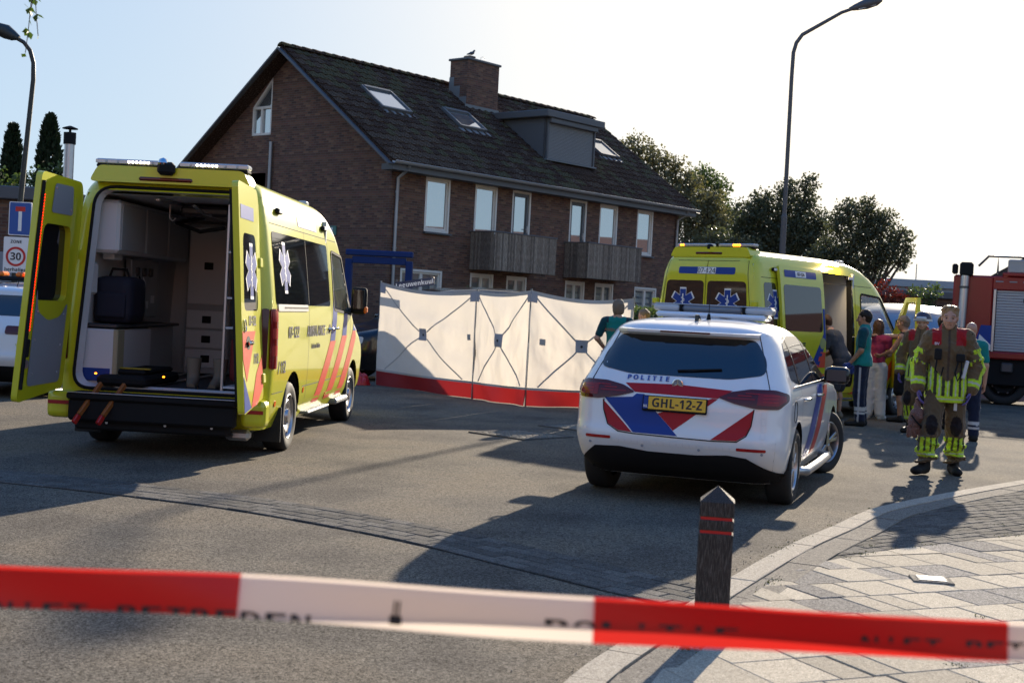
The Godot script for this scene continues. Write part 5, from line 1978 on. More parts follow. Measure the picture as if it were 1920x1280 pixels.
func rear_of_open(n: Node3D, q: Body, num: String) -> void:
	interior(n, false)
	# frame round the opening
	var fr := mb()
	var op := roundpoly([Vector2(-0.84, 0.60), Vector2(0.84, 0.60), Vector2(0.70, 2.48), Vector2(-0.70, 2.48)], 0.17, 6)
	for i in op.size():
		var a := op[i]
		var b := op[(i + 1) % op.size()]
		if a.distance_to(b) > 0.001:
			var c := Vector2(0, 1.5) - (a + b) * 0.5
			fr.quad(q.B(a.x, a.y), q.B(b.x, b.y), Vector3(b.x * 0.965, lerpf(1.5, b.y, 0.965), -0.16), Vector3(a.x * 0.965, lerpf(1.5, a.y, 0.965), -0.16), Vector3(c.x, c.y, 0.2))
	part(n, "door_frame", fr, M.inner_white)
	var seal := []
	for p in op:
		seal.append(q.B(p.x, p.y) + Vector3(0, 0, 0.004))
	seal.append(seal[0])
	part(n, "door_seal", mb().tube(seal, 0.016, 6, false), M.black_plastic)
	# fittings inside
	var cabn := part(n, "wall_cabinet", mb().box(Vector3(-0.675, 2.12, -1.40), Vector3(0.27, 0.50, 2.3), 0.03), M.inner_white)
	for k in 3:
		part(cabn, "cabinet_door", mb().box(Vector3(-0.535, 2.12, -0.66 - k * 0.74), Vector3(0.012, 0.44, 0.70), 0.006), M.inner_grey)
	part(n, "side_counter", mb().box(Vector3(-0.70, 0.88, -0.75), Vector3(0.36, 0.54, 1.1), 0.015), M.inner_white)
	part(n, "side_counter", mb().box(Vector3(-0.72, 0.90, -1.75), Vector3(0.34, 0.54, 0.8), 0.015), M.inner_grey)
	part(n, "counter_edge", mb().box(Vector3(-0.515, 0.88, -0.30), Vector3(0.05, 0.54, 0.20), 0.01), mat("beige_trim", lin(0.35, 0.31, 0.20), 0.6))
	part(n, "counter_top", mb().box(Vector3(-0.70, 1.18, -1.2), Vector3(0.40, 0.03, 2.0), 0.008), M.steel_dark)
	part(n, "dispenser", mb().box(Vector3(-0.80, 1.62, -0.24), Vector3(0.10, 0.30, 0.20), 0.02), M.film_white)
	part(n, "wall_panel", mb().box(Vector3(-0.77, 1.55, -1.7), Vector3(0.06, 0.6, 0.9), 0.01), M.inner_grey)
	part(n, "grab_rail", mb().tube([Vector3(-0.70, 1.85, -0.9), Vector3(-0.66, 1.83, -1.0), Vector3(-0.66, 1.30, -1.05), Vector3(-0.70, 1.27, -1.05)], 0.012, 6), M.alu)
	part(n, "grab_rail", mb().tube([Vector3(0.12, 2.36, -0.4), Vector3(0.16, 2.30, -0.6), Vector3(0.16, 2.30, -2.4), Vector3(0.12, 2.36, -2.6)], 0.014, 6), M.alu)
	var lampn := part(n, "ceiling_fitting", mb().box(Vector3(0.10, 2.34, -1.3), Vector3(0.5, 0.10, 0.9), 0.03), M.steel_dark)
	part(lampn, "swing_arm", mb().tube([Vector3(0.0, 2.30, -1.2), Vector3(-0.22, 2.22, -1.0), Vector3(0.05, 2.14, -0.9), Vector3(0.32, 2.18, -0.8)], 0.02, 6), M.black_plastic)
	part(lampn, "oxygen_panel", mb().box(Vector3(0.12, 1.98, -2.2), Vector3(0.22, 0.42, 0.3), 0.04), M.inner_grey)
	# tall cupboard with drawers at the bulkhead
	var cup := part(n, "tall_cupboard", mb().box(Vector3(-0.32, 1.47, -2.85), Vector3(0.50, 1.68, 0.42), 0.012), M.inner_grey)
	for k in 4:
		var y: float = [0.80, 1.02, 1.24, 1.84][k]
		var h: float = [0.20, 0.20, 0.20, 0.86][k]
		part(cup, "drawer", mb().box(Vector3(-0.32, y, -2.632), Vector3(0.46, h, 0.02), 0.008), M.inner_white)
		part(cup, "drawer_grip", mb().box(Vector3(-0.32, y, -2.618), Vector3(0.10, 0.08, 0.012), 0.003), M.black_plastic)
	# shelf rack at the right
	for z in [-0.20, -0.75]:
		part(n, "rack_post", mb().box(Vector3(0.52, 1.5, z), Vector3(0.025, 1.75, 0.03), 0.004), M.alu)
	for y in [0.66, 1.22, 1.50, 1.93, 2.36]:
		part(n, "rack_shelf", mb().box(Vector3(0.67, y, -0.48), Vector3(0.28, 0.02, 0.58), 0.003), M.inner_white)
	var pk := mb()
	pk.soft(Vector3(0.68, 1.70, -0.55), Vector3(0.22, 0.34, 0.36), 0.05)
	part(n, "rack_bag", pk, mat("rack_blue", lin(0.02, 0.03, 0.08), 0.8))
	part(n, "rack_monitor", mb().soft(Vector3(0.68, 1.35, -0.50), Vector3(0.22, 0.20, 0.3), 0.04), M.steel_dark)
	part(n, "rack_bag", mb().soft(Vector3(0.67, 0.92, -0.50), Vector3(0.24, 0.42, 0.4), 0.05), mat("bag_red", lin(0.14, 0.01, 0.012), 0.7))
	# hoses, straps, labels and small gear on the walls
	for k in 3:
		part(n, "wall_hose", mb().tube([Vector3(-0.76, 1.78 - k * 0.03, -1.35 - k * 0.14), Vector3(-0.72, 1.60, -1.38 - k * 0.14), Vector3(-0.71, 1.42 + k * 0.05, -1.30 - k * 0.14), Vector3(-0.70, 1.26, -1.40 - k * 0.14)], 0.009, 6), [M.panel_grey, M.black_plastic, M.alu][k])
	for k in 3:
		part(n, "wall_outlet", mb().soft(Vector3(-0.73, 1.72, -1.42 - k * 0.22), Vector3(0.03, 0.09, 0.09), 0.012), M.steel_dark)
	for k in 4:
		part(n, "paper_label", mb().box(Vector3(-0.735, 1.38 + 0.06 * (k % 2), -1.36 - k * 0.2), Vector3(0.004, 0.08, 0.11)), M.film_white)
	part(n, "glove_box", mb().soft(Vector3(-0.72, 1.86, -0.62), Vector3(0.12, 0.10, 0.24), 0.015), M.inner_white)
	part(n, "bin_front", mb().box(Vector3(-0.70, 0.72, -0.192), Vector3(0.30, 0.12, 0.012), 0.004), M.film_blue)
	part(n, "counter_gap", mb().box(Vector3(-0.515, 0.89, -0.42), Vector3(0.006, 0.50, 0.02)), M.gap)
	part(n, "ceiling_rail", mb().box(Vector3(-0.2, 2.395, -1.5), Vector3(0.05, 0.03, 2.4), 0.008), M.alu)
	part(n, "infusion_hook", mb().tube([Vector3(-0.2, 2.38, -0.7), Vector3(-0.2, 2.25, -0.7), Vector3(-0.17, 2.22, -0.7), Vector3(-0.14, 2.25, -0.7)], 0.007, 5), M.alu)
	for k in 2:
		part(n, "floor_rail", mb().box(Vector3(-0.52 + k * 0.30, 0.622, -1.5), Vector3(0.05, 0.02, 2.4), 0.006), M.alu)
	# step bumper
	var st := mb()
	st.box(Vector3(0, 0.545, 0.10), Vector3(1.56, 0.06, 0.36), 0.015)
	st.box(Vector3(0, 0.42, 0.20), Vector3(1.54, 0.20, 0.10), 0.02)
	st.box(Vector3(-0.02, 0.285, 0.10), Vector3(1.42, 0.10, 0.14), 0.02)
	var stp := part(n, "rear_step", st, M.black_plastic)
	part(stp, "step_edge", mb().box(Vector3(0, 0.579, 0.275), Vector3(1.54, 0.008, 0.014), 0.002), M.alu)
	part(stp, "sill_strip", mb().box(Vector3(0.15, 0.618, -0.06), Vector3(1.2, 0.012, 0.03), 0.003), M.alu)
	for x in [-0.42, 0.12, 0.55]:
		part(stp, "parking_sensor", mb().cyl(Vector3(x, 0.31, 0.20), Vector3(x, 0.31, 0.206), 0.012, 0.012, 10), M.alu)
	# stretcher loading arms
	for x in [-0.58, -0.36]:
		var arm := mb()
		arm.bar(Vector3(x + 0.06, 0.66, 0.10), Vector3(x - 0.05, 0.38, 0.34), 0.035, 0.05, 0.008)
		var o := part(n, "loading_arm", arm, mat("arm_orange", lin(0.24, 0.075, 0.010), 0.6))
		part(o, "arm_tip", mb().bar(Vector3(x - 0.05, 0.38, 0.34), Vector3(x - 0.075, 0.31, 0.39), 0.037, 0.052, 0.008), M.reflector_red)
	var tr := mb()
	tr.box(Vector3(-0.38, 0.68, -0.55), Vector3(0.46, 0.10, 1.1), 0.03)
	tr.box(Vector3(-0.38, 0.75, -0.70), Vector3(0.30, 0.05, 0.9), 0.02)
	var trn := part(n, "stretcher_mount", tr, M.black_plastic)
	part(trn, "yellow_strip", mb().box(Vector3(-0.35, 0.785, -0.32), Vector3(0.30, 0.015, 0.05), 0.004), mat("strip_yellow", lin(0.35, 0.26, 0.02), 0.6))
	for x in [-0.62, 0.02]:
		part(trn, "floor_led_lamp", mb().box(Vector3(x, 0.74, -0.02), Vector3(0.02, 0.014, 0.012), 0.003), M.led_orange)
	part(n, "exhaust", mb().tube([Vector3(0.78, 0.30, -0.9), Vector3(0.76, 0.26, -0.35), Vector3(0.70, 0.24, -0.12), Vector3(0.66, 0.24, 0.02)], 0.04, 10), M.steel_dark)
	part(n, "tow_bracket", mb().box(Vector3(0.74, 0.24, -0.05), Vector3(0.22, 0.10, 0.12), 0.03), M.alu)
	# roof front of the opening: light bar, camera, brake lamp
	var c := Vector3(0, 2.70, -0.12)
	lightbar(n, c, 1.30, [[-0.40, M.led_white, 6, 0.011, 0.036], [0.24, M.led_white, 6, 0.011, 0.036]])
	part(n, "roof_spoiler", mb().prism(roundpoly([Vector2(-0.76, 2.52), Vector2(0.76, 2.52), Vector2(0.68, 2.672), Vector2(-0.68, 2.672)], 0.05), Transform3D(Basis(), Vector3(0, 0, -0.01)), 0.30), M.amb_yellow)
	var cm := mb()
	cm.box(Vector3(-0.03, 2.66, 0.02), Vector3(0.16, 0.12, 0.10), 0.03)
	var cmn := part(n, "reversing_camera", cm, M.black_plastic)
	part(cmn, "camera_globe", mb().lathe(Vector3(-0.06, 2.71, 0.03), Basis(), [Vector2(0.0, -0.05), Vector2(0.035, -0.035), Vector2(0.05, 0), Vector2(0.035, 0.035), Vector2(0.0, 0.05)], 14), M.chrome)
	part(n, "high_brake_lamp", mb().box(Vector3(-0.04, 2.56, -0.005), Vector3(0.50, 0.035, 0.03), 0.012), M.lamp_red_dark)
	# the two doors, swung open
	rear_door(n, -1.0, deg_to_rad(94.0), num)
	rear_door(n, 1.0, deg_to_rad(92.0), num)

func rear_door(n: Node3D, sd: float, ang: float, num: String) -> void:
	# built shut about its hinge at x = sd * 0.88, then turned; x runs from the hinge (0) to the free edge (0.86)
	var d := Node3D.new()
	d.name = "rear_door"
	n.add_child(d, true)
	# the hinge line leans in at the top with the flank
	d.transform = Transform3D(Basis(Vector3.BACK, sd * deg_to_rad(4.2)) * Basis(Vector3.UP, sd * ang), Vector3(sd * 0.985, 0, 0.02))
	var hd := -sd   # towards the free edge
	# outline in (distance from hinge, y): the hinge edge follows the body
	var X := func(t: float, y: float) -> float: return hd * t
	var out := [Vector2(0.0, 0.60), Vector2(0.86, 0.50), Vector2(0.86, 2.52), Vector2(0.06, 2.50), Vector2(0.0, 2.34)]
	var ol := roundpoly(out, 0.06)
	var wn := roundpoly([Vector2(0.13, 1.40), Vector2(0.74, 1.40), Vector2(0.72, 2.08), Vector2(0.19, 2.08)], 0.09)
	var th := 0.055
	var Fo := func(t: float, y: float) -> Vector3: return Vector3(X.call(t, y), y, 0.03)
	var Fi := func(t: float, y: float) -> Vector3: return Vector3(X.call(t, y), y, 0.03 - th)
	var b := mb()
	b.conform(Fo, ol, Vector2(0.2, 0.2), 0.0, hd, [wn])
	b.conform(Fi, ol, Vector2(0.2, 0.2), 0.0, -hd, [wn])
	for lp in [ol, wn]:
		for i in lp.size():
			var p: Vector2 = lp[i]
			var r: Vector2 = lp[(i + 1) % lp.size()]
			var o3: Vector3 = Fo.call((p.x + r.x) * 0.5, (p.y + r.y) * 0.5) - Fo.call(0.43, 1.6)
			b.quad(Fo.call(p.x, p.y), Fo.call(r.x, r.y), Fi.call(r.x, r.y), Fi.call(p.x, p.y), o3 if lp == ol else -o3)
	var panel := part(d, "door_panel", b, M.amb_yellow)
	var g := mb()
	g.conform(func(t, y): return Vector3(X.call(t, y), y, 0.028), wn, Vector2(0.2, 0.2), 0.0, hd)
	part(d, "door_window", g, M.glass_dark)
	# lining inside
	var ln := mb()
	ln.conform(Fi, roundpoly([Vector2(0.10, 0.66), Vector2(0.72, 0.64), Vector2(0.72, 1.52), Vector2(0.66, 1.30), Vector2(0.45, 1.22), Vector2(0.22, 1.26), Vector2(0.10, 1.40)], 0.06), Vector2(0.2, 0.2), 0.006, -hd)
	var ln2 := mb()
	ln2.conform(Fi, roundpoly([Vector2(0.20, 2.18), Vector2(0.62, 2.18), Vector2(0.60, 2.44), Vector2(0.24, 2.44)], 0.04), Vector2(0.2, 0.2), 0.006, -hd)
	part(d, "inner_lining", ln2, M.panel_grey)
	var lin_ := part(d, "inner_lining", ln, M.panel_grey)
	for e in [[0.16, 0.75], [0.64, 0.75], [0.16, 1.0], [0.66, 1.05], [0.66, 1.3], [0.15, 1.28], [0.25, 2.23], [0.57, 2.4]]:
		var p: Vector3 = Fi.call(e[0], e[1])
		part(lin_, "screw", mb().cyl(p, p + Vector3(0, 0, -0.012), 0.012, 0.009, 8), M.alu)
	part(d, "edge_seal", mb().tube([Fi.call(0.835, 0.62) + Vector3(0, 0, -0.01), Fi.call(0.835, 2.44) + Vector3(0, 0, -0.01)], 0.018, 6), M.black_plastic)
	# red led strip down the free edge
	for k in 46:
		var p: Vector3 = Fi.call(0.79, 1.14 + k * 0.0262)
		part(d, "led_lamp", mb().box(p + Vector3(0, 0, -0.008), Vector3(0.014, 0.013, 0.012), 0.002), M.led_red)
	part(d, "latch", mb().box(Fi.call(0.80, 0.98) + Vector3(0, 0, -0.012), Vector3(0.06, 0.16, 0.03), 0.01), M.black_plastic)
	part(d, "latch_plate", mb().cyl(Fi.call(0.79, 0.84), Fi.call(0.79, 0.84) + Vector3(0, 0, -0.02), 0.04, 0.04, 12), M.alu)
	# outside: stripes, star, call sign, handle
	var S := hd
	if sd > 0:
		var T := func(t: float, y: float, off := 0.004) -> Transform3D: return Transform3D(Basis(), Vector3(X.call(t, y), y, 0.03 + off))
		part(panel, "red_stripe", mb().conform(Fo, poly([0.60, 1.22, 0.85, 1.22, 0.85, 0.98, 0.72, 0.78, 0.32, 1.2, 0.30, 1.22]), Vector2(0.3, 0.3), 0.003, hd), M.film_red)
		part(panel, "red_stripe", mb().conform(Fo, poly([0.02, 1.0, 0.02, 0.70, 0.30, 0.56, 0.55, 0.545, 0.30, 0.84]), Vector2(0.3, 0.3), 0.003, hd), M.film_red)
		part(panel, "blue_stripe", mb().conform(Fo, poly([0.56, 0.545, 0.845, 0.515, 0.845, 0.84]), Vector2(0.3, 0.3), 0.003, hd), M.film_blue)
		part(panel, "blue_plate", mb().conform(Fo, poly([0.25, 2.2, 0.80, 2.2, 0.80, 2.32, 0.25, 2.32]), Vector2(0.3, 0.3), 0.003, hd), M.film_blue)
		star_on(panel, Fo, Vector2(0.42, 1.75), 0.22, hd, 0.006)
		letters(panel, "call_sign", num, 0.085, T.call(0.42, 1.31), M.letter_dark, 0.7, 0.85)
		letters(panel, "phone_number", "/112", 0.09, T.call(0.30, 0.97), M.letter_dark, 0.5, 0.8)
		var hn := part(d, "door_handle", mb().box(Vector3(hd * 0.62, 1.12, 0.055), Vector3(0.14, 0.04, 0.04), 0.015), M.chrome)
		part(hn, "handle_bowl", mb().conform(Fo, circle(Vector2(0.62, 1.12), 0.09, 18, 0.06), Vector2(0.3, 0.3), 0.005, hd), M.gap)
		var em := part(d, "emblem", mb().lathe(Vector3(hd * 0.76, 1.27, 0.034), Basis(Vector3.RIGHT, Vector3.BACK, Vector3.DOWN), [Vector2(0.055, 0.0), Vector2(0.058, 0.008), Vector2(0.047, 0.010), Vector2(0.045, 0.002)], 20), M.chrome)
		for k in 3:
			var t := PI / 2 + k * TAU / 3
			part(em, "emblem_spoke", mb().bar(Vector3(hd * 0.76, 1.27, 0.038), Vector3(hd * 0.76 + cos(t) * 0.05, 1.27 + sin(t) * 0.05, 0.038), 0.009, 0.005, 0.0, Vector3.BACK), M.chrome)
	for y in [0.78, 1.84]:
		part(d, "hinge", mb().box(Vector3(hd * 0.01, y, 0.035), Vector3(0.12, 0.09, 0.03), 0.008), M.amb_yellow)

func rear_of_closed(n: Node3D, q: Body, num: String) -> void:
	interior(n, true)
	# a cabinet wall and an attendant seat seen through the side door
	part(n, "inner_cabinet", mb().box(Vector3(-0.62, 1.6, -2.5), Vector3(0.42, 1.4, 0.9), 0.02), M.inner_grey)
	part(n, "inner_cabinet", mb().box(Vector3(-0.1, 1.95, -3.0), Vector3(0.7, 0.7, 0.12), 0.02), M.inner_white)
	part(n, "attendant_seat", mb().soft(Vector3(0.25, 1.2, -2.0), Vector3(0.45, 0.8, 0.14), 0.05), M.navy_bag)
	part(n, "side_sill", mb().box(Vector3(0.955, 0.46, -2.48), Vector3(0.08, 0.09, 1.12), 0.015), M.amb_yellow)
	# jamb round the side opening
	var op := roundpoly([Vector2(1.92, 0.52), Vector2(3.05, 0.52), Vector2(3.05, 2.38), Vector2(1.92, 2.40)], 0.10)
	var jm := mb()
	for i in op.size():
		var a := op[i]
		var b := op[(i + 1) % op.size()]
		var c := Vector2(2.5, 1.5) - (a + b) * 0.5
		jm.quad(q.R(a.x, a.y), q.R(b.x, b.y), q.R(b.x, b.y) - Vector3(0.10, 0, 0), q.R(a.x, a.y) - Vector3(0.10, 0, 0), Vector3(0, c.y, -c.x))
	part(n, "side_jamb", jm, M.black_plastic)
	# rear doors: windows, plate, seams, hinges
	for sd in [-1.0, 1.0]:
		var ps := [Vector2(0.035, 1.44), Vector2(0.80, 1.44), Vector2(0.74, 2.14), Vector2(0.035, 2.14)]
		if sd < 0:
			ps = [Vector2(-0.80, 1.44), Vector2(-0.035, 1.44), Vector2(-0.035, 2.14), Vector2(-0.74, 2.14)]
		var o := part(n, "rear_window", mb().conform(q.B, roundpoly(ps, 0.07), Vector2(0.2, 0.2), 0.004, 1.0, [], 0.004), M.glass_dark)
		star_on(o, q.B, Vector2(sd * 0.42, 1.80), 0.20, 1.0, 0.006)
		for y in [0.80, 1.80]:
			part(n, "hinge", mb().box(Vector3(sd * 0.93, y, 0.0), Vector3(0.10, 0.09, 0.08), 0.012), M.amb_yellow)
		for k in 2:
			var st := poly([sd * (0.10 + k * 0.42), 0.62, sd * (0.34 + k * 0.42), 0.62, sd * (0.10 + k * 0.42), 1.30, sd * (-0.02 + k * 0.42), 1.30])
			if Geometry2D.is_polygon_clockwise(st):
				st.reverse()
			part(n, "red_stripe", mb().conform(q.B, st, Vector2(0.2, 0.2), 0.003), M.film_red)
	var pl := part(n, "call_sign_plate", mb().conform(q.B, rect(-0.53, 2.245, 0.53, 2.355, 0.03), Vector2(0.2, 0.1), 0.004), M.film_blue)
	part(pl, "plate_field", mb().conform(q.B, rect(-0.17, 2.25, 0.17, 2.35), Vector2(0.2, 0.1), 0.006), M.film_white)
	var cp := q.B(0, 2.30)
	letters(pl, "call_sign", num, 0.078, Transform3D(Basis(Vector3.RIGHT, -0.1), cp + Vector3(0, 0, 0.010)), M.letter_dark, 0.0, 1.0)
	var se := mb()
	se.conform(q.B, rect(-0.004, 0.6, 0.004, 2.46), Vector2(0.2, 0.1), 0.006)
	for sd in [-1.0, 1.0]:
		se.conform(q.B, poly([sd * 0.86, 0.6, sd * 0.868, 0.6, sd * 0.868, 1.4, sd * 0.74, 2.46, sd * 0.732, 2.46, sd * 0.86, 1.4]) if sd > 0 else poly([-0.86, 0.6, -0.86, 1.4, -0.732, 2.46, -0.74, 2.46, -0.868, 1.4, -0.868, 0.6]), Vector2(0.2, 0.1), 0.0015)
	se.conform(q.B, rect(-0.73, 2.452, 0.73, 2.46), Vector2(0.2, 0.1), 0.0015)
	part(n, "panel_gap", se, M.gap)
	lightbar(n, Vector3(0, 2.70, -0.30), 1.30, [[-0.64, M.led_orange, 2, 0.018, 0.04], [0.36, M.led_orange, 4, 0.020, 0.035]])
	part(n, "roof_spoiler", mb().prism(roundpoly([Vector2(-0.76, 2.52), Vector2(0.76, 2.52), Vector2(0.68, 2.672), Vector2(-0.68, 2.672)], 0.05), Transform3D(Basis(), Vector3(0, 0, -0.10)), 0.32), M.amb_yellow)
	part(n, "high_brake_lamp", mb().box(Vector3(-0.02, 2.575, -0.10), Vector3(0.50, 0.035, 0.03), 0.012), M.lamp_red_dark)
	part(n, "reversing_camera", mb().box(Vector3(-0.03, 2.67, -0.14), Vector3(0.10, 0.10, 0.10), 0.03), M.black_plastic)
	part(n, "rear_step", mb().box(Vector3(0, 0.45, 0.08), Vector3(1.56, 0.22, 0.20), 0.03), M.black_plastic)
	# sliding door, slid back over the flank
	var d := Node3D.new()
	d.name = "sliding_door"
	n.add_child(d, true)
	var F := func(s: float, y: float) -> Vector3: return Vector3(q.side(1.2, y) + 0.085, y, -s)
	var ol := roundpoly([Vector2(0.62, 0.46), Vector2(1.94, 0.46), Vector2(1.94, 2.42), Vector2(0.62, 2.44)], 0.06)
	var wn := rect(0.70, 1.42, 1.84, 2.14, 0.07)
	var dp := part(d, "door_panel", mb().conform(F, ol, Vector2(0.2, 0.12), 0.0, 1.0, [], 0.05), M.amb_yellow)
	part(d, "door_window", mb().conform(F, wn, Vector2(0.25, 0.12), 0.004, 1.0, [], 0.004), M.glass_dark)
	part(dp, "blue_stripe", mb().conform(F, poly([1.30, 0.62, 1.62, 0.62, 1.93, 1.28, 1.93, 1.80, 1.86, 1.80, 1.86, 1.40]), Vector2(0.25, 0.15), 0.003), M.film_blue)
	part(dp, "red_stripe", mb().conform(F, poly([1.66, 0.85, 1.93, 0.85, 1.93, 1.10, 1.77, 1.10]), Vector2(0.25, 0.15), 0.003), M.film_red)
	part(dp, "red_stripe", mb().conform(F, poly([1.45, 0.47, 1.90, 0.47, 1.93, 0.75, 1.70, 0.75]), Vector2(0.25, 0.15), 0.003), M.film_red)
	part(dp, "roof_plate", mb().conform(F, rect(0.75, 2.26, 1.72, 2.37, 0.02), Vector2(0.3, 0.1), 0.004), M.film_blue)
	var pf := part(dp, "plate_field", mb().conform(F, rect(1.08, 2.27, 1.40, 2.36), Vector2(0.3, 0.1), 0.006), M.film_white)
	var tp: Vector3 = F.call(1.24, 2.315)
	letters(pf, "call_sign", num, 0.055, Transform3D(Basis(Vector3(0, 0, -1), Vector3(-0.26, 0.965, 0), Vector3(0.965, 0.26, 0)), tp + Vector3(0.010, 0.002, 0)), M.letter_dark, 0.7, 0.9)
	letters(dp, "word_ambulance", "AMBULANCE", 0.105, Transform3D(Basis(Vector3(0, 0, -1), Vector3(0, 1, 0), Vector3(1, 0, 0)), F.call(1.02, 1.19) + Vector3(0.005, 0, 0)), M.letter_dark, 0.75, 0.62)
	var em: Vector3 = F.call(1.83, 1.24)
	part(dp, "round_badge", mb().cyl(em, em + Vector3(0.008, 0, 0), 0.09, 0.09, 20), mat("badge", lin(0.30, 0.33, 0.12), 0.5))
	# opened cab door
	var cd := Node3D.new()
	cd.name = "cab_door"
	n.add_child(cd, true)
	cd.position = Vector3(0.97, 0, -4.45)
	cd.rotation.y = deg_to_rad(47)
	var cdo := [Vector2(0.0, 0.50), Vector2(1.15, 0.50), Vector2(1.15, 1.40), Vector2(1.15, 2.08), Vector2(0.62, 2.08), Vector2(0.02, 1.45)]
	var cdw := roundpoly([Vector2(0.20, 1.42), Vector2(1.06, 1.42), Vector2(1.06, 2.0), Vector2(0.66, 2.0)], 0.05)
	var Fc := func(t: float, y: float) -> Vector3: return Vector3(-0.04 * maxf(0, y - 1.4), y, t)
	part(cd, "door_panel", mb().conform(Fc, PackedVector2Array(cdo), Vector2(0.2, 0.2), 0.0, 1.0, [cdw], 0.06), M.amb_yellow)
	part(cd, "door_window", mb().conform(Fc, cdw, Vector2(0.3, 0.3), -0.02, 1.0), M.pane)
	# strong work lamp over the side door
	var wl := part(n, "work_lamp", mb().box(Vector3(0.80, 2.55, -2.45), Vector3(0.12, 0.07, 0.34), 0.02), M.black_plastic)
	part(wl, "lamp_lens", mb().box(Vector3(0.865, 2.55, -2.45), Vector3(0.012, 0.05, 0.30), 0.004), M.led_warm)
	part(wl, "lamp_lens", mb().box(Vector3(0.80, 2.55, -2.275), Vector3(0.10, 0.05, 0.012), 0.004), M.led_warm)
	var ol2 := OmniLight3D.new()
	ol2.name = "work_lamp_glow"
	ol2.light_color = Color(1.0, 0.86, 0.62)
	ol2.light_energy = 0.35
	ol2.light_size = 0.05
	ol2.omni_range = 30.0
	ol2.omni_attenuation = 2.0
	ol2.shadow_enabled = true
	ol2.position = Vector3(0.92, 2.55, -2.40)
	n.add_child(ol2)

func police_body() -> Body:
	var q := Body.new()
	q.w = Curve1.new([0.20, 0.80, 0.35, 0.87, 0.6, 0.898, 0.85, 0.90, 0.95, 0.885, 1.05, 0.845, 1.2, 0.79, 1.4, 0.69, 1.47, 0.62, 1.52, 0.49, 1.545, 0.30, 1.555, 0.1])
	q.z0 = Curve1.new([0.20, 0.36, 0.30, 0.16, 0.45, 0.03, 0.55, 0.0, 0.66, 0.03, 0.85, 0.05, 1.0, 0.12, 1.06, 0.16, 1.38, 0.37, 1.43, 0.38, 1.47, 0.44, 1.52, 0.80, 1.545, 1.25, 1.555, 1.6])
	q.z1 = Curve1.new([0.20, 4.15, 0.35, 4.38, 0.6, 4.42, 0.75, 4.37, 0.88, 4.15, 0.95, 3.85, 1.0, 3.5, 1.04, 3.32, 1.2, 2.98, 1.35, 2.62, 1.45, 2.32, 1.52, 2.0, 1.545, 1.85, 1.555, 1.75])
	q.a = 0.27
	q.b = 0.33
	q.a1 = 0.45
	q.b1 = 0.5
	q.crown = 0.05
	return q

func car_shell(n: Node3D, q: Body, paint: Material, ws: Array, R := 0.325) -> Node3D:
	var arch := []
	for s in ws:
		arch.append(circle(Vector2(s, R), R + 0.055, 28))
	var sh := mb()
	q.shell(sh, q.w.xs[0], 1.42, q.w.xs[-1], arch, arch, [], [], 0.075)
	var body := part(n, "body", sh, paint)
	var un := mb()
	un.box(Vector3(0, q.w.xs[0] + 0.08, -2.2), Vector3(1.5, 0.1, 3.7))
	for s in ws:
		for e in [-1.0, 1.0]:
			for k in 12:
				var t0 := PI * k / 12.0
				var t1 := PI * (k + 1) / 12.0
				var c := Vector3(e * 0.58, R, -s)
				var d0 := Vector3(0, sin(t0), cos(t0)) * (R + 0.056)
				var d1 := Vector3(0, sin(t1), cos(t1)) * (R + 0.056)
				var o := Vector3(e * 0.31, 0, 0)
				un.quad(c + d0, c + d1, c + d1 + o, c + d0 + o, -(d0 + d1))
				un.tri(c, c + d0, c + d1, Vector3(e, 0, 0))
	part(n, "underbody", un, M.black_plastic)
	return body

func build_vehicles():
	ambulance("yellow ambulance with both rear doors swung open showing its inside", "07-122", Vector3(-3.23, 0, -12.32), 2.46, true)
	ambulance("yellow ambulance with closed rear doors and its side door slid open", "07-124", Vector3(2.97, 0, -20.91), 42.6, false)
	things_in_ambulance()
	police_car()
	second_police_car()
	fire_truck()
	dark_van()
	parked_cars()

func in_amb(p: Vector3) -> Vector3:
	return Transform3D(Basis(Vector3.UP, -deg_to_rad(2.46)), Vector3(-3.23, 0, -12.32)) * p

func things_in_ambulance() -> void:
	var t := thing("medical_bag", "large dark navy bag on the counter inside the open ambulance", "bag", in_amb(Vector3(-0.66, 1.196, -0.72)), -deg_to_rad(2.46))
	part(t, "body", mb().soft(Vector3(0, 0.23, 0), Vector3(0.38, 0.46, 0.50), 0.08), M.navy_bag)
	part(t, "handle", mb().tube([Vector3(-0.1, 0.44, 0.05), Vector3(-0.07, 0.53, 0.05), Vector3(0.07, 0.53, 0.05), Vector3(0.1, 0.44, 0.05)], 0.014, 6), M.black_plastic)
	part(t, "front_pocket", mb().soft(Vector3(0, 0.18, 0.25), Vector3(0.28, 0.24, 0.05), 0.02), M.navy_bag)
	for k in 2:
		var b := thing("boot", ["left one of the sand coloured boots standing inside the ambulance", "right one of the sand coloured boots standing inside the ambulance"][k], "boot", in_amb(Vector3(0.18 + k * 0.24, 0.612, -0.42)), 0.15 - k * 0.3, "boots in the ambulance")
		var sh := mb()
		sh.tube([Vector3(0, 0.03, 0.14), Vector3(0, 0.055, 0.06), Vector3(0, 0.08, -0.02), Vector3(0, 0.16, -0.06), Vector3(0, 0.30, -0.06)], [0.035, 0.055, 0.06, 0.06, 0.075], 12, true)
		part(b, "shaft", sh, M.sand_boot)
		part(b, "sole", mb().box(Vector3(0, 0.016, 0.03), Vector3(0.115, 0.03, 0.31), 0.012), M.rubber)

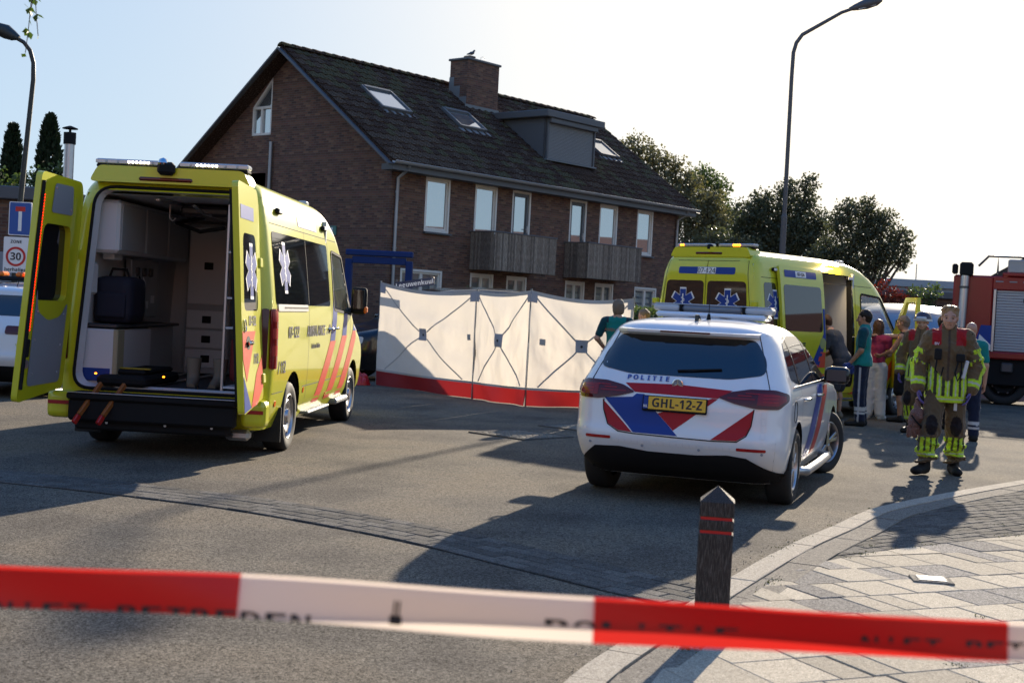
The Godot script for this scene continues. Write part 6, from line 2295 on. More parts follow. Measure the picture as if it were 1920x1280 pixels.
func police_car() -> void:
	var n := thing("police_car", "white police car with blue and red stripes and roof light bar", "police car", Vector3(1.336, 0, -10.79), -deg_to_rad(19.5))
	var q := police_body()
	var body := car_shell(n, q, M.car_white, [0.85, 3.58])
	# rear glass and the dark frame round it
	var rw := roundpoly([Vector2(-0.69, 1.10), Vector2(-0.42, 1.052), Vector2(0.42, 1.052), Vector2(0.69, 1.10), Vector2(0.68, 1.21), Vector2(0.57, 1.378), Vector2(-0.57, 1.378), Vector2(-0.68, 1.21)], 0.05)
	var o := part(n, "rear_window", mb().conform(q.B, rw, Vector2(0.08, 0.06), 0.004, 1.0, [], 0.004), M.glass_dark)
	part(o, "wiper", mb().tube([q.B(-0.02, 1.10) + Vector3(0, 0, 0.02), q.B(0.10, 1.11) + Vector3(0, 0, 0.022), q.B(0.34, 1.13) + Vector3(0, 0, 0.02)], 0.008, 6), M.black_plastic)
	# spoiler lip
	var sp := mb()
	for k in 12:
		var x0 := -0.60 + k * 0.10
		var x1 := x0 + 0.10
		var a := q.B(x0, 1.43)
		var b := q.B(x1, 1.43)
		var f := Vector3(0, 0, 0.10)
		sp.quad(a + Vector3(0, 0.02, -0.12), b + Vector3(0, 0.02, -0.12), b + f + Vector3(0, -0.008, 0), a + f + Vector3(0, -0.008, 0), Vector3.UP)
		sp.quad(a + f + Vector3(0, -0.008, 0), b + f + Vector3(0, -0.008, 0), b + f + Vector3(0, -0.03, -0.005), a + f + Vector3(0, -0.03, -0.005), Vector3.BACK)
		sp.quad(a + f + Vector3(0, -0.03, -0.005), b + f + Vector3(0, -0.03, -0.005), b + Vector3(0, -0.055, 0), a + Vector3(0, -0.055, 0), Vector3.DOWN)
	var spn := part(n, "roof_spoiler", sp, M.car_white)
	part(spn, "brake_lamp", mb().box(q.B(0, 1.415) + Vector3(0, 0, 0.096), Vector3(0.42, 0.014, 0.012), 0.003), M.lamp_red_dark)
	# tail lamps wrap round the corners
	for sd in [-1.0, 1.0]:
		var ps := []
		for p in [Vector2(0.345, 0.905), Vector2(0.45, 0.955), Vector2(0.60, 0.985), Vector2(0.78, 0.985), Vector2(0.870, 0.955), Vector2(0.880, 0.90), Vector2(0.82, 0.835), Vector2(0.65, 0.835), Vector2(0.48, 0.865)]:
			ps.append(Vector2(p.x * sd, p.y))
		if sd > 0:
			ps.reverse()
		var tl := part(n, "tail_lamp", mb().conform(q.B, roundpoly(ps, 0.02), Vector2(0.04, 0.03), 0.010, 1.0, [], 0.010), M.lamp_red_dark)
		var ps2 := []
		for p in [Vector2(0.66, 0.865), Vector2(0.66, 0.955), Vector2(0.77, 0.955), Vector2(0.855, 0.935), Vector2(0.86, 0.90), Vector2(0.81, 0.86)]:
			ps2.append(Vector2(p.x * sd, p.y))
		if sd < 0:
			ps2.reverse()
		var pp := PackedVector2Array(ps2)
		if Geometry2D.is_polygon_clockwise(pp):
			pp.reverse()
		part(tl, "lamp_chamber", mb().conform(q.B, pp, Vector2(0.03, 0.03), 0.012), M.lamp_red)
		for e in [[0.50, 0.925], [0.56, 0.945], [0.70, 0.885], [0.70, 0.91], [0.70, 0.935]]:
			part(tl, "lamp_line", mb().conform(q.B, rect(minf(sd * e[0], sd * (e[0] + 0.11)), e[1], maxf(sd * e[0], sd * (e[0] + 0.11)), e[1] + 0.007), Vector2(0.04, 0.03), 0.0135), M.reflector_red)
		part(tl, "lamp_rib", mb().conform(q.B, rect(minf(sd * 0.42, sd * 0.64), 0.900, maxf(sd * 0.42, sd * 0.64), 0.912), Vector2(0.04, 0.03), 0.012), M.lamp_red)
	# films on the tailgate
	var film := func(called: String, a: Array, m: Material) -> void:
		var p := poly(a)
		if Geometry2D.is_polygon_clockwise(p):
			p.reverse()
		part(body, called, mb().conform(q.B, p, Vector2(0.08, 0.05), 0.0025), m)
	film.call("red_film", [-0.44, 0.975, -0.345, 0.905, 0.345, 0.897, 0.455, 0.965, 0.0, 0.988], M.film_red_shaded)
	film.call("blue_film", [-0.60, 0.845, -0.36, 0.865, -0.33, 0.893, -0.262, 0.893, -0.262, 0.86, 0.04, 0.575, -0.33, 0.578], M.film_blue)
	film.call("red_film", [-0.615, 0.83, -0.34, 0.578, -0.46, 0.586, -0.555, 0.635, -0.605, 0.745], M.film_red_shaded)
	film.call("red_film", [-0.235, 0.835, -0.14, 0.745, 0.30, 0.895, 0.345, 0.893, -0.0, 0.615], M.film_red_shaded)
	film.call("red_film", [0.311, 0.566, 0.636, 0.825, 0.621, 0.696, 0.589, 0.62, 0.518, 0.572], M.film_red_shaded)
	# tailgate seam
	var seam := mb()
	var line := [Vector2(-0.605, 0.835), Vector2(-0.60, 0.745), Vector2(-0.555, 0.63), Vector2(-0.46, 0.578), Vector2(-0.33, 0.568), Vector2(0.0, 0.562), Vector2(0.33, 0.558), Vector2(0.52, 0.565), Vector2(0.592, 0.615), Vector2(0.625, 0.696), Vector2(0.64, 0.83)]
	var lp := []
	for p in line:
		lp.append(q.B(p.x, p.y) + Vector3(0, 0, 0.001))
	seam.tube(lp, 0.005, 5, false)
	part(body, "panel_gap", seam, M.gap)
	for e in [[-0.74, -0.52, 0.525], [0.52, 0.75, 0.505]]:
		part(n, "reflector", mb().conform(q.B, rect(e[0], e[2] - 0.012, e[1], e[2] + 0.012, 0.01), Vector2(0.05, 0.03), 0.004), M.reflector_red)
	var dx := -0.50
	while dx < 0.50:
		if absf(dx + 0.24) > 0.03 and absf(dx - 0.22) > 0.035:
			part(n, "white_marker", mb().conform(q.B, rect(dx, 0.49, dx + 0.046, 0.518), Vector2(0.05, 0.03), 0.003), M.film_white)
		dx += 0.054
	for k in 4:
		part(n, "white_marker", mb().conform(q.B, rect(0.705, 0.60 + k * 0.055, 0.732, 0.645 + k * 0.055), Vector2(0.05, 0.03), 0.003), M.film_white)
	for x in [-0.70, -0.25, 0.22, 0.72]:
		var p := q.B(x, 0.475)
		part(n, "parking_sensor", mb().cyl(p, p + Vector3(0, 0, 0.004), 0.012, 0.012, 10), M.panel_grey)
	# dark valance
	part(n, "rear_valance", mb().conform(q.B, poly([-0.80, 0.21, 0.80, 0.21, 0.86, 0.29, 0.73, 0.36, 0.60, 0.435, 0.45, 0.45, 0.2, 0.43, -0.2, 0.43, -0.45, 0.455, -0.66, 0.445, -0.77, 0.36, -0.85, 0.29]), Vector2(0.06, 0.04), 0.006, 1.0, [], 0.006), M.black_plastic)
	# number plate
	var pT := Transform3D(Basis(Vector3.RIGHT, deg_to_rad(-7)), q.B(0, 0.825) + Vector3(0, 0, 0.012))
	var pl := part(n, "number_plate", mb().box(Vector3.ZERO, Vector3(0.535, 0.128, 0.02), 0.006), M.black_plastic)
	pl.transform = pT
	part(pl, "plate_field", mb().box(Vector3(0.02, 0.004, 0.010), Vector3(0.475, 0.104, 0.006), 0.003), M.plate_yellow)
	part(pl, "plate_band", mb().box(Vector3(-0.239, 0.004, 0.010), Vector3(0.040, 0.104, 0.006), 0.003), M.film_blue)
	letters(pl, "plate_text", "GHL-12-Z", 0.072, Transform3D(Basis(), Vector3(0.02, 0.004, 0.0145)), M.letter_black, 0.6, 0.98)
	letters(pl, "plate_text", "NL", 0.022, Transform3D(Basis(), Vector3(-0.239, -0.025, 0.0145)), M.film_white, 0.4, 0.9)
	# POLITIE and the round emblem
	var word := "POLITIE"
	for k in 7:
		var x := -0.415 + k * 0.055 - (0.006 if k > 3 else 0.0)
		var p := q.B(x, 1.022)
		letters(body, "letter", word[k], 0.042, Transform3D(Basis(Vector3.RIGHT, deg_to_rad(-30)), p + Vector3(0, 0.003, 0.006)), M.letter_blue, 0.9, 1.1)
	var ec := q.B(0, 0.992) + Vector3(0, 0, 0.004)
	var EB := Basis(Vector3.RIGHT, Vector3.BACK, Vector3.DOWN)
	var em := part(n, "emblem", mb().lathe(ec, EB, [Vector2(0.044, 0.0), Vector2(0.046, 0.008), Vector2(0.037, 0.010), Vector2(0.036, 0.002)], 24), M.chrome)
	part(em, "emblem_field", mb().cyl(ec, ec + Vector3(0, 0, 0.003), 0.037, 0.037, 20), M.panel_grey)
	for k in 3:
		var t := PI / 2 + k * TAU / 3
		part(em, "emblem_spoke", mb().bar(ec + Vector3(0, 0, 0.005), ec + Vector3(cos(t) * 0.04, sin(t) * 0.04, 0.005), 0.008, 0.005, 0.0, Vector3.BACK), M.chrome)
	# side glass, pillars, handles
	for sd in [1.0, -1.0]:
		var F := q.R if sd > 0 else q.L
		var dl := part(n, "side_glass", mb().conform(F, roundpoly([Vector2(0.62, 1.06), Vector2(1.0, 1.0), Vector2(3.05, 0.98), Vector2(3.18, 1.02), Vector2(2.62, 1.34), Vector2(2.2, 1.415), Vector2(1.3, 1.415), Vector2(0.85, 1.36), Vector2(0.66, 1.22)], 0.06), Vector2(0.09, 0.06), 0.003, sd, [], 0.003), M.glass_dark)
		for s in [1.02, 2.0]:
			part(dl, "pillar", mb().conform(F, poly([s, 1.0, s + 0.07, 1.0, s + 0.10, 1.41, s + 0.04, 1.41]), Vector2(0.09, 0.06), 0.006, sd), M.black_gloss)
		var trim := []
		for s in 22:
			var ss := 0.62 + s * 0.118
			trim.append((q.R(ss, 1.0) if sd > 0 else q.L(ss, 1.0)) + Vector3(sd * 0.004, 0.0, 0))
		part(dl, "chrome_trim", mb().tube(trim, 0.008, 5), M.chrome)
		for s in [1.22, 2.16]:
			var p: Vector3 = F.call(s, 0.88)
			part(n, "door_handle", mb().tube([p + Vector3(0, 0, 0.10), p + Vector3(sd * 0.035, 0, 0.07), p + Vector3(sd * 0.038, 0, -0.07), p + Vector3(0, 0, -0.10)], 0.014, 8), M.chrome)
		part(body, "blue_stripe", mb().conform(F, poly([1.35, 0.34, 1.75, 0.34, 2.55, 0.97, 2.15, 0.97]), Vector2(0.1, 0.08), 0.003, sd), M.film_blue)
		part(body, "red_stripe", mb().conform(F, poly([1.85, 0.34, 2.2, 0.34, 2.95, 0.95, 2.62, 0.95]), Vector2(0.1, 0.08), 0.003, sd), M.film_red_shaded)
		var sm := mb()
		for s in [1.05, 2.06, 3.12]:
			sm.conform(F, rect(s, 0.32 if s > 1.2 else 0.72, s + 0.006, 0.98), Vector2(0.1, 0.08), 0.0015, sd)
		part(body, "panel_gap", sm, M.gap)
		# running board tube and mirror
		part(n, "side_step", mb().tube([Vector3(sd * 0.84, 0.24, -1.30), Vector3(sd * 0.92, 0.235, -1.36), Vector3(sd * 0.93, 0.235, -2.2), Vector3(sd * 0.92, 0.235, -3.05), Vector3(sd * 0.84, 0.24, -3.12)], 0.040, 12), M.alu)
		var mr := mb()
		var mp := Vector3(sd * 1.0, 1.05, -2.78)
		mr.soft(mp, Vector3(0.25, 0.17, 0.14), 0.06)
		mr.bar(Vector3(sd * 0.82, 1.0, -2.80), Vector3(sd * 0.92, 1.0, -2.79), 0.05, 0.06, 0.02)
		var mn := part(n, "mirror", mr, M.black_gloss)
		part(mn, "mirror_glass", mb().box(mp + Vector3(0, 0, 0.071), Vector3(0.19, 0.11, 0.004)), M.steel_dark)
	var ff := []
	for k in 17:
		var t := TAU * k / 16.0
		ff.append(q.R(0.62 + cos(t) * 0.09, 0.80 + sin(t) * 0.09) + Vector3(0.001, 0, 0))
	part(body, "fuel_flap_gap", mb().tube(ff, 0.0035, 5, false), M.gap)
	# windscreen
	part(n, "windscreen", mb().conform(q.F, roundpoly([Vector2(-0.70, 1.06), Vector2(0.70, 1.06), Vector2(0.56, 1.40), Vector2(-0.56, 1.40)], 0.06), Vector2(0.1, 0.06), 0.003, -1.0), M.glass_dark)
	# tailgate vertical seam towards the roof
	for sd in [-1.0, 1.0]:
		var ln := []
		for k in 8:
			var y := 0.985 + k * 0.062
			ln.append(q.B(sd * (0.742 - k * 0.022), y) + Vector3(0, 0, 0.0))
		part(body, "panel_gap", mb().tube(ln, 0.004, 5, false), M.gap)
	# wheels, front ones turned to the right
	for sd in [-1.0, 1.0]:
		wheel(n, Vector3(sd * 0.785, 0.325, -0.85), sd, 0.325, 0.215, "alloy")
		wheel(n, Vector3(sd * 0.785, 0.325, -3.58), sd, 0.325, 0.215, "alloy", deg_to_rad(-24))
	# light bar on its foot, aerial and fin
	var fb := mb()
	fb.box(Vector3(0, 1.565, -1.50), Vector3(1.0, 0.05, 0.42), 0.02)
	part(n, "light_bar_foot", fb, M.car_white)
	var lb := mb()
	lb.box(Vector3(0, 1.625, -1.50), Vector3(0.56, 0.066, 0.26), 0.025)
	var lbn := part(n, "light_bar", lb, mat("bar_grey", lin(0.16, 0.175, 0.20), 0.15))
	for sd in [-1.0, 1.0]:
		part(lbn, "lens", mb().soft(Vector3(sd * 0.42, 1.625, -1.50), Vector3(0.25, 0.066, 0.26), 0.03), M.lens_clear)
		part(lbn, "divider", mb().box(Vector3(sd * 0.288, 1.625, -1.50), Vector3(0.022, 0.071, 0.265), 0.01), M.black_plastic)
	part(lbn, "top_cover", mb().box(Vector3(0, 1.661, -1.50), Vector3(1.06, 0.010, 0.24), 0.005), M.lens_clear)
	var fin := mb()
	fin.prism(poly([0.0, 0.0, 0.16, 0.0, 0.03, 0.055, 0.005, 0.05]), Transform3D(Basis(Vector3.FORWARD, Vector3.UP, Vector3.LEFT), Vector3(-0.015, 1.515, -0.72)), 0.03)
	part(n, "aerial_fin", fin, M.black_gloss)
	var an := mb()
	an.cyl(Vector3(0.06, 1.53, -0.95), Vector3(0.06, 1.58, -0.95), 0.02, 0.012, 10)
	an.cyl(Vector3(0.06, 1.58, -0.95), Vector3(0.06, 1.80, -0.95), 0.004, 0.002, 6)
	part(n, "aerial", an, M.black_plastic)

func second_police_car() -> void:
	var n := thing("police_car", "white car with lit orange roof lamp behind the open ambulance door", "police car", Vector3(-7.12, 0, -17.6), -deg_to_rad(4.0))
	var q := police_body()
	car_shell(n, q, M.car_white, [0.85, 3.58])
	part(n, "rear_window", mb().conform(q.B, roundpoly([Vector2(-0.66, 1.10), Vector2(0.66, 1.10), Vector2(0.54, 1.375), Vector2(-0.54, 1.375)], 0.06), Vector2(0.08, 0.06), 0.004), M.glass_dark)
	for sd in [-1.0, 1.0]:
		var r := rect(minf(sd * 0.40, sd * 0.875), 0.86, maxf(sd * 0.40, sd * 0.875), 0.97, 0.03)
		var o := part(n, "tail_lamp", mb().conform(q.B, r, Vector2(0.04, 0.03), 0.010, 1.0, [], 0.01), M.lamp_red_dark)
		part(o, "lamp_glow", mb().conform(q.B, rect(minf(sd * 0.62, sd * 0.85), 0.895, maxf(sd * 0.62, sd * 0.85), 0.93, 0.01), Vector2(0.04, 0.03), 0.013), M.brake_glow)
		wheel(n, Vector3(sd * 0.785, 0.325, -0.85), sd, 0.325, 0.215, "alloy")
		wheel(n, Vector3(sd * 0.785, 0.325, -3.58), sd, 0.325, 0.215, "alloy")
		part(n, "side_glass", mb().conform(q.R if sd > 0 else q.L, roundpoly([Vector2(0.62, 1.06), Vector2(3.1, 1.0), Vector2(2.3, 1.41), Vector2(0.85, 1.38)], 0.06), Vector2(0.09, 0.06), 0.003, sd), M.glass_dark)
	part(n, "rear_valance", mb().conform(q.B, poly([-0.80, 0.21, 0.80, 0.21, 0.85, 0.29, 0.66, 0.44, -0.66, 0.44, -0.85, 0.29]), Vector2(0.06, 0.04), 0.006), M.black_plastic)
	part(n, "yellow_film", mb().conform(q.B, poly([0.62, 0.60, 0.80, 0.60, 0.70, 0.74, 0.55, 0.74]), Vector2(0.06, 0.04), 0.003), mat("pale_yellow_film", lin(0.55, 0.58, 0.30), 0.4))
	var lb := part(n, "light_bar", mb().box(Vector3(0.0, 1.60, -1.1), Vector3(1.05, 0.06, 0.26), 0.02), M.black_plastic)
	for x in [-0.42, -0.15, 0.15, 0.30, 0.42]:
		part(lb, "light_lens", mb().box(Vector3(x, 1.66, -1.1), Vector3(0.13, 0.075, 0.22), 0.025), M.led_orange if x > 0.2 else M.lamp_orange)
	part(n, "aerial", mb().cyl(Vector3(0.3, 1.5, -0.6), Vector3(0.38, 1.72, -0.55), 0.006, 0.003, 6), M.black_plastic)

func fire_truck() -> void:
	# its left flank faces the street: x forward along the flank, z towards the viewer
	var n := thing("fire_truck", "red fire truck with closed grey roller shutter and silver pipe", "fire truck", Vector3(9.62, 0, -29.3), deg_to_rad(-21.0))
	var red := mb()
	red.box(Vector3(0.42, 1.85, -1.2), Vector3(0.84, 1.9, 2.4), 0.04)
	red.box(Vector3(3.9, 2.645, -1.2), Vector3(6.2, 0.31, 2.4), 0.03)
	red.box(Vector3(3.9, 1.08, -1.2), Vector3(6.2, 0.16, 2.42), 0.03)
	red.box(Vector3(3.9, 1.9, -1.4), Vector3(6.1, 1.5, 2.0))
	var body := part(n, "body", red, M.fire_red)
	for x in [0.84, 2.42, 4.0]:
		part(body, "shutter_post", mb().box(Vector3(x + 0.03, 1.83, -0.02), Vector3(0.06, 1.36, 0.06), 0.008), M.alu)
	for j in 3:
		for k in 22:
			if j > 0 and k % 2:
				continue
			part(body, "shutter_slat", mb().box(Vector3(1.66 + j * 1.58, 1.20 + k * 0.0605, -0.05), Vector3(1.50, 0.055 if j == 0 else 0.116, 0.02), 0.008), mat("shutter_pale", lin(0.36, 0.36, 0.37), 0.5) if not M.has("shutter_pale") else M.shutter_pale)
	letters(body, "call_sign", "07-19", 0.13, Transform3D(Basis(), Vector3(1.70, 2.28, -0.03)), M.letter_dark, 0.5, 1.1)
	part(body, "blue_stripe", mb().prism(poly([0.50, 1.30, 0.84, 1.30, 0.84, 1.72, 0.62, 1.72]), Transform3D(Basis(), Vector3(0, 0, 0.006)), 0.004), M.film_blue)
	part(body, "white_stripe", mb().prism(poly([0.55, 1.18, 0.84, 1.18, 0.84, 1.30, 0.60, 1.52]), Transform3D(Basis(), Vector3(0, 0, 0.009)), 0.004), M.film_white)
	part(n, "exhaust_pipe", mb().tube([Vector3(0.20, 1.2, 0.11), Vector3(0.22, 2.0, 0.11), Vector3(0.24, 2.78, 0.11)], 0.09, 14), M.alu)
	for y in [1.6, 2.5]:
		part(n, "pipe_clamp", mb().cyl(Vector3(0.21 + (y - 1.4) * 0.02, y, 0.11), Vector3(0.21 + (y - 1.4) * 0.02, y + 0.05, 0.11), 0.103, 0.103, 14), M.steel_dark)
	part(n, "pipe_box", mb().box(Vector3(0.26, 2.92, 0.05), Vector3(0.28, 0.30, 0.30), 0.04), M.black_plastic)
	part(n, "corner_lamp", mb().box(Vector3(0.02, 2.92, 0.0), Vector3(0.12, 0.22, 0.24), 0.03), M.black_plastic)
	for k in 8:
		part(n, "marker_lamp", mb().box(Vector3(0.95 + k * 0.28, 2.68, 0.008), Vector3(0.16, 0.025, 0.012), 0.003), M.panel_grey)
	# ladder and gear on the roof
	part(n, "roof_box", mb().box(Vector3(2.6, 3.02, -0.30), Vector3(3.0, 0.30, 0.5), 0.03), M.inner_grey)
	part(n, "roof_rail", mb().tube([Vector3(0.9, 2.85, 0.0), Vector3(0.9, 3.22, 0.0), Vector3(5.5, 3.22, 0.0)], 0.025, 8), M.steel_dark)
	part(n, "roof_rail", mb().tube([Vector3(0.5, 3.0, 0.0), Vector3(0.7, 3.22, 0.0), Vector3(0.9, 3.22, 0.0)], 0.025, 8), M.steel_dark)
	part(n, "white_gear", mb().box(Vector3(2.9, 3.16, -0.1), Vector3(1.2, 0.08, 0.3), 0.02), M.film_white)
	part(n, "red_gear", mb().box(Vector3(2.3, 2.84, 0.0), Vector3(2.6, 0.08, 0.08), 0.02), M.fire_red)
	var un := mb()
	un.box(Vector3(3.4, 0.72, -1.2), Vector3(6.4, 0.58, 2.2), 0.02)
	part(n, "underbody", un, M.black_plastic)
	for k in 3:
		part(n, "underbody_fitting", mb().box(Vector3(0.5 + k * 0.7, 0.82, -0.06), Vector3(0.25, 0.22, 0.10), 0.03), M.steel_dark)
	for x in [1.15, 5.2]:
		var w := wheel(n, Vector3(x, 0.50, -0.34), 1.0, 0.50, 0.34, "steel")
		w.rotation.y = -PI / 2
		w.get_node("rim").material_override = M.black_plastic  # rim coloured black to stand for the shadow under the body

func van(label: String, at: Vector3, turn: float, paint: Material, glass: Material, grow := 1.0) -> Node3D:
	var n := thing("parked_van", label, "van", at, turn, "vans parked in the background")
	n.scale = Vector3.ONE * grow
	var q := Body.new()
	q.w = Curve1.new([0.22, 0.85, 0.6, 0.95, 1.0, 0.95, 1.2, 0.90, 1.8, 0.76, 1.9, 0.62, 1.95, 0.2])
	q.z0 = Curve1.new([0.22, 0.2, 0.5, 0.0, 1.0, 0.05, 1.8, 0.25, 1.9, 0.5, 1.95, 1.2])
	q.z1 = Curve1.new([0.22, 4.8, 0.5, 4.95, 0.85, 4.9, 1.0, 4.6, 1.10, 4.1, 1.16, 3.95, 1.75, 3.1, 1.88, 2.7, 1.95, 2.0])
	q.a1 = 0.4
	var sh := mb()
	var ar := [circle(Vector2(0.95, 0.33), 0.38, 24), circle(Vector2(3.95, 0.33), 0.38, 24)]
	q.shell(sh, 0.22, 1.78, 1.95, ar, ar, [], [], 0.12)
	var body := part(n, "body", sh, paint)
	var wind := roundpoly([Vector2(-0.74, 1.18), Vector2(0.74, 1.18), Vector2(0.62, 1.74), Vector2(-0.62, 1.74)], 0.08)
	part(n, "windscreen", mb().conform(q.F, wind, Vector2(0.12, 0.1), 0.004, -1.0), glass)
	for sd in [-1.0, 1.0]:
		part(n, "side_glass", mb().conform(q.R if sd > 0 else q.L, roundpoly([Vector2(0.7, 1.15), Vector2(3.6, 1.15), Vector2(3.0, 1.70), Vector2(0.8, 1.70)], 0.08), Vector2(0.2, 0.1), 0.004, sd), M.glass_dark)
		part(n, "mirror", mb().soft(Vector3(sd * 1.08, 1.2, -3.55), Vector3(0.24, 0.2, 0.14), 0.05), M.black_gloss)
		var lp := rect(minf(sd * 0.55, sd * 0.85), 0.72, maxf(sd * 0.55, sd * 0.85), 0.86, 0.04)
		part(n, "head_lamp", mb().conform(q.F, lp, Vector2(0.06, 0.05), 0.006, -1.0), M.lens_clear)
		for s in [0.95, 3.95]:
			wheel(n, Vector3(sd * 0.84, 0.33, -s), sd, 0.33, 0.21, "alloy")
	part(body, "grille", mb().conform(q.F, roundpoly([Vector2(-0.5, 0.55), Vector2(0.5, 0.55), Vector2(0.42, 0.8), Vector2(-0.42, 0.8)], 0.05), Vector2(0.1, 0.08), 0.004, -1.0), M.black_plastic)
	part(n, "rear_window", mb().conform(q.B, roundpoly([Vector2(-0.70, 1.15), Vector2(0.70, 1.15), Vector2(0.62, 1.70), Vector2(-0.62, 1.70)], 0.08), Vector2(0.12, 0.1), 0.004), glass)
	return n

func dark_van() -> void:
	mat("glass_teal", lin(0.012, 0.05, 0.055), 0.04, 0.0, 0.8)
	mat("glass_pale", lin(0.16, 0.20, 0.25), 0.06, 0.2, 0.8)
	var n := van("black van parked behind the privacy screen and yellow ambulance", Vector3(0.8, 0, -28.7), deg_to_rad(120.5), M.car_black, M.glass_teal)
	letters(n, "bonnet_text", "VERVOER", 0.06, Transform3D(Basis(Vector3.UP, PI), Vector3(0.35, 0.92, -4.9)), M.film_white, 0.5, 1.4)
	van("blue grey van parked between the people and the fire truck", Vector3(8.55, 0, -29.6), deg_to_rad(180 - 14), M.car_blue, M.glass_pale, 1.05)
	van("dark van beyond the closed ambulance with sun on its roof", Vector3(8.3, 0, -33.5), deg_to_rad(-70), M.car_black, M.glass_dark, 1.12)

func parked_cars() -> void:
	for d in [[Vector3(13.6, 0, -38.6), 70.0, M.car_white, "pale car parked far back by the garden wall"]]:
		var n := thing("parked_car", d[3], "car", d[0], -deg_to_rad(d[1]))
		var q := police_body()
		car_shell(n, q, d[2], [0.85, 3.58])
		part(n, "windscreen", mb().conform(q.F, roundpoly([Vector2(-0.74, 1.05), Vector2(0.74, 1.05), Vector2(0.58, 1.42), Vector2(-0.58, 1.42)], 0.06), Vector2(0.1, 0.06), 0.004, -1.0), M.glass_dark)
		part(n, "rear_window", mb().conform(q.B, roundpoly([Vector2(-0.66, 1.08), Vector2(0.66, 1.08), Vector2(0.54, 1.38), Vector2(-0.54, 1.38)], 0.06), Vector2(0.08, 0.06), 0.004), M.glass_dark)
		for sd in [-1.0, 1.0]:
			part(n, "side_glass", mb().conform(q.R if sd > 0 else q.L, roundpoly([Vector2(0.62, 1.04), Vector2(3.1, 0.98), Vector2(2.3, 1.41), Vector2(0.85, 1.38)], 0.06), Vector2(0.12, 0.08), 0.004, sd), M.glass_dark)
			for s in [0.85, 3.58]:
				wheel(n, Vector3(sd * 0.785, 0.325, -s), sd, 0.325, 0.215, "alloy")
			part(n, "tail_lamp", mb().conform(q.B, rect(minf(sd * 0.45, sd * 0.875), 0.85, maxf(sd * 0.45, sd * 0.875), 0.97, 0.03), Vector2(0.05, 0.04), 0.008), M.lamp_red_dark)

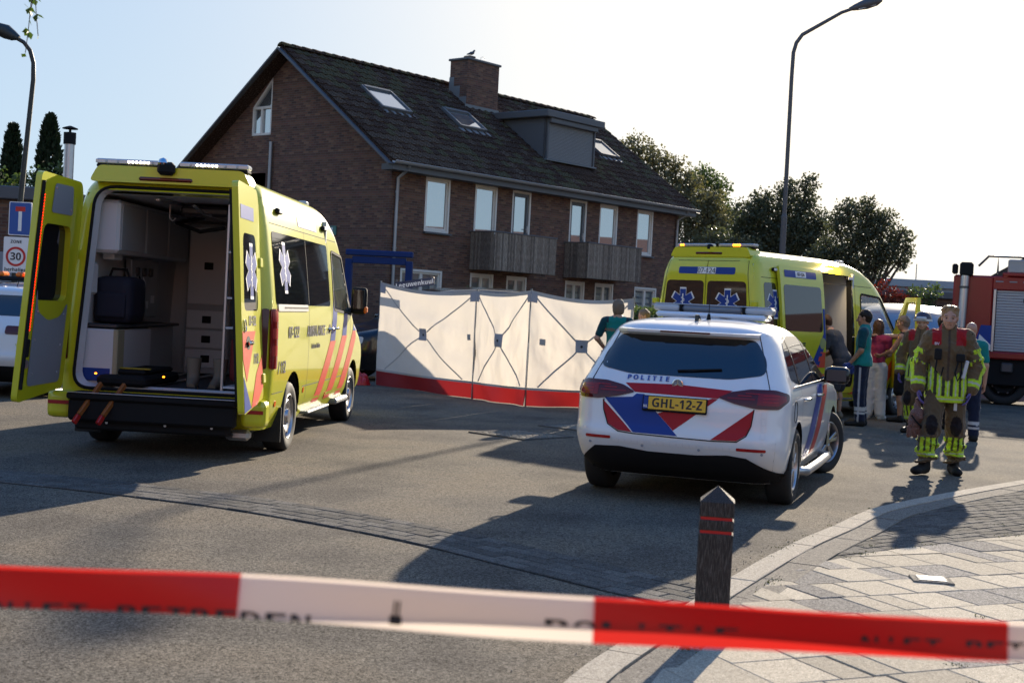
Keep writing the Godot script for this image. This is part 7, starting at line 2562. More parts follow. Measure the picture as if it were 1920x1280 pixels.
# ------------------------------------------------------------------ lamps, signs, screen, bollard
func build_street_things():
	# tall lamp behind the closed ambulance
	var t := thing("street_lamp", "tall grey street lamp with bent arm reaching over the road", "street lamp", Vector3(6.66, 0, -33.5), 0.0, "street lamps")
	var pole := mb()
	pole.cyl(Vector3.ZERO, Vector3(0, 4.2, 0), 0.085, 0.075, 14)
	pole.cyl(Vector3(0, 4.2, 0), Vector3(0, 4.28, 0), 0.075, 0.055, 14)
	pole.tube([Vector3(0, 4.28, 0), Vector3(-0.01, 7.7, 0), Vector3(0.0, 8.3, 0), Vector3(0.06, 8.55, 0), Vector3(0.20, 8.76, 0), Vector3(0.5, 8.95, 0), Vector3(1.15, 9.36, 0), Vector3(1.40, 9.46, 0)], [0.055, 0.05, 0.05, 0.05, 0.048, 0.046, 0.042, 0.04], 12)
	part(t, "pole", pole, M.pole_grey)
	var hd := mb()
	hd.tube([Vector3(1.34, 9.45, 0), Vector3(1.50, 9.51, 0), Vector3(1.75, 9.60, 0), Vector3(2.0, 9.68, 0), Vector3(2.14, 9.71, 0)], [0.045, 0.085, 0.13, 0.11, 0.03], 12)
	part(t, "lamp_head", hd, M.pole_grey)
	part(t, "lamp_glass", mb().bar(Vector3(1.55, 9.45, 0), Vector3(1.98, 9.58, 0), 0.16, 0.02, 0.005, Vector3(-0.3, 0.95, 0)), M.lens_clear)
	# low lamp with the two signs on it
	t = thing("street_lamp", "slim dark street lamp with round head and traffic signs on it", "street lamp", Vector3(-9.02, 0, -24.0), 0.0, "street lamps")
	pole = mb()
	pole.cyl(Vector3.ZERO, Vector3(0, 1.2, 0), 0.075, 0.07, 12)
	pole.tube([Vector3(0, 1.2, 0), Vector3(0.06, 3.0, 0), Vector3(0.20, 5.2, 0), Vector3(0.19, 5.5, 0), Vector3(0.12, 5.72, 0), Vector3(0.0, 5.86, 0), Vector3(-0.14, 5.93, 0)], [0.055, 0.05, 0.042, 0.04, 0.038, 0.036, 0.036], 12)
	part(t, "pole", pole, M.pole_dark)
	part(t, "lamp_head", mb().tube([Vector3(-0.08, 5.93, 0), Vector3(-0.18, 5.96, 0), Vector3(-0.32, 6.03, 0), Vector3(-0.48, 6.08, 0), Vector3(-0.60, 6.09, 0)], [0.04, 0.09, 0.13, 0.11, 0.02], 12), M.pole_dark)
	var s := thing("dead_end_sign", "blue dead end sign with white and red T on the lamp", "road sign", Vector3(-8.92, 2.70, -23.92), deg_to_rad(4))
	part(s, "panel", mb().prism(rect(-0.20, -0.30, 0.20, 0.30, 0.03), Transform3D(), 0.02), M.film_white)
	part(s, "blue_field", mb().prism(rect(-0.185, -0.285, 0.185, 0.285, 0.025), Transform3D(Basis(), Vector3(0, 0, 0.003)), 0.002), M.sign_blue)
	part(s, "white_bar", mb().prism(rect(-0.03, -0.22, 0.03, 0.13), Transform3D(Basis(), Vector3(0, 0, 0.006)), 0.002), M.film_white)
	part(s, "red_bar", mb().prism(rect(-0.085, 0.13, 0.085, 0.215), Transform3D(Basis(), Vector3(0, 0, 0.006)), 0.002), M.sign_red)
	s = thing("speed_zone_sign", "white zone sign with a red ring and the number 30", "road sign", Vector3(-8.97, 2.06, -23.92), deg_to_rad(4))
	part(s, "panel", mb().prism(rect(-0.22, -0.33, 0.22, 0.31, 0.03), Transform3D(), 0.02), M.film_white)
	var ring := mb()
	ring.lathe(Vector3(0, -0.04, 0.002), Basis(Vector3.RIGHT, Vector3.BACK, Vector3.DOWN), [Vector2(0.175, 0.0), Vector2(0.175, 0.004), Vector2(0.135, 0.004), Vector2(0.135, 0.0)], 32)
	part(s, "red_ring", ring, M.sign_red)
	letters(s, "sign_text", "30", 0.13, Transform3D(Basis(), Vector3(0, -0.04, 0.004)), M.letter_black)
	letters(s, "sign_text", "ZONE", 0.055, Transform3D(Basis(), Vector3(0, 0.225, 0.004)), M.letter_black)
	letters(s, "sign_text", "herhaling", 0.06, Transform3D(Basis(), Vector3(0, -0.275, 0.004)), M.letter_black)
	# blue steel portal at the house
	t = thing("steel_portal", "blue steel portal frame in front of the brick house", "portal", Vector3(-3.32, 0, -32.4), deg_to_rad(-4))
	part(t, "post", mb().box(Vector3(-0.74, 1.28, 0), Vector3(0.16, 2.56, 0.2), 0.012), M.portal_blue)
	part(t, "post", mb().box(Vector3(0.74, 1.28, 0), Vector3(0.16, 2.56, 0.2), 0.012), M.portal_blue)
	part(t, "cross_beam", mb().box(Vector3(0, 2.72, 0), Vector3(1.64, 0.14, 0.22), 0.02), M.portal_blue)
	part(t, "cross_beam", mb().box(Vector3(0, 2.55, 0), Vector3(1.315, 0.17, 0.14), 0.012), M.portal_blue)
	part(t, "bolt", mb().cyl(Vector3(0.74, 2.0, 0.10), Vector3(0.74, 2.0, 0.115), 0.02, 0.02, 8), M.alu)
	# street name sign
	t = thing("street_name_sign", "dark blue street name sign partly behind the white screen", "street sign", Vector3(-1.98, 0, -25.6), deg_to_rad(-14))
	part(t, "post", mb().cyl(Vector3(-0.32, 0, -0.03), Vector3(-0.32, 2.0, -0.03), 0.025, 0.025, 10), M.pole_grey)
	var pl := part(t, "panel", mb().prism(rect(-0.40, -0.075, 0.40, 0.075, 0.015), Transform3D(), 0.015), mat("name_blue", lin(0.012, 0.02, 0.06), 0.4))
	pl.transform = Transform3D(Basis(Vector3.BACK, deg_to_rad(10)), Vector3(0.06, 1.93, 0.01))
	letters(pl, "sign_text", "Leeuwenkuul", 0.085, Transform3D(Basis(), Vector3(0, 0, 0.003)), M.film_white)
	# bollard
	t = thing("bollard", "weathered square wooden post with pointed top and red grooves", "bollard", Vector3(1.0, 0, -6.22), deg_to_rad(-9))
	var bw := mb()
	var hw := 0.080
	for seg in [[0.0, 0.542], [0.556, 0.605], [0.619, 0.692]]:
		bw.box(Vector3(0, (seg[0] + seg[1]) * 0.5, 0), Vector3(hw * 2, seg[1] - seg[0], hw * 2), 0.004)
	var ap := Vector3(0, 0.758, 0)
	var cs := [Vector3(-hw, 0.690, hw), Vector3(hw, 0.690, hw), Vector3(hw, 0.690, -hw), Vector3(-hw, 0.690, -hw)]
	for i in 4:
		var a: Vector3 = cs[i] * Vector3(0.97, 1, 0.97)
		var b: Vector3 = cs[(i + 1) % 4] * Vector3(0.97, 1, 0.97)
		bw.tri(a, b, ap, (a + b) * 0.5 - Vector3(0, 0.4, 0))
	part(t, "post", bw, M.post_wood)
	for y in [0.549, 0.612]:
		part(t, "red_groove", mb().box(Vector3(0, y, 0), Vector3(hw * 2 - 0.014, 0.016, hw * 2 - 0.014)), M.sign_red)
	privacy_screen()
	red_sheet()

func privacy_screen() -> void:
	var cloth := mat("screen_cloth", lin(0.56, 0.54, 0.505), 0.8)
	cloth.backlight_enabled = true
	cloth.backlight = lin(0.47, 0.43, 0.375)
	var redc := mat("screen_red", lin(0.17, 0.006, 0.008), 0.7)
	redc.backlight_enabled = true
	redc.backlight = lin(0.16, 0.008, 0.008)
	mat("screen_strap", lin(0.42, 0.40, 0.38), 0.8)
	mat("screen_pad", lin(0.32, 0.33, 0.38), 0.8)
	var O := Vector3(-0.3, 0, -22.5)
	var t := thing("privacy_screen", "long white folding privacy screen with red hem shielding the house front", "privacy screen", O)
	var P := [Vector3(-2.48, 0, -24.69), Vector3(-0.62, 0, -22.28), Vector3(0.27, 0, -21.19), Vector3(1.95, 0, -21.75)]
	var H := [1.90, 1.80, 1.84, 1.80]
	var creases := FastNoiseLite.new()
	creases.seed = 8
	creases.frequency = 0.07
	creases.fractal_octaves = 3
	for k in 3:
		var a: Vector3 = P[k] - O
		var b: Vector3 = P[k + 1] - O
		var L := a.distance_to(b)
		var nrm := Vector3(-(b - a).z, 0, (b - a).x).normalized()
		if nrm.z < 0:
			nrm = -nrm
		var h0: float = H[k]
		var h1: float = H[k + 1]
		var sd := k * 3.1
		# u 0..1 along, v 0..1 up; the cloth sags between its posts and bellies a little
		var F := func(u: float, v: float) -> Vector3:
			var top := lerpf(h0, h1, u) - 0.085 * sin(PI * u) * (1.0 if k != 1 else 0.5)
			var bel := 0.05 * sin(PI * u) * sin(PI * v) + 0.018 * sin(u * 17.0 + sd + v * 4.0) * sin(PI * v) + 0.010 * sin(v * 23.0 + u * 9.0 + sd) * sin(PI * u) + 0.030 * creases.get_noise_2d(u * 60.0 + k * 90.0, v * 34.0) * sin(PI * v)
			bel += 0.05 * sin(u * 11.0 + sd) * pow(maxf(0.0, 0.2 - v) * 5.0, 1.5)
			return a.lerp(b, u) + Vector3(0, 0.012 + v * top, 0) + nrm * bel
		var hem := 0.145
		part(t, "cloth", mb().conform(F, rect(0, hem, 1, 0.965), Vector2(0.025, 0.03), 0.0, 1.0), cloth)
		part(t, "red_hem", mb().conform(F, rect(0, 0.0, 1, hem), Vector2(0.04, 0.04), 0.0, 1.0), redc)
		part(t, "top_band", mb().conform(F, rect(0, 0.965, 1, 1.0), Vector2(0.05, 0.05), 0.0, 1.0), M.screen_strap)
		part(t, "hem_seam", mb().conform(F, rect(0, hem - 0.008, 1, hem + 0.012), Vector2(0.05, 0.05), 0.004, 1.0), M.screen_strap)
		# straps from the corners to the middle pad
		var wu := 0.007 * 2.0 / L
		for e in [[0.04, 0.955], [0.96, 0.955], [0.10, 0.02 + hem], [0.90, 0.02 + hem]]:
			var p := Vector2(e[0], e[1])
			var c := Vector2(0.5, 0.56)
			var d := (c - p).normalized()
			var s := Vector2(-d.y * wu, d.x * 0.007)
			var q := PackedVector2Array([p - s, c - d * 0.05 - s, c - d * 0.05 + s, p + s])
			if Geometry2D.is_polygon_clockwise(q):
				q.reverse()
			part(t, "strap", mb().conform(F, q, Vector2(0.06, 0.06), 0.004, 1.0), M.screen_strap)
		var pw := 0.11 / L
		var pad := part(t, "pad", mb().conform(F, rect(0.5 - pw, 0.505, 0.5 + pw, 0.625), Vector2(0.05, 0.05), 0.008, 1.0), M.screen_pad)
		var pc: Vector3 = F.call(0.5, 0.563)
		part(pad, "eyelet", mb().cyl(pc + nrm * 0.008, pc + nrm * 0.014, 0.022, 0.022, 10), M.letter_black)
		part(t, "small_pad", mb().conform(F, rect(0.93 if k == 0 else 0.42 if k == 1 else 0.10, 0.54, (0.93 if k == 0 else 0.42 if k == 1 else 0.10) + 0.10 / L, 0.595), Vector2(0.05, 0.05), 0.006, 1.0), M.screen_strap)
		for e in [0.0, 0.94]:
			part(t, "corner_pad", mb().conform(F, rect(e, 0.90, e + 0.06, 0.99), Vector2(0.05, 0.05), 0.006, 1.0), M.screen_pad)
	for k in 4:
		part(t, "post", mb().cyl(P[k] - O + Vector3(0, 0, -0.035), P[k] - O + Vector3(0, H[k] + 0.04, -0.035), 0.018, 0.018, 8), M.lead)

func red_sheet() -> void:
	var t := thing("red_cloth", "crumpled red cloth lying on the road at the screen end", "cloth", Vector3(-2.98, 0, -24.6))
	var f := FastNoiseLite.new()
	f.seed = 4
	f.frequency = 2.4
	f.fractal_octaves = 3
	var F := func(x: float, z: float) -> Vector3:
		var e := maxf(0.0, 1.0 - pow(x / 0.42, 2.0) - pow(z / 0.26, 2.0))
		var h := 0.02 + 0.16 * sqrt(e) * (0.6 + 1.0 * absf(f.get_noise_2d(x * 1.6, z * 1.6)) * 1.8)
		return Vector3(x + 0.05 * f.get_noise_2d(z * 3.0, x), h * minf(1.0, e * 6.0 + 0.1), -z)
	part(t, "folds", mb().conform(F, circle(Vector2.ZERO, 0.42, 26, 0.26), Vector2(0.018, 0.018), 0.0, 1.0), mat("red_sheet", lin(0.42, 0.012, 0.016), 0.28))

# ------------------------------------------------------------------ barrier tape in front of everything
func build_tape():
	var t := thing("barrier_tape", "red and white plastic barrier tape stretched across the foreground", "barrier tape", Vector3(0, 1.115, -1.8))
	for e in [["tape_red", lin(0.27, 0.003, 0.006), lin(0.42, 0.016, 0.012)], ["tape_white", lin(0.50, 0.45, 0.45), lin(0.55, 0.48, 0.42)]]:
		var m := mat(e[0], e[1], 0.3)
		m.backlight_enabled = true
		m.backlight = e[2]
	var top := Curve1.new([-1.6, 0.026, -0.678, 0.029, -0.356, 0.035, 0.126, 0.031, 0.695, 0.024, 1.6, 0.020])
	var bot := Curve1.new([-1.6, -0.024, -0.678, -0.025, -0.40, -0.020, -0.25, -0.022, 0.0, -0.028, 0.2, -0.028, 0.695, -0.027, 1.6, -0.025])
	var wav := func(x: float, v: float) -> float: return 0.006 * sin(x * 5.0 + 1.0) + 0.003 * sin(x * 13.0 + v * 2.0) + 0.004 * v * sin(x * 3.0)
	var F := func(x: float, v: float) -> Vector3: return Vector3(x, lerpf(bot.f(x), top.f(x), v), wav.call(x, v) + 0.006 * (1.0 - v))
	# the sheet folded over behind, covering the upper part only where the fold has slipped
	var lo := Curve1.new([-1.6, 0.02, -0.36, 0.02, -0.22, 0.10, 0.0, 0.30, 0.2, 0.34, 0.5, 0.22, 0.70, 0.08, 1.6, 0.05])
	var G := func(x: float, v: float) -> Vector3:
		var w := lerpf(lo.f(x), 1.0, v)
		return F.call(x, w) + Vector3(0, 0, -0.007)
	var x := -1.55
	var edges := [-1.55, -0.353, 0.129, 0.695, 1.25, 1.5]
	for k in edges.size() - 1:
		var m: Material = M.tape_red if k % 2 == 0 else M.tape_white
		var a: float = edges[k]
		var b: float = edges[k + 1]
		var lab := "red_section" if k % 2 == 0 else "white_section"
		var o := part(t, lab, mb().conform(F, rect(a, 0, b, 1), Vector2(0.04, 0.25), 0.0, 1.0), m)
		part(o, "folded_back", mb().conform(G, rect(a, 0, b, 1), Vector2(0.04, 0.25), 0.0, 1.0), m)
	# print, of which the fold shows only the upper edge
	tape_print(t, F, "NIET BETREDEN", -0.69, -0.25, 0.0, 0.17)
	tape_print(t, F, "POLITIE", 0.06, 0.33, 0.36, 0.14)
	tape_print(t, F, "NIET BET", 0.49, 0.72, 0.34, 0.17)
	tape_print(t, F, "#", -0.150, -0.128, 0.10, 0.55)

# letters cut off below, each its own piece, laid on the tape between x0 and x1
func tape_print(t: Node3D, F: Callable, s: String, x0: float, x1: float, v0: float, vh: float) -> void:
	for c in s.length():
		if s[c] == " ":
			continue
		var tm := TextMesh.new()
		tm.text = s[c]
		tm.font = font
		tm.font_size = 64
		tm.pixel_size = 0.01
		tm.depth = 0.0
		var arr := tm.get_mesh_arrays()
		var vs: PackedVector3Array = arr[Mesh.ARRAY_VERTEX]
		var ix: PackedInt32Array = arr[Mesh.ARRAY_INDEX]
		var lo := Vector2(1e9, 1e9)
		var hi := -lo
		for p in vs:
			lo = lo.min(Vector2(p.x, p.y))
			hi = hi.max(Vector2(p.x, p.y))
		var cut := lerpf(hi.y, lo.y, 0.42)
		var keep := rect(lo.x - 1, cut, hi.x + 1, hi.y + 1)
		var wd := (x1 - x0) / s.length()
		var a := x0 + c * wd + wd * (0.36 if s[c] == "I" else 0.1)
		var e := x0 + (c + 1) * wd - wd * (0.36 if s[c] == "I" else 0.1)
		var b := mb()
		for i in range(0, ix.size(), 3):
			var q := PackedVector2Array()
			for k in 3:
				q.append(Vector2(vs[ix[i + k]].x, vs[ix[i + k]].y))
			if Geometry2D.is_polygon_clockwise(q):
				q.reverse()
			for g in Geometry2D.intersect_polygons(q, keep):
				var pts := []
				for p in g:
					pts.append(F.call(lerpf(a, e, (p.x - lo.x) / (hi.x - lo.x)), v0 + vh * (p.y - cut) / (hi.y - cut)) + Vector3(0, 0, 0.0012))
				for k in range(1, pts.size() - 1):
					b.tri(pts[0], pts[k], pts[k + 1], Vector3.BACK)
		part(t, "printed_letter", b, M.letter_black)

# ------------------------------------------------------------------ people
# A figure is a field: tapered capsules and ellipsoids joined by a smooth minimum, meshed as surface nets.
class Field:
	var prims := []
	func cap(a: Vector3, b: Vector3, ra: float, rb := -1.0, k := 0.03) -> Field:
		prims.append([0, a, b, ra, ra if rb < 0 else rb, k])
		return self
	func ell(c: Vector3, r: Vector3, k := 0.03, B := Basis()) -> Field:
		prims.append([1, c, r, B.inverse(), 0, k])
		return self
	func mesh_to(m: MB, cell: float, paint = null, crumple := 0.0, cut := -9.0) -> MB:
		var lo := Vector3.INF
		var hi := -Vector3.INF
		for p in prims:
			if p[0] == 0:
				var r := maxf(p[3], p[4])
				lo = lo.min(p[1] - Vector3.ONE * r).min(p[2] - Vector3.ONE * r)
				hi = hi.max(p[1] + Vector3.ONE * r).max(p[2] + Vector3.ONE * r)
			else:
				var r: float = maxf(p[2].x, maxf(p[2].y, p[2].z))
				lo = lo.min(p[1] - Vector3.ONE * r)
				hi = hi.max(p[1] + Vector3.ONE * r)
		lo -= Vector3.ONE * cell * 3
		hi += Vector3.ONE * cell * 3
		var nx := int((hi.x - lo.x) / cell) + 1
		var ny := int((hi.y - lo.y) / cell) + 1
		var nz := int((hi.z - lo.z) / cell) + 1
		var f := PackedFloat32Array()
		f.resize(nx * ny * nz)
		f.fill(0.5)
		for p in prims:
			var k: float = p[5]
			var mar := cell * 2.5 + k
			var a: Vector3
			var b: Vector3
			if p[0] == 0:
				var r := maxf(p[3], p[4]) + mar
				a = p[1].min(p[2]) - Vector3.ONE * r
				b = p[1].max(p[2]) + Vector3.ONE * r
			else:
				var r: float = maxf(p[2].x, maxf(p[2].y, p[2].z)) + mar
				a = p[1] - Vector3.ONE * r
				b = p[1] + Vector3.ONE * r
			var i0 := maxi(0, int((a.x - lo.x) / cell))
			var i1 := mini(nx - 1, int((b.x - lo.x) / cell) + 1)
			var j0 := maxi(0, int((a.y - lo.y) / cell))
			var j1 := mini(ny - 1, int((b.y - lo.y) / cell) + 1)
			var k0 := maxi(0, int((a.z - lo.z) / cell))
			var k1 := mini(nz - 1, int((b.z - lo.z) / cell) + 1)
			var is_cap: bool = p[0] == 0
			var pa: Vector3 = p[1]
			var pb: Vector3 = p[2]
			var ab := pb - pa
			var den := maxf(ab.length_squared(), 1e-9)
			var ra: float = p[3] if is_cap else 0.0
			var rb: float = p[4] if is_cap else 0.0
			var IB: Basis = p[3] if not is_cap else Basis()
			var mn := minf(pb.x, minf(pb.y, pb.z))
			for z in range(k0, k1 + 1):
				for y in range(j0, j1 + 1):
					var at := (z * ny + y) * nx
					for x in range(i0, i1 + 1):
						var q := lo + Vector3(x, y, z) * cell
						var d: float
						if is_cap:
							var t := clampf((q - pa).dot(ab) / den, 0.0, 1.0)
							d = (q - pa - ab * t).length() - lerpf(ra, rb, t)
						else:
							var e := IB * (q - pa)
							var k2 := (e / pb).length()
							var g := (e / (pb * pb)).length()
							d = k2 * (k2 - 1.0) / g if g > 1e-6 else -mn
						var o := f[at + x]
						var h := maxf(k - absf(o - d), 0.0) / k
						f[at + x] = minf(o, d) - h * h * k * 0.25
		if crumple > 0.0:
			# folds in cloth
			var fn := FastNoiseLite.new()
			fn.seed = int(prims.size())
			fn.noise_type = FastNoiseLite.TYPE_SIMPLEX_SMOOTH
			fn.frequency = 9.0
			fn.fractal_type = FastNoiseLite.FRACTAL_RIDGED
			fn.fractal_octaves = 2
			for z in nz:
				for y in ny:
					var at := (z * ny + y) * nx
					for x in nx:
						if absf(f[at + x]) < 0.035:
							f[at + x] -= crumple * fn.get_noise_3d(x * cell, y * cell * 0.8 + x * cell * 0.4, z * cell)
		if cut > -5.0:
			# the hem: nothing below this height
			for z in nz:
				for y in ny:
					var at := (z * ny + y) * nx
					var d := cut - (lo.y + y * cell)
					if d > -0.05:
						for x in nx:
							f[at + x] = maxf(f[at + x], d)
		var idx := {}
		var vs := PackedVector3Array()
		var ns := PackedVector3Array()
		var sx := 1
		var sy := nx
		var sz := nx * ny
		for z in nz - 1:
			for y in ny - 1:
				var base := (z * ny + y) * nx
				for x in nx - 1:
					var c := base + x
					var f0 := f[c]
					if absf(f0) > cell * 2.5:
						continue
					var c1 := f[c + 1]
					var c2 := f[c + sy]
					var c3 := f[c + sy + 1]
					var c4 := f[c + sz]
					var c5 := f[c + sz + 1]
					var c6 := f[c + sz + sy]
					var c7 := f[c + sz + sy + 1]
					var neg := int(f0 < 0) + int(c1 < 0) + int(c2 < 0) + int(c3 < 0) + int(c4 < 0) + int(c5 < 0) + int(c6 < 0) + int(c7 < 0)
					if neg == 0 or neg == 8:
						continue
					var s := Vector3()
					var cnt := 0
					for e in [[f0, c1, 0, 0, 0, 0], [c2, c3, 0, 0, 1, 0], [c4, c5, 0, 0, 0, 1], [c6, c7, 0, 0, 1, 1], [f0, c2, 1, 0, 0, 0], [c1, c3, 1, 1, 0, 0], [c4, c6, 1, 0, 0, 1], [c5, c7, 1, 1, 0, 1], [f0, c4, 2, 0, 0, 0], [c1, c5, 2, 1, 0, 0], [c2, c6, 2, 0, 1, 0], [c3, c7, 2, 1, 1, 0]]:
						var u: float = e[0]
						var w: float = e[1]
						if (u < 0.0) != (w < 0.0):
							var q := Vector3(e[3], e[4], e[5])
							q[e[2]] = u / (u - w)
							s += q
							cnt += 1
					idx[c] = vs.size()
					vs.append(lo + (Vector3(x, y, z) + s / cnt) * cell)
					ns.append(Vector3(c1 - f0 + c3 - c2 + c5 - c4 + c7 - c6, c2 - f0 + c3 - c1 + c6 - c4 + c7 - c5, c4 - f0 + c5 - c1 + c6 - c2 + c7 - c3).normalized())
		var cols := PackedColorArray()
		if paint != null:
			for i in vs.size():
				cols.append(paint.call(vs[i], ns[i]))
		for c in idx:
			var inside: bool = f[c] < 0.0
			for e in [[sx, sy, sz], [sy, sz, sx], [sz, sx, sy]]:
				if (f[c + e[0]] < 0.0) == inside:
					continue
				var a = idx.get(c)
				var b = idx.get(c - e[1])
				var d = idx.get(c - e[1] - e[2])
				var g = idx.get(c - e[2])
				if b == null or d == null or g == null:
					continue
				if cols.size() > 0:
					m.tint = true
					for t in [[a, b, d], [a, d, g]]:
						var before := m.v.size()
						m.p3(vs[t[0]], vs[t[1]], vs[t[2]], ns[t[0]], ns[t[1]], ns[t[2]])
						# p3 may have turned the triangle: set colours by place
						var x1 := m.v[before + 1]
						m.c[before] = cols[t[0]]
						if x1.is_equal_approx(m.X * vs[t[1]]):
							m.c[before + 1] = cols[t[1]]
							m.c[before + 2] = cols[t[2]]
						else:
							m.c[before + 1] = cols[t[2]]
							m.c[before + 2] = cols[t[1]]
				else:
					m.quadn(vs[a], vs[b], vs[d], vs[g], ns[a], ns[b], ns[d], ns[g])
		return m

var head_m: MB
var eyes_m: MB
var hand_m: MB

func make_figure_pieces() -> void:
	var h := Field.new()
	h.ell(Vector3(0, 0.030, -0.012), Vector3(0.076, 0.090, 0.096), 0.02)
	h.ell(Vector3(0, -0.040, 0.022), Vector3(0.060, 0.080, 0.068), 0.03)
	h.ell(Vector3(0, -0.098, 0.050), Vector3(0.030, 0.022, 0.026), 0.02)
	h.cap(Vector3(-0.045, 0.022, 0.066), Vector3(0.045, 0.022, 0.066), 0.017, 0.017, 0.015)
	h.cap(Vector3(0, 0.012, 0.082), Vector3(0, -0.034, 0.104), 0.009, 0.014, 0.012)
	for s in [-1.0, 1.0]:
		h.ell(Vector3(s * 0.078, -0.005, -0.008), Vector3(0.011, 0.032, 0.020), 0.008)
		h.ell(Vector3(s * 0.042, -0.030, 0.060), Vector3(0.022, 0.026, 0.022), 0.02)
		h.ell(Vector3(s * 0.013, -0.038, 0.094), Vector3(0.010, 0.008, 0.010), 0.008)
	h.cap(Vector3(-0.020, -0.066, 0.080), Vector3(0.020, -0.066, 0.080), 0.008, 0.008, 0.008)
	h.cap(Vector3(0, -0.06, -0.03), Vector3(0, -0.20, -0.035), 0.055, 0.060, 0.03)
	head_m = h.mesh_to(mb(), 0.008)
	eyes_m = mb()
	for s in [-1.0, 1.0]:
		eyes_m.lathe(Vector3(s * 0.032, 0.000, 0.080), Basis(Vector3.RIGHT, Vector3.BACK, Vector3.DOWN), [Vector2(0.010, 0.0), Vector2(0.009, 0.005), Vector2(0.0, 0.008)], 10)
		eyes_m.box(Vector3(s * 0.034, 0.026, 0.083), Vector3(0.034, 0.005, 0.008), 0.002)
	eyes_m.box(Vector3(0, -0.066, 0.0885), Vector3(0.044, 0.004, 0.004), 0.001)
	# right hand, hanging: wrist at the origin, fingers down, palm towards -x, thumb forward (+z)
	var g := Field.new()
	g.cap(Vector3(0, 0.03, 0), Vector3(0, -0.02, 0), 0.026, 0.027, 0.012)
	g.ell(Vector3(0, -0.055, 0.0), Vector3(0.017, 0.050, 0.041), 0.012)
	var fx := [[0.030, 0.072], [0.010, 0.080], [-0.011, 0.075], [-0.030, 0.060]]
	for e in fx:
		var z: float = e[0]
		var l: float = e[1]
		var b0 := Vector3(0, -0.092, z)
		var b1 := b0 + Vector3(-0.006, -l * 0.48, z * 0.12)
		var b2 := b1 + Vector3(-0.016, -l * 0.34, z * 0.05)
		var b3 := b2 + Vector3(-0.018, -l * 0.20, 0)
		g.cap(b0, b1, 0.0095, 0.009, 0.004)
		g.cap(b1, b2, 0.009, 0.0085, 0.004)
		g.cap(b2, b3, 0.0085, 0.007, 0.004)
	g.cap(Vector3(-0.004, -0.035, 0.030), Vector3(-0.016, -0.066, 0.054), 0.013, 0.011, 0.008)
	g.cap(Vector3(-0.016, -0.066, 0.054), Vector3(-0.026, -0.098, 0.058), 0.0105, 0.008, 0.004)
	hand_m = g.mesh_to(mb(), 0.0065)

func put(m: MB, src: MB, T: Transform3D) -> void:
	var flip := T.basis.determinant() < 0
	for i in range(0, src.v.size(), 3):
		for k in ([0, 2, 1] if flip else [0, 1, 2]):
			m.v.append(T * src.v[i + k])
			m.n.append((T.basis * src.n[i + k]).normalized())

# joints of a standing figure 1.78 m tall facing +z; its right is -x
func joints(over: Dictionary) -> Dictionary:
	var j := {
		"hip": Vector3(0, 0.95, 0), "chest": Vector3(0, 1.28, 0.0), "neck": Vector3(0, 1.475, -0.015), "head": Vector3(0, 1.64, 0.015),
		"rs": Vector3(-0.185, 1.42, -0.01), "re": Vector3(-0.235, 1.13, -0.03), "rw": Vector3(-0.245, 0.88, 0.03),
		"ls": Vector3(0.185, 1.42, -0.01), "le": Vector3(0.235, 1.13, -0.03), "lw": Vector3(0.245, 0.88, 0.03),
		"rk": Vector3(-0.105, 0.50, 0.015), "ra": Vector3(-0.11, 0.09, -0.02), "rt": Vector3(-0.14, 0.035, 0.16),
		"lk": Vector3(0.105, 0.50, 0.015), "la": Vector3(0.11, 0.09, -0.02), "lt": Vector3(0.14, 0.035, 0.16), "look": Vector3(0, 0, 1), "tilt": 0.0,
	}
	for k in over:
		j[k] = over[k]
	return j

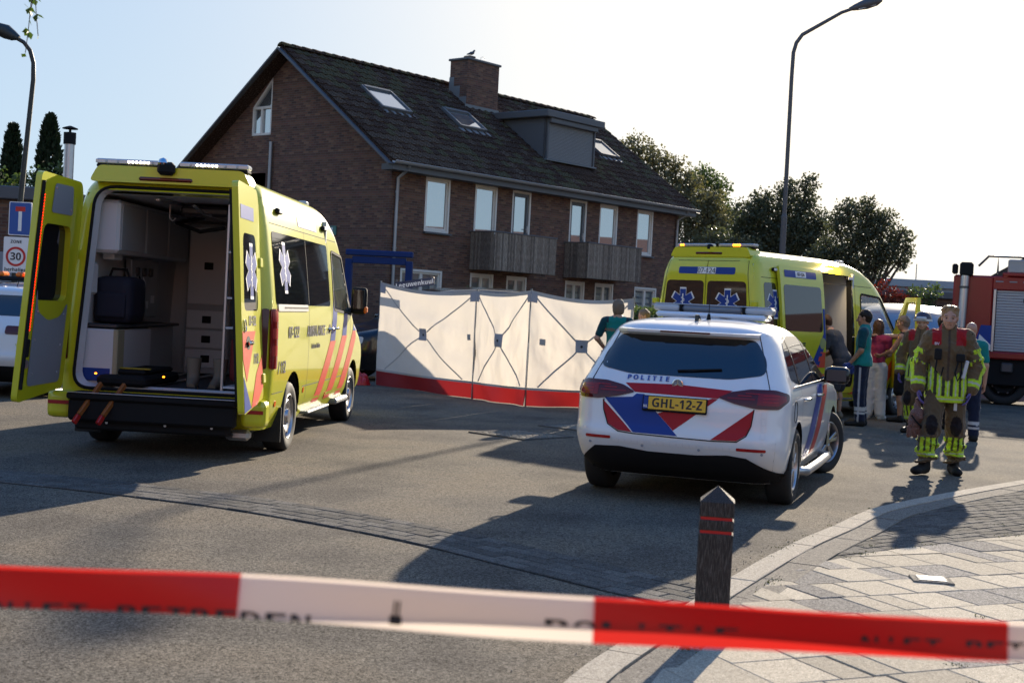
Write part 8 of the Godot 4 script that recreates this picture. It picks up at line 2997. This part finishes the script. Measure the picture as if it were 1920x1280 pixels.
func person(label: String, at: Vector3, turn: float, height: float, over: Dictionary, o: Dictionary) -> Node3D:
	var n := thing("person", label, "person", at, turn, "")
	var sc := height / 1.78
	var j := joints(over)
	var cell: float = o.get("cell", 0.016)
	var rh: Vector3 = j.hip + Vector3(-0.095, -0.03, 0)
	var lh: Vector3 = j.hip + Vector3(0.095, -0.03, 0)
	var fat: float = o.get("build", 1.0)
	var S := Transform3D(Basis.from_scale(Vector3.ONE * sc), Vector3.ZERO)
	# --- body
	var b := Field.new()
	b.cap(j.neck + Vector3(0, -0.06, 0), j.neck.lerp(j.head, 0.6), 0.060, 0.052, 0.03)
	b.cap(j.rs, j.ls, 0.060, 0.060, 0.05)
	for s in ["rs", "ls"]:
		b.cap(j.neck + Vector3(0, 0.01, -0.01), j[s].lerp(j.neck, 0.25), 0.055, 0.05, 0.04)
	b.ell(j.chest, Vector3(0.150, 0.17, 0.100) * fat, 0.06)
	b.ell(j.hip.lerp(j.chest, 0.4), Vector3(0.135, 0.15, 0.095) * fat, 0.06)
	b.ell(j.hip, Vector3(0.150, 0.11, 0.105) * fat, 0.06)
	for s in ["r", "l"]:
		var hp: Vector3 = rh if s == "r" else lh
		b.cap(j[s + "s"], j[s + "e"], 0.052, 0.040, 0.03)
		b.cap(j[s + "e"], j[s + "w"], 0.041, 0.028, 0.02)
		b.cap(hp, j[s + "k"], 0.080, 0.056, 0.04)
		b.cap(j[s + "k"], j[s + "k"].lerp(j[s + "a"], 0.35) + Vector3(0, 0, -0.012), 0.054, 0.056, 0.03)
		b.cap(j[s + "k"].lerp(j[s + "a"], 0.35) + Vector3(0, 0, -0.012), j[s + "a"], 0.054, 0.034, 0.03)
		b.cap(j[s + "a"] + Vector3(0, -0.03, -0.02), j[s + "t"], 0.036, 0.026, 0.03)
	var bm := mb()
	bm.X = S
	b.mesh_to(bm, cell)
	bm.X = Transform3D()
	# head
	var lk: Vector3 = j.look.normalized()
	var hx := Vector3.UP.cross(lk).normalized()
	var HB := Basis(hx, lk.cross(hx).normalized(), lk) * Basis(Vector3.BACK, j.tilt)
	var HT: Transform3D = S * Transform3D(HB, j.head)
	put(bm, head_m, HT)
	for s in ["r", "l"]:
		if not o.has("glove"):
			put(bm, hand_m, S * hand_at(j, s, o))
	var skin := part(n, "body", bm, o.skin)
	var ey := mb()
	put(ey, eyes_m, HT)
	part(skin, "face_features", ey, M.face_dark)
	if o.has("glove"):
		for s in ["r", "l"]:
			var gm := mb()
			put(gm, hand_m, S * hand_at(j, s, o))
			part(n, "glove", gm, o.glove if not (o.has("bare") and o.bare == s) else o.skin)
	# --- hair
	if o.has("hair"):
		var hf := Field.new()
		hf.ell(Vector3(0, 0.046, -0.022), Vector3(0.083, 0.085, 0.096), 0.02)
		hf.ell(Vector3(0, 0.0, -0.055), Vector3(0.074, 0.080, 0.062), 0.03)
		if o.get("long_hair", false):
			hf.cap(Vector3(0, 0.0, -0.07), Vector3(0, -0.20, -0.075), 0.075, 0.06, 0.03)
			for s in [-1.0, 1.0]:
				hf.cap(Vector3(s * 0.066, 0.02, -0.01), Vector3(s * 0.070, -0.17, -0.02), 0.028, 0.03, 0.03)
		if o.get("bob", false):
			hf.ell(Vector3(0, -0.03, -0.045), Vector3(0.088, 0.105, 0.072), 0.03)
		if o.get("tail", false):
			hf.cap(Vector3(0, 0.02, -0.10), Vector3(0, -0.10, -0.125), 0.03, 0.015, 0.02)
		if o.get("tuft", false):
			for k in 9:
				var a := -0.064 + k * 0.016
				hf.cap(Vector3(a, 0.088, 0.0), Vector3(a * 1.05 + 0.012 * sin(k * 2.3), 0.112 + 0.012 * sin(k * 1.7) - 4.0 * a * a, 0.050 + 0.01 * cos(k * 2.1)), 0.026, 0.010, 0.012)
		var hm := mb()
		hm.X = HT
		hf.mesh_to(hm, 0.010, null, 0.010)
		# keep the face clear: push hair points behind the hairline
		part(n, "hair", hm, o.hair)
	# --- trousers
	if o.has("legs"):
		var t := Field.new()
		var w: float = o.get("leg_w", 0.0)
		t.ell(j.hip, Vector3(0.162, 0.115, 0.118) * fat, 0.05)
		t.ell(j.hip + Vector3(0, 0.07, 0), Vector3(0.150, 0.07, 0.108) * fat, 0.05)
		for s in ["r", "l"]:
			var hp: Vector3 = rh if s == "r" else lh
			if o.get("shorts", false):
				t.cap(hp, hp.lerp(j[s + "k"], 0.92), 0.094 + w, 0.088 + w, 0.04)
			else:
				t.cap(hp, j[s + "k"], 0.092 + w * 0.5, 0.074 + w, 0.04)
				t.cap(j[s + "k"], j[s + "a"] + Vector3(0, o.get("leg_end", 0.02), 0), 0.074 + w, 0.060 + w * 1.3, 0.03)
				if cell < 0.014:
					for q in 5:
						var c: Vector3 = j[s + "k"].lerp(j[s + "a"], 0.25 + q * 0.16)
						t.ell(c + Vector3(0.02 * (q % 2) - 0.01, 0, 0.012), Vector3(0.078 + w, 0.014, 0.076 + w), 0.025, Basis(Vector3.BACK, 0.25 - 0.5 * (q % 2)))
		var tm := mb()
		tm.X = S
		t.mesh_to(tm, cell, o.legs_paint if o.has("legs_paint") else null, o.get("crumple", 0.007))
		part(n, "trousers", tm, o.legs)
	# --- top
	if o.has("top"):
		var t := Field.new()
		var w: float = o.get("top_w", 0.0)
		t.cap(j.rs.lerp(j.ls, 0.10), j.ls.lerp(j.rs, 0.10), 0.070 + w, 0.070 + w, 0.05)
		for s in ["rs", "ls"]:
			t.cap(j.neck + Vector3(0, -0.02, -0.01), j[s].lerp(j.neck, 0.2), 0.066, 0.062 + w, 0.04)
		t.ell(j.chest, Vector3(0.166 + w, 0.185, 0.114 + w) * fat, 0.05)
		t.ell(j.hip.lerp(j.chest, 0.45), Vector3(0.152 + w, 0.17, 0.110 + w) * fat, 0.05)
		t.ell(j.hip + Vector3(0, 0.07, 0), Vector3(0.160 + w, 0.10, 0.116 + w) * fat, 0.05)
		var low: float = o.get("top_low", 0.0)
		if low > 0.0:
			t.ell(j.hip + Vector3(0, 0.02 - low * 0.5, 0), Vector3(0.196 + w, 0.16 + low * 0.8, 0.150 + w) * fat, 0.04)
		if o.get("collar", 0.0) > 0.0:
			t.cap(j.neck + Vector3(0, -0.05, 0), j.neck + Vector3(0, o.collar, 0.005), 0.090 + w * 0.4, 0.082, 0.03)
		for s in ["r", "l"]:
			var sl: float = o.get("sleeve", 1.0)
			if sl > 0.0:
				t.cap(j[s + "s"], j[s + "s"].lerp(j[s + "e"], minf(1.0, sl * 2.0)), 0.068 + w, 0.060 + w, 0.035)
			if sl > 0.5:
				t.cap(j[s + "e"], j[s + "e"].lerp(j[s + "w"], (sl - 0.5) * 2.0), 0.062 + w, 0.048 + w, 0.03)
				if cell < 0.014:
					for q in 4:
						var c: Vector3 = j[s + "s"].lerp(j[s + "e"], 0.45 + q * 0.17)
						t.ell(c, Vector3(0.066 + w, 0.013, 0.066 + w), 0.025, Basis(Vector3.BACK, 0.35 - 0.7 * (q % 2)))
		var tm := mb()
		tm.X = S
		t.mesh_to(tm, cell, o.top_paint if o.has("top_paint") else null, o.get("crumple", 0.007), o.get("top_cut", j.hip.y - 0.01 - low))
		part(n, o.get("top_name", "shirt"), tm, o.top)
	# --- shoes
	var sm := o.get("shoes", M.shoe_black) as Material
	for s in ["r", "l"]:
		var f := Field.new()
		var bo: float = o.get("boot", 0.0)
		f.cap(j[s + "a"] + Vector3(0, -0.045, -0.03), j[s + "t"], 0.047 if bo == 0.0 else 0.056, 0.036 if bo == 0.0 else 0.046, 0.03)
		f.cap(j[s + "a"] + Vector3(0, -0.04, -0.02), j[s + "a"] + Vector3(0, 0.01 + bo, -0.005), 0.047 if bo == 0.0 else 0.058, 0.066 if bo > 0.12 else 0.052 if bo > 0 else 0.040, 0.03)
		f.ell(j[s + "t"] + Vector3(0, -0.004, -0.02), Vector3(0.046, 0.030, 0.05) * (1.0 if bo == 0.0 else 1.2), 0.02)
		var m := mb()
		m.X = S
		f.mesh_to(m, minf(cell, 0.014))
		part(n, "shoe" if bo == 0.0 else "boot", m, sm)
	return n

func hand_at(j: Dictionary, s: String, o: Dictionary) -> Transform3D:
	var d: Vector3 = j[s + "h"] if j.has(s + "h") else (j[s + "w"] - j[s + "e"]).normalized()
	d = d.normalized()
	var y := -d
	var fw := Vector3(0, 0, 1)
	if absf(y.dot(fw)) > 0.85:
		fw = Vector3(0, 1, 0)
	var x := y.cross(fw).normalized()
	var z := x.cross(y).normalized()
	var B := Basis(x, y, z)
	if s == "r":
		B = Basis(-x, y, z)
	# the palm faces the body
	return Transform3D(B, j[s + "w"])

func cloth(key: String, c: Color, rough := 0.9) -> StandardMaterial3D:
	var m := mat(key, c, rough, 0.0, 0.3)
	m.rim_enabled = true
	m.rim = 0.35
	m.rim_tint = 0.6
	return m

func build_people():
	mat("skin", lin(0.42, 0.24, 0.165), 0.55)
	mat("skin_tan", lin(0.30, 0.16, 0.10), 0.55)
	for k in ["skin", "skin_tan"]:
		M[k].subsurf_scatter_enabled = true
		M[k].subsurf_scatter_strength = 0.15
	mat("face_dark", lin(0.10, 0.055, 0.04), 0.6)
	cloth("hair_dark", lin(0.018, 0.013, 0.010), 0.6)
	cloth("hair_brown", lin(0.060, 0.030, 0.016), 0.55)
	cloth("hair_blond", lin(0.26, 0.165, 0.085), 0.55)
	cloth("hair_grey", lin(0.16, 0.12, 0.085), 0.6)
	cloth("teal", lin(0.010, 0.17, 0.165))
	cloth("navy", lin(0.010, 0.014, 0.030))
	cloth("black_cloth", lin(0.010, 0.010, 0.012))
	cloth("grey_cloth", lin(0.050, 0.055, 0.065))
	cloth("grey_shorts", lin(0.040, 0.042, 0.050))
	cloth("pink_cloth", lin(0.30, 0.035, 0.075))
	cloth("white_cloth", lin(0.55, 0.53, 0.50))
	cloth("shoe_black", lin(0.010, 0.010, 0.010), 0.6)
	cloth("shoe_white", lin(0.55, 0.52, 0.48), 0.6)
	mat("glove_purple", lin(0.085, 0.06, 0.23), 0.45)
	mat("glove_blue", lin(0.03, 0.06, 0.26), 0.45)
	mat("lime_band", lin(0.45, 0.62, 0.03), 0.5)
	mat("silver_band", lin(0.50, 0.50, 0.50), 0.35)
	var dye := cloth("turnout", Color.WHITE)
	dye.vertex_color_use_as_albedo = true
	make_figure_pieces()
	firefighter(Vector3(4.66, 0, -14.25), deg_to_rad(-13), 1.82, true)
	firefighter(Vector3(6.10, 0, -19.85), deg_to_rad(-38), 1.80, false)
	# ambulance nurse in profile at the side door
	var para_paint := func(p: Vector3, _n: Vector3) -> Color:
		if absf(p.x) > 0.165 and p.y > 1.12:
			return Color(0.006, 0.05, 0.06)
		if absf(p.x) > 0.13 and p.y > 1.40:
			return Color(0.02, 0.03, 0.05)
		return Color(0.010, 0.175, 0.168)
	var trouser_paint := func(p: Vector3, _n: Vector3) -> Color:
		if (p.y > 0.24 and p.y < 0.30) or (p.y > 0.185 and p.y < 0.215):
			return Color(0.42, 0.42, 0.42)
		if absf(p.z) < 0.012 and p.y < 0.9 and absf(p.x) > 0.1:
			return Color(0.35, 0.35, 0.37)
		return Color(0.010, 0.014, 0.032)
	var pr := person("ambulance nurse in teal shirt and blue glove standing in profile", Vector3(5.47, 0, -20.75), deg_to_rad(-112), 1.82,
		{"rs": Vector3(-0.18, 1.42, 0.0), "re": Vector3(-0.22, 1.15, 0.03), "rw": Vector3(-0.20, 0.93, 0.12), "le": Vector3(0.23, 1.15, 0.0), "lw": Vector3(0.19, 0.95, 0.16), "look": Vector3(0.05, -0.05, 1)},
		{"skin": M.skin_tan, "hair": M.hair_dark, "legs": dye, "legs_paint": trouser_paint, "leg_w": 0.012, "top": dye, "top_paint": para_paint, "sleeve": 0.36, "collar": 0.015, "glove": M.glove_blue, "boot": 0.09, "cell": 0.015, "top_low": 0.03, "top_name": "polo_shirt"})
	person("woman in pink top and wide white trousers being hugged", Vector3(6.16, 0, -22.45), deg_to_rad(150), 1.68,
		{"head": Vector3(0.02, 1.65, 0.05), "look": Vector3(0.45, -0.05, 0.8), "re": Vector3(-0.20, 1.16, 0.06), "rw": Vector3(-0.10, 1.12, 0.24), "le": Vector3(0.22, 1.18, 0.06), "lw": Vector3(0.16, 1.14, 0.26), "rk": Vector3(-0.085, 0.50, 0.02), "lk": Vector3(0.085, 0.50, 0.02)},
		{"skin": M.skin, "hair": M.hair_brown, "long_hair": true, "legs": M.white_cloth, "leg_w": 0.024, "top": M.pink_cloth, "sleeve": 0.22, "build": 0.88, "shoes": M.shoe_white})
	person("man in black tank top and shorts hugging the woman", Vector3(6.50, 0, -22.05), deg_to_rad(-128), 1.76,
		{"head": Vector3(0.0, 1.655, 0.06), "look": Vector3(0.12, -0.1, 1), "rs": Vector3(-0.19, 1.43, 0.03), "re": Vector3(-0.20, 1.42, 0.31), "rw": Vector3(-0.06, 1.43, 0.53), "rh": Vector3(0.8, -0.1, 0.5), "le": Vector3(0.22, 1.18, 0.14), "lw": Vector3(0.10, 1.10, 0.36)},
		{"skin": M.skin_tan, "hair": M.hair_grey, "legs": M.black_cloth, "shorts": true, "leg_w": 0.012, "top": M.black_cloth, "sleeve": 0.0, "build": 1.08})
	person("man in grey T-shirt and shorts leaning into the side door", Vector3(5.42, 0, -22.1), deg_to_rad(-125), 1.80,
		{"hip": Vector3(0, 0.94, -0.08), "chest": Vector3(0, 1.24, 0.06), "neck": Vector3(0, 1.42, 0.16), "head": Vector3(0, 1.56, 0.26), "rs": Vector3(-0.19, 1.36, 0.12), "ls": Vector3(0.19, 1.36, 0.12), "re": Vector3(-0.24, 1.10, 0.18), "rw": Vector3(-0.20, 0.98, 0.40), "le": Vector3(0.24, 1.10, 0.16), "lw": Vector3(0.20, 0.96, 0.36), "look": Vector3(0, -0.35, 1)},
		{"skin": M.skin, "hair": M.hair_brown, "legs": M.grey_shorts, "shorts": true, "leg_w": 0.02, "top": M.grey_cloth, "sleeve": 0.34, "top_w": 0.008, "build": 1.05, "shoes": M.sand_boot})
	person("dark haired man in black standing behind the firefighters", Vector3(6.78, 0, -21.0), deg_to_rad(160), 1.80, {"look": Vector3(-0.2, 0, 1)},
		{"skin": M.skin_tan, "hair": M.hair_dark, "legs": M.black_cloth, "top": M.black_cloth, "sleeve": 0.36, "build": 1.08})
	person("bald ambulance nurse in teal behind the walking firefighter", Vector3(6.50, 0, -18.9), deg_to_rad(176), 1.70, {"look": Vector3(0.15, -0.1, 1)},
		{"skin": M.skin, "legs": dye, "legs_paint": trouser_paint, "leg_w": 0.012, "top": M.teal, "sleeve": 0.36, "boot": 0.09})
	# nurse at the screen, seen from behind
	var nb := person("ambulance nurse seen from behind beside the white screen", Vector3(1.60, 0, -20.45), deg_to_rad(176), 1.78,
		{"rs": Vector3(-0.19, 1.42, 0.0), "re": Vector3(-0.25, 1.15, -0.02), "rw": Vector3(-0.10, 1.02, 0.16), "ls": Vector3(0.19, 1.42, 0.0), "le": Vector3(0.30, 1.16, -0.03), "lw": Vector3(0.17, 1.00, 0.13), "look": Vector3(0.1, -0.1, 1)},
		{"skin": M.skin, "hair": M.hair_grey, "bob": true, "legs": M.navy, "leg_w": 0.015, "top": dye, "top_paint": para_paint, "sleeve": 0.36, "cell": 0.014, "build": 1.0, "boot": 0.09})
	var bT := Transform3D(Basis(Vector3.UP, PI), Vector3(0, 1.30, -0.125))
	letters(nb, "shirt_text", "AMBULANCE", 0.045, bT, mat("print_orange", lin(0.34, 0.12, 0.05), 0.7), 0.0, 1.05)
	var ST := Transform3D(Basis(Vector3.UP, PI), Vector3(0, 1.16, -0.128))
	var em := part(nb, "life_star", mb().prism(life_star(Vector2.ZERO, 0.075), ST, 0.004), M.silver_band)
	part(em, "life_star_blue", mb().prism(life_star(Vector2.ZERO, 0.064), Transform3D(ST.basis, ST.origin + Vector3(0, 0, -0.003)), 0.003), M.film_blue)
	part(nb, "radio", mb().box(Vector3(0.20, 0.92, -0.03), Vector3(0.05, 0.12, 0.04), 0.012), M.black_plastic)
	person("person bending behind the police car with only the head showing", Vector3(2.22, 0, -22.6), deg_to_rad(-80), 1.66, {"look": Vector3(0, -0.35, 1)},
		{"skin": M.skin, "hair": M.hair_grey, "legs": M.navy, "top": M.teal, "sleeve": 0.36})

func firefighter(at: Vector3, turn: float, h: float, near_: bool) -> void:
	var tan := Color(0.120, 0.080, 0.042)
	var lime := Color(0.42, 0.60, 0.025)
	var silver := Color(0.42, 0.44, 0.36)
	var red := Color(0.30, 0.012, 0.018)
	var J := joints({})
	var over := {}
	if near_:
		over = {"hip": Vector3(0.01, 0.955, 0), "re": Vector3(-0.275, 1.15, -0.03), "rw": Vector3(-0.285, 0.90, 0.08), "le": Vector3(0.295, 1.14, -0.04), "lw": Vector3(0.245, 0.90, 0.07), "rs": Vector3(-0.175, 1.415, 0.02), "ls": Vector3(0.178, 1.44, -0.02), "chest": Vector3(-0.005, 1.28, 0.01), "lh": Vector3(-0.25, -1, 0.2), "rh": Vector3(0.15, -1, 0.25),
			"rk": Vector3(-0.135, 0.51, 0.15), "ra": Vector3(-0.175, 0.115, 0.14), "rt": Vector3(-0.27, 0.055, 0.27), "lk": Vector3(0.12, 0.50, 0.0), "la": Vector3(0.14, 0.10, -0.16), "lt": Vector3(0.165, 0.040, 0.02), "look": Vector3(-0.10, -0.06, 1), "head": Vector3(0.0, 1.645, 0.03)}
	else:
		over = {"look": Vector3(0.25, -0.2, 1), "re": Vector3(-0.31, 1.14, -0.02), "rw": Vector3(-0.29, 0.89, 0.06), "le": Vector3(0.31, 1.14, -0.02), "lw": Vector3(0.27, 0.90, 0.10), "rk": Vector3(-0.12, 0.50, 0.06), "ra": Vector3(-0.14, 0.10, -0.08)}
	for k in over:
		J[k] = over[k]
	# the dye of coat and trousers: bands of lime with silver, dark seams
	var coat := func(p: Vector3, n: Vector3) -> Color:
		for s in ["r", "l"]:
			var a: Vector3 = J[s + "e"]
			var b: Vector3 = J[s + "w"]
			var S0: Vector3 = J[s + "s"]
			var dl := Geometry3D.get_closest_point_to_segment(p, a, b)
			var du := Geometry3D.get_closest_point_to_segment(p, S0, a)
			var tl := a.distance_to(dl) / a.distance_to(b)
			var tu := S0.distance_to(du) / S0.distance_to(a)
			var near_l := p.distance_to(dl)
			var near_u := p.distance_to(du)
			if minf(near_l, near_u) < 0.105 and absf(p.x) > (0.208 if p.y < 1.2 else 0.17):
				if near_l < near_u and tl > 0.62 and tl < 0.92:
					return silver if tl > 0.73 and tl < 0.81 else lime
				var out := (p - (du if near_u < near_l else dl)).normalized().x * (1.0 if s == "l" else -1.0)
				if (near_u < near_l and tu > 0.55) or (near_l <= near_u and tl <= 0.62):
					if out > 0.62:
						return lime
				if near_u < near_l and tu > 0.42 and tu < 0.55 and out > 0.2:
					return lime
				return tan
		if p.y > 1.36 and absf(p.x) > 0.075:
			return red
		# skirt of the coat: a hem band and upright bands under a V
		if p.y < 0.835:
			return silver if p.y > 0.792 and p.y < 0.808 else lime
		var vtop := 0.98 + absf(p.x) * 0.95
		if p.y < vtop:
			var q := fposmod(p.x * 1.0 + 0.02, 0.082)
			if absf(n.z) < 0.35:
				q = fposmod(p.z + 0.02, 0.082)
			if q < 0.050:
				return silver if q > 0.018 and q < 0.030 else lime
			return Color(0.05, 0.045, 0.03)
		if absf(p.x) < 0.012 and n.z > 0:
			return Color(0.06, 0.042, 0.028)
		return tan
	var legs := func(p: Vector3, n: Vector3) -> Color:
		for s in ["r", "l"]:
			var k: Vector3 = J[s + "k"]
			if (p.x - k.x) * (p.x - k.x) / 0.0036 + (p.y - k.y - 0.02) * (p.y - k.y - 0.02) / 0.0115 < 1.0 and n.z > 0.1:
				return Color(0.012, 0.011, 0.011)
		if p.y > 0.20 and p.y < 0.255:
			return silver if p.y > 0.222 and p.y < 0.235 else lime
		if p.y >= 0.255 and p.y < 0.40:
			var q := fposmod(p.x + 0.008, 0.058)
			if q < 0.036:
				return lime
			return Color(0.05, 0.045, 0.03)
		return Color(0.100, 0.067, 0.036)
	var o := {"skin": M.skin, "top": M.turnout, "top_paint": coat, "top_name": "coat", "top_w": 0.020, "crumple": 0.013, "top_low": 0.20, "top_cut": 0.765, "collar": 0.06, "sleeve": 0.96, "legs": M.turnout, "legs_paint": legs, "leg_w": 0.020, "leg_end": 0.13, "boot": 0.17, "glove": M.glove_purple, "cell": 0.0115 if near_ else 0.014}
	if near_:
		o["hair"] = M.hair_blond
		o["tuft"] = true
	var n := person("firefighter in tan turnout gear walking bareheaded on the road" if near_ else "firefighter wearing a dark helmet behind the walking one", at, turn, h, over, o)
	var sc := h / 1.78
	if near_:
		# radio, lamp, hoses and straps on the chest
		part(n, "chest_radio", mb().soft(Vector3(-0.11, 1.29, 0.165), Vector3(0.075, 0.12, 0.05), 0.015), M.black_plastic)
		part(n, "chest_lamp", mb().soft(Vector3(0.12, 1.26, 0.165), Vector3(0.09, 0.09, 0.05), 0.02), M.black_plastic)
		part(n, "chest_strap", mb().tube([Vector3(-0.12, 1.23, 0.17), Vector3(-0.13, 1.12, 0.175), Vector3(-0.07, 1.06, 0.18), Vector3(-0.05, 1.16, 0.175)], 0.009, 6), M.black_plastic)
		part(n, "chest_strap", mb().tube([Vector3(0.10, 1.23, 0.17), Vector3(0.07, 1.10, 0.18), Vector3(0.10, 1.02, 0.18), Vector3(0.14, 1.10, 0.17), Vector3(0.13, 1.22, 0.165)], 0.009, 6), M.black_plastic)
		part(n, "flap", mb().soft(Vector3(0.175, 1.14, 0.135), Vector3(0.045, 0.20, 0.02), 0.008, Basis(Vector3.UP, 0.6) * Basis(Vector3.BACK, -0.25)), M.silver_band)
		part(n, "name_patch", mb().soft(Vector3(-0.125, 1.40, 0.120), Vector3(0.06, 0.028, 0.012), 0.004, Basis(Vector3.RIGHT, -0.35)), mat("patch_red", lin(0.30, 0.012, 0.018), 0.8))
		letters(n, "patch_text", "BV", 0.030, Transform3D(Basis(Vector3.RIGHT, -0.35), Vector3(-0.125, 1.402, 0.128)), M.film_white, 0.0)
		for s in [-1.0, 1.0]:
			part(n, "pocket_tab", mb().soft(Vector3(s * 0.10, 0.745, 0.115), Vector3(0.035, 0.09, 0.012), 0.004), M.silver_band)
		# what hangs from his right hand is a thing of its own
		var ht := Transform3D(Basis(Vector3.UP, turn), at) * Vector3(-0.30 * sc, 0.56 * sc, 0.13 * sc)
		var t := thing("gear_bundle", "worn reddish brown bundle of gear hanging from the firefighter's hand", "gear", ht, turn + 0.3)
		var bf := Field.new()
		bf.ell(Vector3(0, 0.0, 0), Vector3(0.052, 0.12, 0.05), 0.03)
		bf.ell(Vector3(-0.03, -0.08, 0.02), Vector3(0.045, 0.085, 0.04), 0.03)
		bf.ell(Vector3(0.04, 0.05, 0.02), Vector3(0.045, 0.08, 0.045), 0.02)
		for k in 5:
			bf.cap(Vector3(-0.06 + k * 0.03, -0.05, 0.04), Vector3(-0.075 + k * 0.032, -0.16 + 0.02 * (k % 2), 0.045), 0.017, 0.012, 0.01)
		bf.cap(Vector3(0.02, 0.08, 0), Vector3(0.03, 0.21, -0.03), 0.028, 0.022, 0.02)
		var gearm := grainy("gear_brown", lin(0.13, 0.050, 0.032), 0.7, 4.0, 0.7, false, 71, 0.05)
		part(t, "folds", bf.mesh_to(mb(), 0.010, null, 0.02), gearm)
		part(t, "strap", mb().tube([Vector3(-0.06, 0.06, 0.06), Vector3(-0.02, 0.0, 0.085), Vector3(0.04, -0.05, 0.08), Vector3(0.06, -0.10, 0.05)], 0.010, 6), M.black_plastic)
	else:
		var hp: Vector3 = J.head
		part(n, "helmet", mb().lathe((hp + Vector3(0, 0.03, -0.005)) * sc, Basis(), [Vector2(0.135, -0.02), Vector2(0.128, 0.03), Vector2(0.105, 0.085), Vector2(0.06, 0.12), Vector2(0.0, 0.13)], 20), mat("helmet_dark", lin(0.05, 0.035, 0.05), 0.3))
		part(n, "helmet_band", mb().lathe((hp + Vector3(0, 0.03, -0.005)) * sc, Basis(), [Vector2(0.137, -0.015), Vector2(0.134, 0.015)], 20), M.silver_band)
		part(n, "goggles", mb().soft((hp + Vector3(0.02, 0.05, 0.115)) * sc, Vector3(0.16, 0.06, 0.05), 0.025), M.lens_clear)
